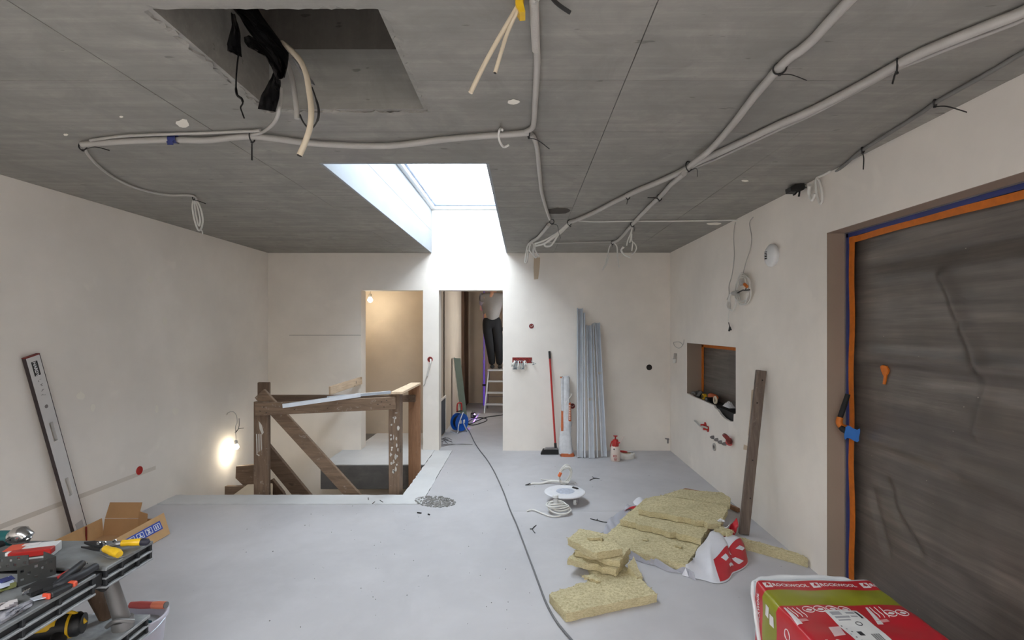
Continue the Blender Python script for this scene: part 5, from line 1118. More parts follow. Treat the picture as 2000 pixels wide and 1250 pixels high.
mb = MB(); mb.tube(cr([c+V((-.05, .02, .02)), c+V((-.15, .08, .012)), c+V((-.22, .10, .008)), c+V((-.245, .13, .008))], 5), .005, 6); mb.build('lead', M['pvc_white'], t, 60)
mb = MB(); mb.tube([c+V((-.36, -.06, .012)), c+V((-.41, -.08, .008))], [.011, .004], 6); mb.build('bare_ends', M['tie'], t, 60)
MB().tube([c+V((-.068, -.05, .085)), c+V((-.048, -.05, .125))], .016, 8).build('tag', simple('orange_tag', sr(235, 120, 70), .5), t, 40)
# long grey cable across the floor and the loop in the corridor
def fpath(pts, z): return cr([fl(a_, b_, z) for a_, b_ in pts], 6)
p = fpath([(905, 832), (912, 836), (918, 845), (926, 862), (936, 878), (950, 896), (962, 915), (972, 935), (984, 962), (996, 995), (1008, 1022), (1018, 1048), (1030, 1080), (1042, 1112), (1053, 1142), (1066, 1176), (1083, 1208), (1104, 1236), (1135, 1270), (1170, 1310)], .007)
mb = MB(); mb.tube(p, .006, 8); tag(mb.build('extension_cable', simple('grey_cable', sr(104, 104, 106), .5), None, 60), 'long grey cable snaking over the floor from the blue reel to the foreground', 'cable')
p = fpath([(910, 829), (925, 830), (940, 826), (951, 821), (948, 817), (935, 816), (922, 819), (914, 825), (918, 828), (932, 822), (950, 815), (970, 812), (990, 809)], .008)
mb = MB(); mb.tube(p, .0075, 8); tag(mb.build('extension_cable', M['tie'], None, 60), 'black cable looped on the corridor floor beside the laser level', 'cable')
# wire tangle by the doorway
mb = MB(); rr = random.Random(21)
for k in range(7):
    x0, y0_ = 856+rr.uniform(0, 14), 856+rr.uniform(0, 12)
    mb.tube(fpath([(x0, y0_), (x0+rr.uniform(2, 8), y0_+rr.uniform(-6, 3)), (x0+rr.uniform(4, 18), y0_+rr.uniform(-4, 6)), (x0+rr.uniform(8, 22), y0_+rr.uniform(-2, 8))], .006), .0035, 5)
for k in range(3): mb.tube(fpath([(862, 868+k*2), (880, 867+k), (900, 868-k*.6), (923, 868)], .005), .003, 5)
o = mb.build('wire_tangle', M['grey_alu'], None, 60); tag(o, 'tangle of thin grey wires on the floor at the left side of the second doorway', 'wire'); o['kind'] = 'stuff'
# scraps: dark tie ends and twigs of wire
def scrap(label, runs, r=.0035):
    mb = MB()
    for q in runs: mb.tube(fpath(q, r+.001), r, 5)
    tag(mb.build('tie_scrap', M['tie'], None, 60), label, 'scrap', 'dark cable-tie scraps on the floor')
scrap('dark Y-shaped tie scrap on the floor right of the standing cable coil', [[(1152, 938), (1161, 934), (1171, 935)], [(1161, 934), (1157, 931)]])
scrap('long thin dark tie scrap on the floor left of the insulation stack', [[(1153, 1013), (1165, 1016), (1177, 1019), (1188, 1020)], [(1165, 1016), (1167, 1014)]])
scrap('dark forked tie scrap on the floor in front of the flat white coil', [[(1047, 1026), (1040, 1033), (1045, 1041)], [(1040, 1033), (1035, 1033)]])
scrap('short dark tie scrap beside the clear wrap of the insulation stack', [[(1184, 1036), (1187, 1041)], [(1185, 1041), (1191, 1040)]])
scrap('dark scrap lying on the pale strip in front of the stairwell', [[(742, 977), (748, 981)]])
scrap('short dark scrap on the strip left of the stones', [[(727, 984), (732, 980)]])
scrap('tiny upright-looking dark scrap on the strip before the stairwell', [[(719, 972), (719.6, 976)]])
scrap('dark scrap on the floor just below the heap of stones', [[(815, 1001), (823, 1002)]], .006)
scrap('small dark crumb to the right below the heap of stones', [[(836, 1004), (839, 1005)]], .006)
# heap of small stones by the stairwell corner
M['stone'] = simple('grey_rubble', sr(132, 130, 126), .95, var=.4, scale=50)
mb = MB(); rr = random.Random(33)
for i in range(560):
    a_ = rr.uniform(0, 2*math.pi); q = rr.uniform(0, 1)**.55; big = rr.random()
    px, py = 850+40*q*math.cos(a_), 980+11*q*math.sin(a_)+(2*math.cos(a_)); c = fl(px, py, .0)
    s = rr.uniform(.003, .010)*(1.5 if big > .93 else 1); bm = bmesh.new(); bmesh.ops.create_icosphere(bm, subdivisions=1, radius=s)
    for v in bm.verts: v.co *= rr.uniform(.65, 1.2)
    mb.bm(bm, 0, Matrix.Translation(c+V((0, 0, s*.3))) @ Matrix.Diagonal((1.3, 1, .6, 1)))
o = mb.build('rubble_heap', M['stone']); tag(o, 'flat heap of small grey stones beside the stairwell corner', 'rubble'); o['kind'] = 'stuff'
mb = MB()
for i in range(150):
    px, py = rr.uniform(480, 1500), rr.uniform(885, 1230); c = fl(px, py, .0)
    if (c.x < WX+.02 and c.y > WY-.01) or c.y > 5.9 or (.1 < c.x and 2.6 < c.y < 5.1) or c.x > 1.8: continue
    s = rr.uniform(.0015, .004); bm = bmesh.new(); bmesh.ops.create_icosphere(bm, subdivisions=1, radius=s)
    for v in bm.verts: v.co *= rr.uniform(.6, 1.3)
    mb.bm(bm, 0, Matrix.Translation(c+V((0, 0, s*.4))))
o = mb.build('crumbs', M['stone']); tag(o, 'tiny grey crumbs scattered over the whole floor', 'crumbs'); o['kind'] = 'stuff'
# spirit level leaning on the left wall
t = thing('straightedge_level', 'long white aluminium builder level leaning on the left wall', 'spirit level', (XL+.05, 3.75, 0))
a = V((XL+.050, 3.80, .0)); b = V((XL+.020, 3.43, 1.405)); zax = (b-a).normalized(); yax = V((0, 1, 0)); yax = (yax-zax*yax.dot(zax)).normalized(); xax = yax.cross(zax)
RL = Matrix((xax, yax, zax)).transposed(); L = (b-a).length
def lev(y, z, x=0): return a+RL @ V((x, y, z))
M['level'] = simple('white_level', sr(214, 212, 210), .35, .15, var=.03)
mb = MB(); hs = [(-.018, .018, L-.385, L-.365), (-.02, .02, L-.62, L-.47), (-.02, .02, .42, .57)]
bm0 = MB(); wall_cells(bm0, 'x', -.011, .011, -.05, .05, 0, L, [(-.015, .015, L-.62, L-.48), (-.015, .015, .40, .54)])
mb.add([a+RL @ v for v in bm0.v], bm0.f); mb.build('beam', M['level'], t)
mb = MB(); mb.box(lev(-.0515, L/2), (.024, .004, L), RL); mb.box(lev(.0515, L/2), (.024, .004, L), RL); mb.build('edge_strip', simple('dark_edge', sr(58, 48, 48), .5), t)
mb = MB(); mb.box(lev(0, L+.003), (.026, .106, .008), RL); mb.build('end_cap', M['red_dark'], t)
sgn = 1 if xax.x > 0 else -1
mb = MB(); mb.lathe([(0, 0), (.013, 0), (.015, .002), (0, .003)], 18, frame(lev(0, L-.36, .0112*sgn), yax*-1, zax) , cap=False); mb.build('vial', M['grey_alu'], t, 40)
mb = MB(); mb.box(lev(.0, L-.085, .0116*sgn), (.0012, .044, .10), RL); mb.build('logo_plate', M['black'], t)
text_mb('HARDY', .030, frame(lev(-.003, L-.088, .0128*sgn), zax*-1, yax), .0003, .0009).build('lettering', M['white'], t)
mb = MB(); rr = random.Random(4)
for k in range(4):
    for j in range(5): mb.box(lev(rr.uniform(-.012, .012), L-.17-.035*k+rr.uniform(-.008, .008), .0115*sgn), (.0006, rr.uniform(.004, .014), .003), RL)
mb.build('scale_print', M['grey_alu'], t)
mb = MB(); mb.box(lev(.0, .13, .0114*sgn), (.0008, .06, .10), RL); mb.build('worn_patch', simple('worn_label', sr(176, 174, 174), .5), t)
# ================================================================ INSULATION BOARDS, WRAP AND PACKAGE
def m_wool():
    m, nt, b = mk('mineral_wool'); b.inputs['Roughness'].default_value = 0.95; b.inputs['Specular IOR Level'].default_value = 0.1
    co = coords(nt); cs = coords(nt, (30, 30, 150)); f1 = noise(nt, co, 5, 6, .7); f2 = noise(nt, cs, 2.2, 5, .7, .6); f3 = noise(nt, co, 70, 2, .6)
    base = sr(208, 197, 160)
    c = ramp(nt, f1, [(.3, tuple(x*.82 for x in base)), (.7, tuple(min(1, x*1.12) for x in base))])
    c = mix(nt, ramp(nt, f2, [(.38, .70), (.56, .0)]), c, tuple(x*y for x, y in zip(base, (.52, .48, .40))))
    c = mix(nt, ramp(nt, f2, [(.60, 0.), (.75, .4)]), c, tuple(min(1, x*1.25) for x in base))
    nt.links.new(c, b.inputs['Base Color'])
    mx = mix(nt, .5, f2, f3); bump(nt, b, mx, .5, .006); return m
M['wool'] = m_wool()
def wool(name, label, poly, z0, z1, group=None, seed=1, step=.03, amp=.004, dz=(0, 0, 0), parent=None, torn=None):
    """mineral wool piece: outline poly (x,y), faces slightly frayed; dz=(a,b,c): z offset a*x+b*y+c relative to first corner"""
    rr = random.Random(seed); out = []; n = len(poly)
    for i in range(n):
        a, b = V((*poly[i], 0)), V((*poly[(i+1) % n], 0)); m_ = max(1, int((b-a).length/step)); big = torn and i in torn
        nn = V(((b-a).y, -(b-a).x, 0)).normalized()
        for k in range(m_):
            p = a.lerp(b, k/m_)
            if k: p += nn*rr.uniform(-amp, amp)*(4 if big else 1)
            out.append(p)
    N_ = len(out); H_ = [0, .22, .5, .8, 1]; vs = []; fs = []
    zo = lambda p: dz[0]*(p.x-poly[0][0])+dz[1]*(p.y-poly[0][1])+dz[2]
    cen = sum(out, V((0, 0, 0)))/N_
    for j, h in enumerate(H_):
        for p in out:
            q = p+(cen-p).normalized()*(rr.uniform(-.002, .005) if 0 < j < 4 else (.0035 if j == 4 else .002))
            vs.append(V((q.x, q.y, z0+(z1-z0)*h+zo(p)+(rr.uniform(-.003, .002) if j == 4 else 0))))
    for j in range(4):
        for k in range(N_): fs.append([j*N_+k, j*N_+(k+1) % N_, (j+1)*N_+(k+1) % N_, (j+1)*N_+k])
    fs.append(list(range(N_))[::-1]); fs.append([4*N_+k for k in range(N_)])
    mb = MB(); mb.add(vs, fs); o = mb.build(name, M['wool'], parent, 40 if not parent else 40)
    if not parent: tag(o, label, 'insulation board', group)
    # frayed tufts along the upper edges
    tf = MB()
    for i in range(max(8, int(N_*.7))):
        k = rr.randrange(N_); p = V(vs[4*N_+k]); d = V((rr.uniform(-1, 1), rr.uniform(-1, 1), 0))+(V((p.x, p.y, 0))-V((cen.x, cen.y, 0))).normalized()*.9; d.z = rr.uniform(-.5, .12); d.normalize()
        L = rr.uniform(.006, .020)
        tf.tube([p, p+d*L*.5+V((0, 0, .002)), p+d*L], [.0022, .0018, .0008], 4)
    if not parent:
        q = tf.build('torn_fibres', M['wool'], o, 60); q['kind'] = 'stuff'
    return o
G = 'loose mineral wool boards by the right wall'
# lower front board and the cut pieces on it
wool('insulation_board', 'large pale mineral wool board lying nearest the viewer with a corner torn away', [(.230, 2.775), (.781, 2.98), (.72, 3.19), (.615, 3.46), (.43, 3.40), (.45, 3.17), (.149, 2.972)], .001, .050, G, 2, torn=(3, 4, 5))
wool('insulation_board', 'lowest of the three cut mineral wool pieces stacked on the front board', [(.285, 3.33), (.575, 3.172), (.70, 3.38), (.42, 3.56)], .056, .098, G, 3, torn=(0,), dz=(0, 0, 0))
wool('insulation_board', 'middle one of the three cut mineral wool pieces stacked on the front board', [(.335, 3.352), (.605, 3.20), (.71, 3.39), (.44, 3.55)], .101, .140, G, 4, torn=(0,))
wool('insulation_board', 'uppermost of the three cut mineral wool pieces with a ragged front edge', [(.296, 3.43), (.36, 3.345), (.462, 3.205), (.635, 3.275), (.575, 3.50), (.40, 3.60)], .143, .188, G, 5, torn=(0, 1))
wool('insulation_scrap', 'small dark mineral wool crumb on top of the cut pieces', [(.425, 3.40), (.52, 3.38), (.53, 3.42), (.44, 3.45)], .190, .206, G, 6, torn=(0, 1, 2, 3), step=.015)
wool('insulation_board', 'narrow mineral wool offcut leaning at the right side of the cut pieces', [(.66, 3.245), (.70, 3.15), (.74, 3.17), (.72, 3.34)], .052, .10, G, 7, dz=(-.3, .3, 0))
wool('insulation_scrap', 'torn flat mineral wool flake under the cut pieces on the front board', [(.36, 3.17), (.44, 3.10), (.47, 3.13), (.44, 3.19)], .052, .066, G, 8, torn=(0, 1, 2), step=.015)
# big stack
wool('insulation_board', 'lowest and nearest of the big mineral wool boards, lying on the clear wrap', [(.686, 3.575), (1.06, 3.32), (1.247, 3.626), (1.34, 3.78), (.80, 4.12), (.61, 3.80)], .012, .058, G, 9)
wool('insulation_board', 'second big mineral wool board of the stack, overlapping the lowest one', [(.753, 3.984), (1.256, 3.619), (1.37, 3.80), (1.60, 4.15), (1.08, 4.50)], .062, .105, G, 10, torn=(0,))
wool('insulation_board', 'topmost big mineral wool board of the stack', [(.919, 4.083), (1.452, 3.761), (1.62, 4.06), (1.66, 4.16), (1.19, 4.42), (1.068, 4.361)], .109, .152, G, 11, torn=(0,))
wool('insulation_board', 'big mineral wool board at the far right end of the stack touching the leaning board', [(1.215, 4.46), (1.69, 4.19), (1.775, 4.38), (1.76, 4.53), (1.42, 4.62)], .109, .142, G, 12)
wool('insulation_scrap', 'dark mineral wool splinter in the middle of the lowest big board', [(.86, 3.70), (.89, 3.69), (.90, 3.71), (.87, 3.72)], .060, .067, G, 13, step=.012)
wool('insulation_scrap', 'mineral wool splinter lying at the front edge of the second board', [(1.065, 3.60), (1.10, 3.57), (1.115, 3.585), (1.08, 3.615)], .060, .070, G, 14, step=.012)
wool('insulation_scrap', 'small folded mineral wool piece lying on the white flap of the wrap', [(1.375, 3.70), (1.44, 3.61), (1.50, 3.66), (1.46, 3.74)], .118, .145, G, 15, torn=(0, 1, 2, 3), step=.02)
wool('insulation_strip', 'long narrow curved mineral wool strip on the floor by the right wall', [(1.553, 3.715), (1.66, 3.625), (1.76, 3.535), (1.86, 3.445), (1.893, 3.405), (1.905, 3.43), (1.88, 3.50), (1.78, 3.60), (1.67, 3.70), (1.57, 3.78)], .001, .058, G, 16, torn=(5,))
# plank and offcuts behind the stack
MB_ = MB(); MB_.beam((1.74, 4.78, .02), (1.86, 4.42, .02), .03, .035, V((0, 0, 1)), .003); tag(MB_.build('wood_offcut', M['wood_red']), 'short reddish wood offcut on the floor between the stack and the right wall', 'offcut')
MB_ = MB(); MB_.prism([(1.56, 5.02, .001), (1.72, 4.90, .001), (1.75, 4.95, .001), (1.60, 5.06, .001)], (0, 0, .012)); tag(MB_.build('wood_offcut', M['wood_red']), 'flat brown wood offcut on the floor behind the insulation stack', 'offcut')
for k, (px, py, qx, qy, w_, lab) in enumerate(((1302, 968, 1314, 974, .02, 'white plastic strip on the floor behind the stack'), (1313, 964, 1317, 966, .02, 'tiny white chip on the floor behind the stack'), (1334, 977, 1346, 981, .025, 'grey hooked metal scrap on the floor behind the stack'))):
    MB_ = MB(); MB_.beam(fl(px, py, .006), fl(qx, qy, .006), w_, .008, V((0, 0, 1)), .002); tag(MB_.build('plastic_scrap', (M['white'], M['white'], M['grey_alu'])[k]), lab, 'scrap')
MB_ = MB(); c = fl(1412, 1004, .14); MB_.grid(lambda u, v: V((1.475+.05*(u-.5), 3.83+.04*(v-.5), .156+.012*math.sin(u*7)*math.sin(v*5))), 5, 4, th=.002); tag(MB_.build('foil_scrap', M['bag']), 'tiny white foil scrap on the right corner of the topmost board', 'foil')
# torn packaging under and beside the stack
M['wrap'] = simple('white_wrap', sr(214, 214, 220), .32, var=.05, bmp=.25, bscale=10)
mt, nt, bb_ = mk('clear_wrap'); bb_.inputs['Base Color'].default_value = (*sr(205, 205, 214), 1); bb_.inputs['Roughness'].default_value = .18; bb_.inputs['Alpha'].default_value = .55; M['clear'] = mt
M['wrap_red'] = simple('red_print', sr(186, 40, 52), .35, var=.06); M['wrap_olive'] = simple('olive_print', sr(150, 152, 44), .35, var=.05)
t = thing('torn_wrap', 'torn clear and white packaging wrap with red print lying under the insulation stack', 'wrap', (1.1, 3.6, 0))
rr = random.Random(17); nzf = lambda x, y: .012*math.sin(x*31+y*11)+.010*math.sin(x*13-y*37)
def quad(a, b, c, d): return lambda u, v: (V(a)*(1-u)+V(b)*u)*(1-v)+(V(d)*(1-u)+V(c)*u)*v
q1 = quad((.60, 3.66, 0), (1.10, 3.24, 0), (1.075, 3.30, 0), (.66, 3.585, 0))
MB().grid(lambda u, v: q1(u, v)+V((.012*math.sin(u*17), .014*math.sin(u*23+1), .004+abs(.045*math.sin(math.pi*v)*(.6+.5*math.sin(u*19+v*5)))*(1 if v < .6 else .4))), 40, 12, th=.0012).build('front_sheet', M['clear'], t, 60)
q2 = quad((.52, 3.84, 0), (.595, 3.82, 0), (1.04, 4.54, 0), (.93, 4.62, 0))
MB().grid(lambda u, v: q2(u, v)+V((.02*math.sin(v*9), 0, .003+abs(.012*math.sin(u*4+v*15)))), 10, 34, th=.0012).build('side_sheet', M['clear'], t, 60)
MB().grid(lambda u, v: V((.965+.11*u-.09*v, 4.44-.02*u+.10*(1-v)-.0, .010+.03*math.sin(math.pi*u)*math.sin(2.2*v))), 8, 8, th=.0012).build('printed_end', M['wrap_red'], t, 60)
MB().grid(lambda u, v: V((1.00+.12*u, 4.55+.12*v-.03*u, .008+.05*math.sin(math.pi*u)*(.4+.6*v))), 8, 8, th=.0012).build('white_end', M['wrap'], t, 60)
# right flap: white inside facing up, red printed band outside
inner = [P(1345, 1108, 3.32), P(1358, 1088, 3.46), P(1368, 1068, 3.60), P(1384, 1044, 3.66), P(1400, 1038, 3.70), P(1412, 1050, 3.62), P(1432, 1046, 3.64), P(1438, 1052, 3.62)]
outer = [fl(1335, 1124), fl(1362, 1132), fl(1392, 1139), fl(1412, 1139), fl(1430, 1124), fl(1447, 1114), fl(1460, 1094), fl(1452, 1068)]
for p_ in inner: p_.z = max(.03, p_.z)
ci, co_ = cr(inner, 5), cr(outer, 5)
def flap(v0, v1, off=0.0):
    def fn(u, v):
        k = u*(len(ci)-1); i = min(int(k), len(ci)-2); f = k-i; a = ci[i].lerp(ci[i+1], f); b = co_[i].lerp(co_[i+1], f); w_ = v0+(v1-v0)*v
        p = a.lerp(b, w_); return p+V((.012*math.sin(u*21+w_*4), .0, .035*math.sin(math.pi*w_)+.012*math.sin(u*25)*math.sin(math.pi*w_)+.003+off))
    return fn
mb = MB(); mb.grid(flap(0, 1), 44, 18, th=.0015); mb.build('white_flap', M['wrap'], t, 60)
rp = MB(); f0 = flap(0, 1, .0028)
def sub(u0, u1, va, vb):   # printed band following the flap
    return lambda u, v: f0(u0+(u1-u0)*u, (va[0]*(1-u)+va[1]*u)*(1-v)+(vb[0]*(1-u)+vb[1]*u)*v)
rp.grid(sub(.40, 1.0, (.62, .30), (.98, .99)), 26, 12, th=.001); pr = rp.build('printed_band', M['wrap_red'], t, 60)
f1_ = flap(0, 1, .0048)
def icon(u, v, du, dv, m_):
    mb = MB(); mb.grid(lambda a, b: f1_(u+du*(a-.5)+dv*.3*(b-.5), v+dv*(b-.5)), 3, 3, th=.0006); mb.build('print_icon', m_, t)
for (u, v, du, dv) in ((.52, .70, .05, .10), (.60, .86, .10, .05), (.72, .82, .05, .16), (.80, .66, .04, .13), (.66, .62, .05, .07), (.88, .78, .04, .06)): icon(u, v, du, dv, M['wrap'])
mb = MB(); mb.grid(lambda u, v: P(1402+38*u, 1050-34*u+20*v, 3.74)+V((0, .02*math.sin(u*9+v*4), .012*math.sin(u*13)*math.cos(v*6)+.01)), 10, 8, th=.0015); cr2 = mb.build('crumpled_red', M['wrap_red'], t, 60)
mb = MB(); mb.grid(lambda u, v: P(1413+8*u, 1030-6*u+10*v, 3.735)+V((0, .02*math.sin((.3+.2*u)*9+v*4)-.012, .012*math.sin((.3+.2*u)*13)*math.cos(v*6)+.01)), 3, 3, th=.0008); mb.build('print_icon', M['wrap'], t)

# ---------------------------------------------------------------- wrapped package in the foreground
BX0, BX1, BY0, BY1, BZ = 1.155, 1.742, 1.30, 2.60, .335
t = thing('insulation_package', 'shrink-wrapped red and olive insulation package on the floor at the lower right', 'package', ((BX0+BX1)/2, (BY0+BY1)/2, 0))
M['pk_red'] = simple('red_shrink_wrap', sr(190, 36, 48), .28, var=.07, scale=5, bmp=.18, bscale=7); M['pk_olive'] = simple('olive_shrink_wrap', sr(142, 144, 34), .28, var=.05, scale=5, bmp=.15, bscale=7)
M['pk_white'] = simple('white_shrink_wrap', sr(218, 220, 222), .28, var=.04, bmp=.15, bscale=9); M['print_white'] = simple('white_print', sr(228, 222, 222), .45, var=.03)
def sq(y):   # rounding of the far end
    d = max(0, (y-(BY1-.055))/.055); return d
def prof_pt(y, s):
    """s runs round the section: 0 left bottom -> 1 left top -> 2 right top -> 3 right bottom"""
    d = sq(y); ins = .04*(1-math.sqrt(max(0, 1-d*d))); zt = BZ-.045*(1-math.sqrt(max(0, 1-d*d))); r = .028
    x0, x1 = BX0+ins, BX1-ins
    if s <= 1: p = V((x0, y, zt*s)); 
    elif s <= 2: p = V((x0+(x1-x0)*(s-1), y, zt))
    else: p = V((x1, y, zt*(3-s)))
    # round the two upper long edges
    for cxx, sg in ((x0+r, -1), (x1-r, 1)):
        if (p.x-cxx)*sg > 0 and p.z > zt-r:
            dv = V((p.x-cxx, 0, p.z-(zt-r))); m_ = max(abs(dv.x), abs(dv.z)); L = dv.length
            if L > 1e-6: dv *= m_/L; p = V((cxx+dv.x, y, zt-r+dv.z))
    wob = .0025*math.sin(p.x*23+y*17)+.002*math.sin(y*41+p.z*30)
    return p+V((wob if s < 1 or s > 2 else 0, 0, wob if 1 <= s <= 2 else 0))
Srow = [i/10 for i in range(11)]+[1+i/60 for i in range(1, 61)]+[2+i/8 for i in range(1, 9)]
def band(y0, y1, name, m, n):
    mb = MB(); vs = []; fs = []; ns = len(Srow)
    for j in range(n+1):
        for s in Srow: vs.append(prof_pt(y0+(y1-y0)*j/n, s))
    for j in range(n):
        for k in range(ns-1): fs.append([j*ns+k, j*ns+k+1, (j+1)*ns+k+1, (j+1)*ns+k])
    mb.add(vs, fs); return mb.build(name, m, t, 60)
band(2.552, BY1, 'white_fold', M['pk_white'], 8); band(2.470, 2.552, 'red_strip', M['pk_red'], 4); band(2.335, 2.470, 'olive_band', M['pk_olive'], 6); band(BY0, 2.335, 'red_wrap', M['pk_red'], 30)
mb = MB(); e = [prof_pt(BY1-.0005, s) for s in Srow]; mb.add(e+[V((BX0+.06, BY1, 0))], [list(range(len(e)))]); mb.grid(lambda u, v: V((BX0+.04+(BX1-BX0-.08)*u, BY1-.002+.035*math.sin(math.pi*u)**.3*math.sin(math.pi*v)**.5, (BZ-.055)*v)), 24, 10); mb.build('folded_end', M['pk_white'], t, 50)
MB().bb(BX0+.01, BX1-.01, BY0+.0, BY0+.02, 0, BZ-.02, .004).build('near_end', M['pk_red'], t)
# loose white fold standing proud along the far and left edges
mb = MB(); path = cr([V((BX0-.006, 2.47, .02)), V((BX0-.008, 2.52, .17)), V((BX0+.0, 2.575, .275)), V((BX0+.03, 2.605, .305)), V((BX0+.12, 2.615, .318)), V((BX0+.35, 2.61, .322)), V((BX1-.10, 2.60, .312)), V((BX1-.03, 2.56, .29))], 6)
mb.tube(path, [(.016+.003*math.sin(i*1.3), .010) for i in range(len(path))], 10); mb.build('fold_seam', M['pk_white'], t, 60)
def top(x, y, d=.0): return prof_pt(y, 1+(x-BX0)/(BX1-BX0))+V((0, 0, .0012+d))
def side(y, z, d=0): return prof_pt(y, min(.99, z/BZ))+V((-.0012-d, 0, 0))
def on_top(px, py): q = fl(px, py, BZ); return q.x, q.y
def tpatch(pts, name, m, d=0.0, n=5):
    """quad of top-surface pixels laid on the wrap"""
    g = [V((*on_top(*q), 0)) for q in pts]; mb = MB()
    mb.grid(lambda u, v: (lambda p: top(p.x, p.y, d))((g[0]*(1-u)+g[1]*u)*(1-v)+(g[3]*(1-u)+g[2]*u)*v), n, n, th=.0006); return mb.build(name, m, t)
def warp(mb, fn):
    mb.v = [fn(v) for v in mb.v]; return mb
I4 = Matrix()
for k, px in enumerate((1499, 1592, 1689)):
    x0, y0 = on_top(px, 1143); yb = 2.510
    tpatch_pts = [(x0-.020, yb-.022), (x0+.020, yb-.022), (x0+.020, yb+.020), (x0-.020, yb+.020)]
    mb = MB(); mb.grid(lambda u, v: top(x0-.019+.038*u, yb-.019+.038*v, .0006), 3, 3, th=.0005); lg = mb.build('logo_plate', M['print_white'], t)
    mb = MB(); mb.prism([top(x0+a, yb+b, .0018) for a, b in ((-.013, -.012), (-.001, .014), (.003, .014), (.012, -.006), (.004, -.006), (-.0, -.012), (-.004, -.002))], (0, 0, .0005)); mb.build('logo_mark', M['pk_red'], t)
    warp(text_mb('ROCKWOOL', .034, I4, .0003, .0007, .86), lambda v: top(min(BX1-.012, x0+.110+v.x), yb-.002+v.y, .001+v.z)).build('lettering', M['print_white'], t)
# writing on the left face
for (yy, zz) in ((2.512, .215), (2.512, .01)):
    warp(text_mb('ROCKWOOL', .032, I4, .0003, .0006, .86), lambda v: side(yy-.0-v.y*-1, zz+v.x+.0, .001+v.z)).build('lettering', M['print_white'], t)
mb = MB(); mb.grid(lambda u, v: side(2.494+.036*u, .090+.036*v, .0005), 3, 3, th=.0005); mb.build('logo_plate', M['print_white'], t)
mb = MB(); mb.grid(lambda u, v: side(2.400+.034*u, .235+.05*v, .0005), 3, 3, th=.0005); mb.build('side_sticker', M['print_white'], t)
mb = MB(); mb.grid(lambda u, v: side(2.355+.034*u, .215+.05*v, .0005), 3, 3, th=.0005); mb.build('side_sticker', M['print_white'], t)
for (yy, zz, r) in ((2.24, .255, .022), (2.16, .225, .020)):
    mb = MB(); mb.tube([side(yy+r*math.cos(a), zz+r*math.sin(a), .001) for a in [2*math.pi*i/20 for i in range(20)]], (.002), 5, True); mb.build('print_icon', M['print_white'], t, 60)
warp(text_mb('10', .09, I4, .0003, .001), lambda v: side(2.10+v.y, .16+v.x, .001+v.z)).build('lettering', M['print_white'], t)
# icons on the top
for (px, sc) in ((1530, 1.0), (1690, .95)):
    tpatch([(px, 1186), (px+4, 1186), (px+38*sc, 1219), (px+26*sc, 1220)], 'print_icon', M['print_white'])
    tpatch([(px+20*sc, 1212), (px+44*sc, 1209), (px+50*sc, 1213), (px+27*sc, 1217)], 'print_icon', simple('pale_print', sr(214, 150, 150), .5))
    for j in range(3):
        g = [on_top(px+8+9*j+q*5.5+2*math.sin(q*3), 1186+q*5) for q in range(5)]
        mb = MB(); mb.tube(cr([top(x, y, .0008) for x, y in g], 3), .0018, 5); mb.build('print_icon', M['print_white'], t, 60)
for px in (1579, 1601, 1625, 1649, 1739, 1762):
    cx_, cy_ = on_top(px, 1190 if px < 1700 else 1199); r = .024
    if cx_+r > BX1-.03: continue
    mb = MB(); mb.tube([top(cx_+r*math.cos(a), cy_+r*math.sin(a), .0008) for a in [2*math.pi*i/22 for i in range(22)]], .0016, 5, True); mb.build('print_icon', M['print_white'], t, 60)
    mb = MB(); mb.prism([top(cx_+a*r, cy_+b*r, .0008) for a, b in ((-.6, -.2), (.0, .35), (.6, .1), (.55, -.3), (.1, -.55))], (0, 0, .0005)); mb.build('print_icon', M['print_white'], t)
warp(text_mb('10', .095, I4, .0003, .0015), lambda v: top(1.245+v.x*.9, 2.03+v.y, .0008+v.z)).build('lettering', M['print_white'], t)
tpatch([(1618, 1224), (1640, 1222), (1652, 1241), (1630, 1246)], 'print_icon', simple('pale_print2', sr(226, 196, 196), .5))
# shipping label
L0 = [on_top(1608, 1193), on_top(1673, 1194)]; lx0, lx1, ly1, ly0 = L0[0][0], L0[1][0], 2.284, 1.86
mb = MB(); mb.grid(lambda u, v: top(lx0+(lx1-lx0)*u+.004*v, ly1+(ly0-ly1)*v, .0012), 6, 14, th=.0006); lab = mb.build('paper_label', simple('paper_label', sr(226, 226, 224), .6, var=.03), t)
def lbar(u0, u1, v0, v1, m_=None):
    mb = MB(); mb.grid(lambda u, v: top(lx0+(lx1-lx0)*(u0+(u1-u0)*u), ly1+(ly0-ly1)*(v0+(v1-v0)*v), .0022), 2, 3, th=.0004); return mb
M['ink'] = simple('black_ink', sr(52, 52, 56), .6); M['ink_lt'] = simple('grey_ink', sr(165, 165, 170), .6)
rr = random.Random(3)
for (a, b, c, d) in ((.86, .93, .03, .16), (.10, .4, .04, .10), (.12, .55, .12, .15), (.14, .5, .17, .19), (.55, .80, .05, .08), (.60, .8, .12, .14)): lbar(a, b, c, d).build('label_print', M['ink'] if a > .85 else M['ink_lt'], lab)
lbar(.30, .44, .37, .44).build('label_print', M['ink'], lab)
for k in range(11): lbar(.62+.022*k, .62+.022*k+(.008 if k % 3 else .015), .42, .74).build('barcode_bar', M['ink'], lab)
for k in range(8): lbar(.05+.06*(k % 3), .05+.06*(k % 3)+.04, .26+.05*k, .275+.05*k).build('label_print', M['ink_lt'] if k % 2 else M['ink'], lab)
mb = MB(); cx_, cy_ = lx0+(lx1-lx0)*.62, ly1+(ly0-ly1)*.245; mb.tube([top(cx_+.012*math.cos(a), cy_+.012*math.sin(a), .002) for a in [2*math.pi*i/16 for i in range(16)]], .0018, 5, True); mb.build('label_stamp', M['ink'], lab, 60)
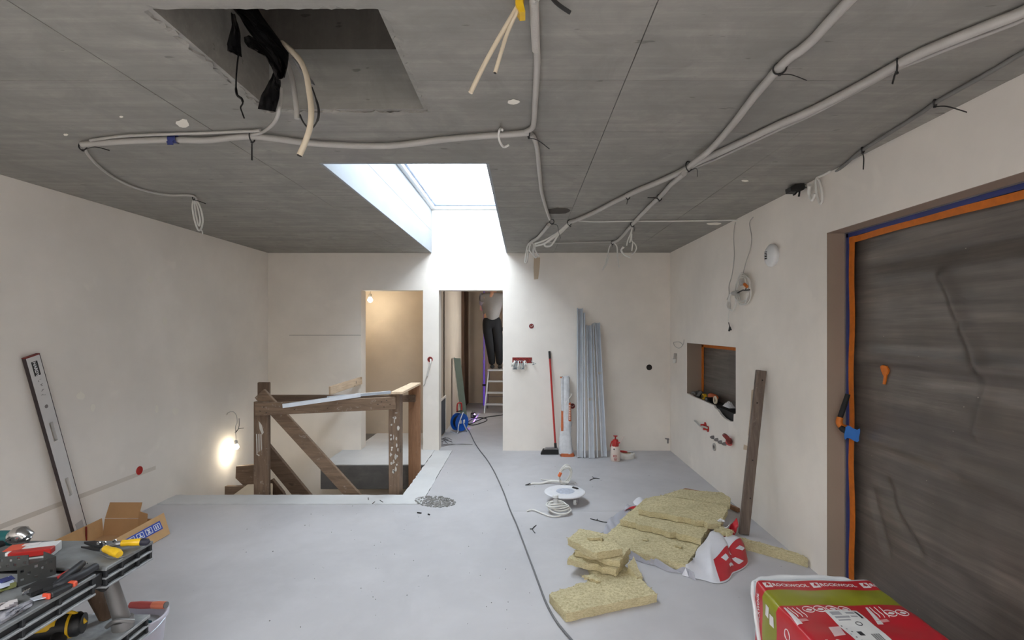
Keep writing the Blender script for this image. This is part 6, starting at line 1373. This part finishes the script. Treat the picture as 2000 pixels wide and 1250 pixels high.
# ================================================================ CARDBOARD BOX, WORK TABLE, TOOLS, BUCKET
M['card'] = simple('cardboard', sr(196, 158, 112), .85, var=.06, scale=12, bmp=.08, bscale=40)
M['card_in'] = simple('cardboard_inside', sr(176, 138, 98), .9, var=.05)
t = thing('cardboard_box', 'open cardboard box with a blue pictogram strip on the floor by the left wall', 'box', (-3.0, 3.65, 0))
def panel(pts, name, m, th=.004):
    p = [V(q) for q in pts]; n = (p[1]-p[0]).cross(p[2]-p[0]).normalized(); return MB().prism(p, n*th).build(name, m, t)
bx0, bx1, by0, by1 = -3.225, -2.735, 3.28, 3.93
panel([(bx0, by0, .002), (bx1, by0, .002), (bx1, by1, .002), (bx0, by1, .002)], 'bottom', M['card_in'])
panel([(bx0, by0, .004), (bx0, by1-.0, .004), (bx0-.012, by1, .135), (bx0-.012, by0, .125)], 'back_panel', M['card'])
panel([(bx1, by0, .004), (bx1, by1+.03, .004), (bx1-.07, by1+.06, .155), (bx1-.055, by0, .150)], 'front_panel', M['card'])
panel([(bx0, by1, .004), (bx1-.02, by1, .004), (bx1-.07, by1+.02, .125), (bx0-.0, by1+.02, .125)], 'end_panel', M['card_in'])
panel([(bx0, by1+.022, .128), (bx0+.255, by1+.022, .128), (bx0+.265, by1+.05, .240), (bx0+.015, by1+.05, .240)], 'end_flap', M['card_in'])
panel([(bx0+.262, by1+.01, .06), (bx0+.35, by1-.02, .06), (bx0+.355, by1-.015, .175), (bx0+.268, by1+.015, .185)], 'corner_flap', M['card_in'])
panel([(bx0, by0, .004), (bx1, by0, .004), (bx1-.05, by0-.02, .14), (bx0, by0-.02, .125)], 'end_panel', M['card_in'])
MB().bb(bx0-.002, bx0+.006, 3.772, 3.780, .01, .13).build('fold_slit', M['red_dark'], t)
fp = lambda v, z: V((bx1-.066*(z-.004)/.15+.0055, v, z))
# blue strip with handling pictograms
A_, B_ = 3.47, 3.915
mb = MB(); mb.prism([fp(A_, .068), fp(B_, .062), fp(B_, .122), fp(A_, .118)], (.0012, 0, .0005)); st = mb.build('blue_strip', simple('blue_print', sr(52, 78, 170), .6), t)
for k in range(5):
    y0_ = A_+.03+.084*k; w_ = .066; zz0, zz1 = .072, .112
    fr_ = MB()
    for (ya, yb, za, zb) in ((y0_, y0_+w_, zz0, zz0+.004), (y0_, y0_+w_, zz1-.004, zz1), (y0_, y0_+.005, zz0, zz1), (y0_+w_-.005, y0_+w_, zz0, zz1)):
        a = fp(ya, za)+V((.0014, 0, 0)); fr_.prism([a, fp(yb, za)+V((.0014, 0, 0)), fp(yb, zb)+V((.0014, 0, 0)), fp(ya, zb)+V((.0014, 0, 0))], (.0008, 0, .0003))
    shapes = [[(.3, .2), (.7, .2), (.5, .8)], [(.25, .3), (.5, .15), (.75, .3), (.75, .7), (.5, .85), (.25, .7)], [(.2, .25), (.8, .25), (.8, .4), (.58, .4), (.58, .8), (.42, .8), (.42, .4), (.2, .4)], [(.2, .2), (.8, .2), (.55, .5), (.8, .8), (.2, .8), (.45, .5)], [(.25, .2), (.4, .2), (.4, .8), (.25, .8)]]
    for sp in ([shapes[k]] if k < 4 else [shapes[4], [(u+.3, v) for u, v in shapes[4]]]):
        fr_.prism([fp(y0_+w_*u, zz0+(zz1-zz0)*v)+V((.0014, 0, 0)) for u, v in sp], (.0008, 0, .0003))
    fr_.build('pictogram', M['white'], st)
# ---------------------------------------------------------------- folding work table
M['bench'] = simple('black_ribbed_plastic', sr(34, 35, 37), .5, var=.12); M['bench_top'] = simple('worn_grey_table_top', sr(126, 129, 130), .5, .1, var=.22, scale=14, bmp=.1, bscale=30); M['bench_rib'] = simple('scuffed_rib', sr(150, 153, 155), .45, var=.2, scale=40)
M['leg_grey'] = simple('grey_tube', sr(120, 118, 117), .4, .3, var=.08)
TX0, TX1, TY0, TY1, TZ = -2.35, -1.466, 1.15, 2.03, .755
t = thing('work_table', 'black folding work table with worn grey top and lower shelf at the lower left', 'work table', ((TX0+TX1)/2, (TY0+TY1)/2, 0))
def deck(x0, x1, y0, y1, z, tag_, parts):
    MB().bb(x0, x1, y0, y1, z-.012, z, .002).build('table_top' if tag_ else 'shelf_top', M['bench_top'] if tag_ else M['bench_rib'], t)
    MB().bb(x0+.012, x1-.012, y0+.012, y1-.012, z-.074, z-.012).build('core', M['bench'], t)
    for zz in (z-.043, z-.074): MB().bb(x0, x1, y0, y1, zz, zz+.008, .002).build('rib', M['bench_rib'], t)
    for yy in parts:
        for (za, zb) in ((z-.036, z-.012), (z-.066, z-.043)): MB().bb(x1-.013, x1-.001, yy, yy+.010, za, zb, .001).build('rib_divider', M['bench'], t)
deck(TX0, TX1, 1.80, TY1, TZ, True, (1.80, 1.872, 1.95, 2.015))
deck(TX0, TX1, TY0, 1.758, TZ, True, (1.25, 1.36, 1.50, 1.62, 1.745))
MB().bb(TX0+.02, TX1-.012, 1.758, 1.80, TZ-.06, TZ-.014, .004).build('hinge_bar', M['bench'], t)
for xx in (-1.66, -1.90): MB().bb(xx-.05, xx, 1.764, 1.794, TZ-.014, TZ-.004, .002).build('slot', M['rubber'], t)
SZ_ = .469
deck(-2.05, -1.47, 1.30, 2.02, SZ_, False, (1.35, 1.55, 1.75, 1.90, 2.0))
def leg(p0, p1, r0, r1, m): 
    MB().tube([p0, p1], [(r0, r0*.8), (r1, r1*.8)], 14).build('leg', m, t, 40)
leg(V((-1.545, 1.90, .69)), V((-1.502, 1.93, SZ_)), .024, .028, M['leg_grey'])
leg(V((-1.49, 1.96, SZ_-.07)), V((-1.47, 1.98, 0)), .020, .018, M['leg_grey'])
leg(V((-1.66, 1.93, .69)), V((-1.62, 1.99, SZ_)), .030, .022, M['wood_dark'])
leg(V((-2.02, 1.96, SZ_-.07)), V((-2.04, 1.98, 0)), .020, .018, M['leg_grey'])
leg(V((-1.49, 1.36, SZ_-.07)), V((-1.47, 1.33, 0)), .020, .018, M['leg_grey'])
leg(V((-2.02, 1.36, SZ_-.07)), V((-2.04, 1.33, 0)), .020, .018, M['leg_grey'])
leg(V((-1.56, 1.42, .69)), V((-1.52, 1.36, SZ_)), .024, .028, M['leg_grey'])
leg(V((-2.0, 1.42, .69)), V((-2.0, 1.36, SZ_)), .024, .028, M['leg_grey'])
leg(V((-2.0, 1.90, .69)), V((-2.0, 1.93, SZ_)), .024, .028, M['leg_grey'])
mb = MB(); mb.tube([V((-1.505, 1.928, SZ_+.001)), V((-1.508, 1.925, SZ_+.035))], .036, 14); mb.build('leg_clamp', M['leg_grey'], t, 40)
mb = MB(); mb.tube(cr([V((-1.545, 1.90, SZ_+.02)), V((-1.50, 1.885, SZ_+.05)), V((-1.46, 1.92, SZ_+.03))], 4), .008, 8); mb.build('clamp_lever', M['leg_grey'], t, 50)
mb = MB(); mb.tube([V((-1.58, 1.88, .665)), V((-1.52, 1.86, .655))], .016, 10); mb.build('pivot', M['rubber'], t, 40)
T = lambda px, py, z=.0: fl(px, py, TZ+z)
# tin snips
c = T(205, 1072); t2 = thing('tin_snips', 'tin snips with yellow and black grips lying on the far corner of the work table', 'snips', c)
MB().tube(cr([T(205, 1072, .02), T(222, 1064, .022), T(240, 1061, .022)], 4), [.009]*9, 8).build('arm', M['leg_grey'], t2, 40)
MB().tube(cr([T(238, 1061, .022), T(258, 1059.5, .022), T(276, 1058.5, .02)], 4), [.012]*4+[.0135]*5, 10).build('grip', M['yellow'], t2, 40)
MB().tube([T(276, 1058.5, .02), T(287, 1058.5, .019), T(291, 1060, .016)], [.014, .0135, .007], 10).build('grip_end', simple('navy_grip', sr(34, 34, 48), .6), t2, 40)
MB().tube(cr([T(200, 1074, .018), T(205, 1074, .02), T(212, 1074, .02)], 4), [.009]*9, 8).build('arm', M['leg_grey'], t2, 40)
MB().tube(cr([T(206, 1072, .022), T(216, 1076, .022), T(226, 1079, .02), T(233, 1083, .016)], 4), [.013]*5+[.0155]*6+[.013]*2, 10).build('grip', M['yellow'], t2, 40)
mb = MB(); mb.prism([T(164, 1062, .012), T(186, 1060, .02), T(206, 1064, .02), T(206, 1074, .012), T(184, 1070, .012)], (0, .0, .008)); mb.build('upper_blade', M['bench'], t2)
mb = MB(); mb.prism([T(158, 1070, .004), T(186, 1070, .008), T(200, 1078, .008), T(184, 1076, .004)], (0, 0, .006)); mb.build('lower_blade', M['bench'], t2)
for (px, py) in ((193, 1063), (204, 1062), (224, 1058), (205, 1069)): MB().lathe([(0, 0), (.007, 0), (.007, .006), (.004, .009), (0, .009)], 10, Matrix.Translation(T(px, py, .026)), cap=False).build('bolt', M['chrome'], t2, 40)
mb = MB(); mb.tube(cr([T(196, 1082, .003), T(215, 1090, .003), T(238, 1088, .003), T(260, 1080, .003)], 5), .003, 6); tag(mb.build('wire_offcut', M['leg_grey'], None, 60), 'thin grey wire offcut curving in front of the tin snips', 'wire')
# grinder
c = T(44, 1074); t2 = thing('angle_grinder', 'teal and black angle grinder with shiny metal head at the far left of the table', 'grinder', c)
hc_ = c+V((-.02, 0, .045))
MB().tube(cr([hc_+V((-.02, .0, .0)), hc_+V((.0, 0, .012)), hc_+V((.028, 0, .012)), hc_+V((.044, 0, -.005))], 4), [.026]*4+[.030]*4+[.024]*3+[.012]*2, 14).build('gear_head', M['chrome'], t2, 50)
MB().lathe([(0, -.052), (.022, -.05), (.024, -.03), (.028, -.02), (0, -.02)], 18, Matrix.Translation(hc_+V((.014, 0, .01))), cap=False).build('spindle_guard', M['leg_grey'], t2, 40)
MB().tube(cr([hc_+V((-.02, 0, .0)), hc_+V((-.07, .0, .0)), hc_+V((-.16, 0, -.004)), hc_+V((-.2, 0, -.006))], 4), [.027]*5+[.025]*8, 14).build('body', simple('teal_plastic', sr(20, 92, 94), .45), t2, 50)
MB().tube(cr([hc_+V((-.19, 0, -.006)), hc_+V((-.26, 0, -.008)), hc_+V((-.31, 0, -.01))], 4), [.027]*5+[.03]*4, 14).build('motor_end', M['bench'], t2, 50)
MB().tube([hc_+V((-.03, -.02, -.01)), hc_+V((-.06, -.09, -.012))], [.012, .017], 10).build('side_handle', M['bench'], t2, 50)
# red and white carton
c = T(66, 1088); t2 = thing('fixings_carton', 'flat red and white carton lying between the grinder and the perforated bracket', 'carton', c)
yaw = .35; R2 = Matrix.Rotation(yaw, 3, 'Z')
MB().box(c+V((-.01, .012, .017)), (.135, .075, .034), R2, .002).build('carton', M['white'], t2)
MB().box(c+V((.012, -.02, .026)), (.125, .034, .022), R2, .003).build('red_edge', M['red'], t2)
MB().box(c+V((-.065, .0, .0355)), (.05, .06, .0015), R2).build('orange_end', simple('orange_red_print', sr(222, 92, 66), .5), t2)
MB().box(c+V((-.035, .028, .0358)), (.05, .022, .0012), R2).build('paper_label', M['print_white'], t2)
# perforated brackets
def perf(a, b, h, rows, name, label, lip=True):
    a, b = V(a), V(b); L = (b-a).length; x = (b-a).normalized(); n_ = x.cross(V((0, 0, 1)))
    Mx = Matrix((x, n_, V((0, 0, 1)))).transposed()
    hs = []
    for (fu, fv) in rows: hs.append((fu*L-.0045, fu*L+.0045, fv*h-.0045, fv*h+.0045))
    m_ = MB(); wall_cells(m_, 'y', -.0012, .0012, 0, L, 0, h, hs)
    o = MB(); o.add([a+Mx @ v for v in m_.v], m_.f)
    root = tag(o.build(name, M['zincdark']), label, 'bracket', 'perforated steel brackets')
    if lip:
        l_ = MB(); l_.prism([b+V((0, 0, 0)), b+V((0, 0, h)), b-n_*.045+V((-.02, 0, h*.95+.01)), b-n_*.045+V((-.02, 0, .0))], x*.0024); l_.build('bent_end', M['zincdark'], root)
        l_ = MB(); l_.prism([a, b, b-n_*.04, a-n_*.04], (0, 0, .002)); l_.build('foot', M['zincdark'], root)
M['zincdark'] = simple('dark_zinc', sr(86, 87, 86), .45, .5, var=.15, scale=20)
perf(T(34, 1147), T(108, 1122), .062, [(.12, .30), (.12, .75), (.3, .55), (.48, .25), (.48, .8), (.66, .6), (.72, .82), (.86, .78), (.9, .3)], 'steel_bracket', 'dark perforated steel bracket standing on edge in the middle of the work table')
perf(T(-14, 1117), T(56, 1112), .050, [(.2, .3), (.25, .75), (.42, .35), (.5, .72), (.62, .4), (.72, .8), (.9, .5)], 'steel_bracket', 'dark perforated steel strip behind the standing bracket at the left edge', False)
# pliers
c = T(70, 1150); t2 = thing('pliers', 'large pliers with two long black grips lying on the work table', 'pliers', c)
M['grip'] = simple('dark_grip', sr(40, 41, 46), .55)
MB().tube(cr([T(108, 1142, .018), T(126, 1128, .022), T(146, 1113, .022), T(160, 1101, .018)], 4), [.010]*4+[.0135]*6+[.012]*3, 10).build('grip', M['grip'], t2, 50)
MB().tube(cr([T(104, 1146, .014), T(130, 1136, .018), T(160, 1122, .018), T(186, 1107, .014)], 4), [.011]*3+[.0135]*7+[.013]*3, 10).build('grip', M['grip'], t2, 50)
mb = MB(); mb.prism([T(42, 1156, .008), T(58, 1149, .012), T(84, 1136, .014), T(112, 1134, .014), T(112, 1150, .008), T(84, 1156, .008), T(60, 1166, .006)], (0, 0, .012)); mb.build('jaws', M['bench'], t2)
for k in range(3): MB().box(T(47+5*k, 1158-2.5*k, .024), (.004, .012, .010), (0, 0, .4)).build('tooth', M['chrome'], t2)
MB().tube(cr([T(162, 1098, .02), T(167, 1096, .02), T(171, 1101, .02)], 3), .0015, 5).build('spring_wire', M['chrome'], t2, 60)
mb = MB(); mb.beam(T(112, 1130, .006), T(150, 1108, .006), .018, .010, V((0, 0, 1)), .002); tag(mb.build('marking_pencil', M['red']), 'red strip of plastic lying under the pliers', 'strip')
# utility knife
c = T(104, 1158); t2 = thing('utility_knife', 'black utility knife with orange ends in front of the pliers', 'knife', c)
MB().beam(T(94, 1163, .012), T(138, 1143, .012), .026, .018, V((0, 0, 1)), .005).build('body', M['bench'], t2)
MB().beam(T(137, 1143, .012), T(146, 1138, .012), .026, .018, V((0, 0, 1)), .004).build('rear_cap', simple('orange_red', sr(214, 84, 54), .45), t2)
MB().beam(T(88, 1166, .012), T(94, 1163, .012), .026, .018, V((0, 0, 1)), .003).build('front_cap', simple('orange_red2', sr(200, 72, 46), .45), t2)
mb = MB(); mb.prism([T(58, 1170, .010), T(88, 1160, .010), T(90, 1168, .010), T(66, 1174, .010)], (0, 0, .002)); mb.build('blade', M['steel'], t2)
# leaflets, clear bag and small packets
mb = MB(); mb.grid(lambda u, v: T(-20+50*u+8*v, 1138-16*u+16*v, .004+.006*math.sin(u*5)), 6, 4, th=.001); t2 = tag(mb.build('leaflet', simple('blue_white_paper', sr(205, 212, 232), .5, var=.1, scale=30), None, 60), 'crumpled blue and white leaflet at the left edge of the table', 'leaflet')
mb = MB(); mb.grid(lambda u, v: T(-12+34*u+8*v, 1135-11*u+6*v, .0065+.006*math.sin(u*5)), 6, 3, th=.0006); mb.build('blue_print', M['blue_tape'], t2)
mb = MB(); mb.grid(lambda u, v: T(-10+42*u, 1150-14*u+10*v, .004+.004*math.sin(u*9)), 6, 4, th=.001); tag(mb.build('foil_packet', simple('green_packet', sr(120, 124, 70), .35), None, 60), 'small olive packet under the blue and white leaflet', 'packet')
mb = MB(); rr = random.Random(14); hs2 = [[rr.uniform(.2, 1) for _ in range(12)] for _ in range(12)]
mb.grid(lambda u, v: T(-25+88*u, 1205-34*u+30*v*(1-.6*u), .003+.028*hs2[int(v*9)][int(u*10)]*math.sin(math.pi*u)*math.sin(math.pi*v)), 10, 9, th=.001); tag(mb.build('clear_bag', M['clear'], None, 60), 'crumpled clear plastic bag at the near left of the work table', 'bag')
mb = MB(); mb.grid(lambda u, v: T(-18+52*u, 1182-12*u+14*v, .012+.01*math.sin(u*7+v*5)), 6, 5, th=.0012); tag(mb.build('paper_card', M['print_white'], None, 60), 'white card inside the clear bag on the work table', 'card')
# drill on the lower shelf
c = fl(140, 1232, SZ_); c = V((-1.655, 1.80, SZ_)); t2 = thing('cordless_drill', 'yellow and black cordless drill on the lower shelf of the work table', 'drill', c)
dx = V((.94, .34, 0)).normalized(); q = c+V((0, 0, .075))
MB().tube(cr([q-dx*.12, q-dx*.06, q+dx*.02, q+dx*.075, q+dx*.09], 4), [.034]*5+[.040]*8+[.034]*4, 16).build('motor_housing', M['bench'], t2, 50)
mb = MB(); mb.tube(cr([q-dx*.10+V((0, -.004, .012)), q-dx*.03+V((0, -.004, .014)), q+dx*.02+V((0, -.004, .012))], 4), [.032]*3+[.036]*4+[.032]*2, 16); mb.build('yellow_shell', M['yellow'], t2, 50)
MB().tube([q+dx*.05, q+dx*.058], .0425, 18).build('band', M['yellow'], t2, 40)
mb = MB(); mb.tube(cr([q-dx*.09, q+V((0, 0, .052))-dx*.02, q+dx*.06+V((0, 0, .042)), q+dx*.095], 5), (.006), 8); mb.build('edge_trim', M['yellow'], t2, 50)
MB().tube([q-dx*.12, q-dx*.155, q-dx*.175], [.022, .022, .012], 14).build('chuck', M['bench'], t2, 40)
MB().tube(cr([q+dx*.02, q+dx*.05+V((.0, -.05, -.03)), q+dx*.05+V((0, -.11, -.045))], 4), [.024]*9, 12).build('grip', M['bench'], t2, 50)
MB().box(q+dx*.05+V((0, -.14, -.045)), (.075, .06, .055), Matrix.Rotation(.35, 3, 'Z'), .006).build('battery', M['bench'], t2)
MB().box(q+dx*.05+V((0, -.14, -.0165)), (.05, .04, .004), Matrix.Rotation(.35, 3, 'Z'), .001).build('battery_plate', M['yellow'], t2)
c = V((-1.78, 1.72, SZ_)); mb = MB(); mb.bb(c.x-.03, c.x+.03, c.y-.02, c.y+.02, SZ_+.001, SZ_+.03, .003); tag(mb.build('bit_case', M['yellow']), 'small yellow case beside the drill on the lower shelf', 'case')
# bucket with trowel
c = V((-1.795, 2.34, 0)); t2 = thing('bucket', 'white plastic bucket on the floor behind the work table', 'bucket', c)
M['bucket'] = simple('milky_bucket', sr(208, 206, 218), .35, var=.05)
MB().lathe([(0, .001), (.105, .001), (.112, .01), (.136, .262), (.146, .262), (.147, .276), (.140, .279), (.133, .274), (.109, .016), (0, .012)], 40, Matrix.Translation(c), cap=False).build('pail', M['bucket'], t2, 40)
MB().lathe([(0, .0), (.131, .0), (.13, .006), (0, .012)], 32, Matrix.Translation(c+V((0, 0, .21))), cap=False).build('mortar', simple('grey_mortar', sr(176, 182, 184), .9, bmp=.4, bscale=20), t2, 60)
MB().tube(cr([c+V((.145, .02, .262)), c+V((.15, -.06, .25)), c+V((.12, -.12, .235)), c+V((.03, -.16, .22)), c+V((-.06, -.155, .22)), c+V((-.14, -.06, .245))], 6), .003, 6).build('bail', M['steel'], t2, 60)
a = V((-1.84, 2.40, .299)); b = V((-1.655, 2.375, .312)); t2 = thing('trowel', 'trowel with red handle lying across the rim of the white bucket', 'trowel', a)
MB().tube([a, a.lerp(b, .3), a.lerp(b, .62)], [.014, .017, .015], 12).build('handle', simple('dull_red', sr(176, 72, 70), .5), t2, 50)
MB().tube([a.lerp(b, .62), a.lerp(b, .8), a.lerp(b, .97)], [.015, .0175, .016], 12).build('handle_sleeve', simple('salmon_grip', sr(214, 120, 92), .5), t2, 50)
MB().tube([a.lerp(b, .97), b], [.014, .015], 12).build('handle_end', M['leg_grey'], t2, 50)
MB().tube(cr([a, a-V((.03, .005, .005)), a-V((.055, .01, .02))], 4), .005, 8).build('shank', M['steel'], t2, 50)
mb = MB(); p = a-V((.055, .01, .02)); mb.prism([p+V((.01, -.02, -.002)), p+V((.01, .02, -.002)), p+V((-.11, .035, -.015)), p+V((-.11, -.035, -.015))], (0, 0, .002)); mb.build('blade', M['steel'], t2)
mb = MB(); mb.box(c+V((.085, -.03, .25)), (.045, .055, .03), (.2, .35, .5), .004); tag(mb.build('sponge', simple('teal_sponge', sr(36, 80, 92), .8)), 'dark teal sponge inside the white bucket', 'sponge')
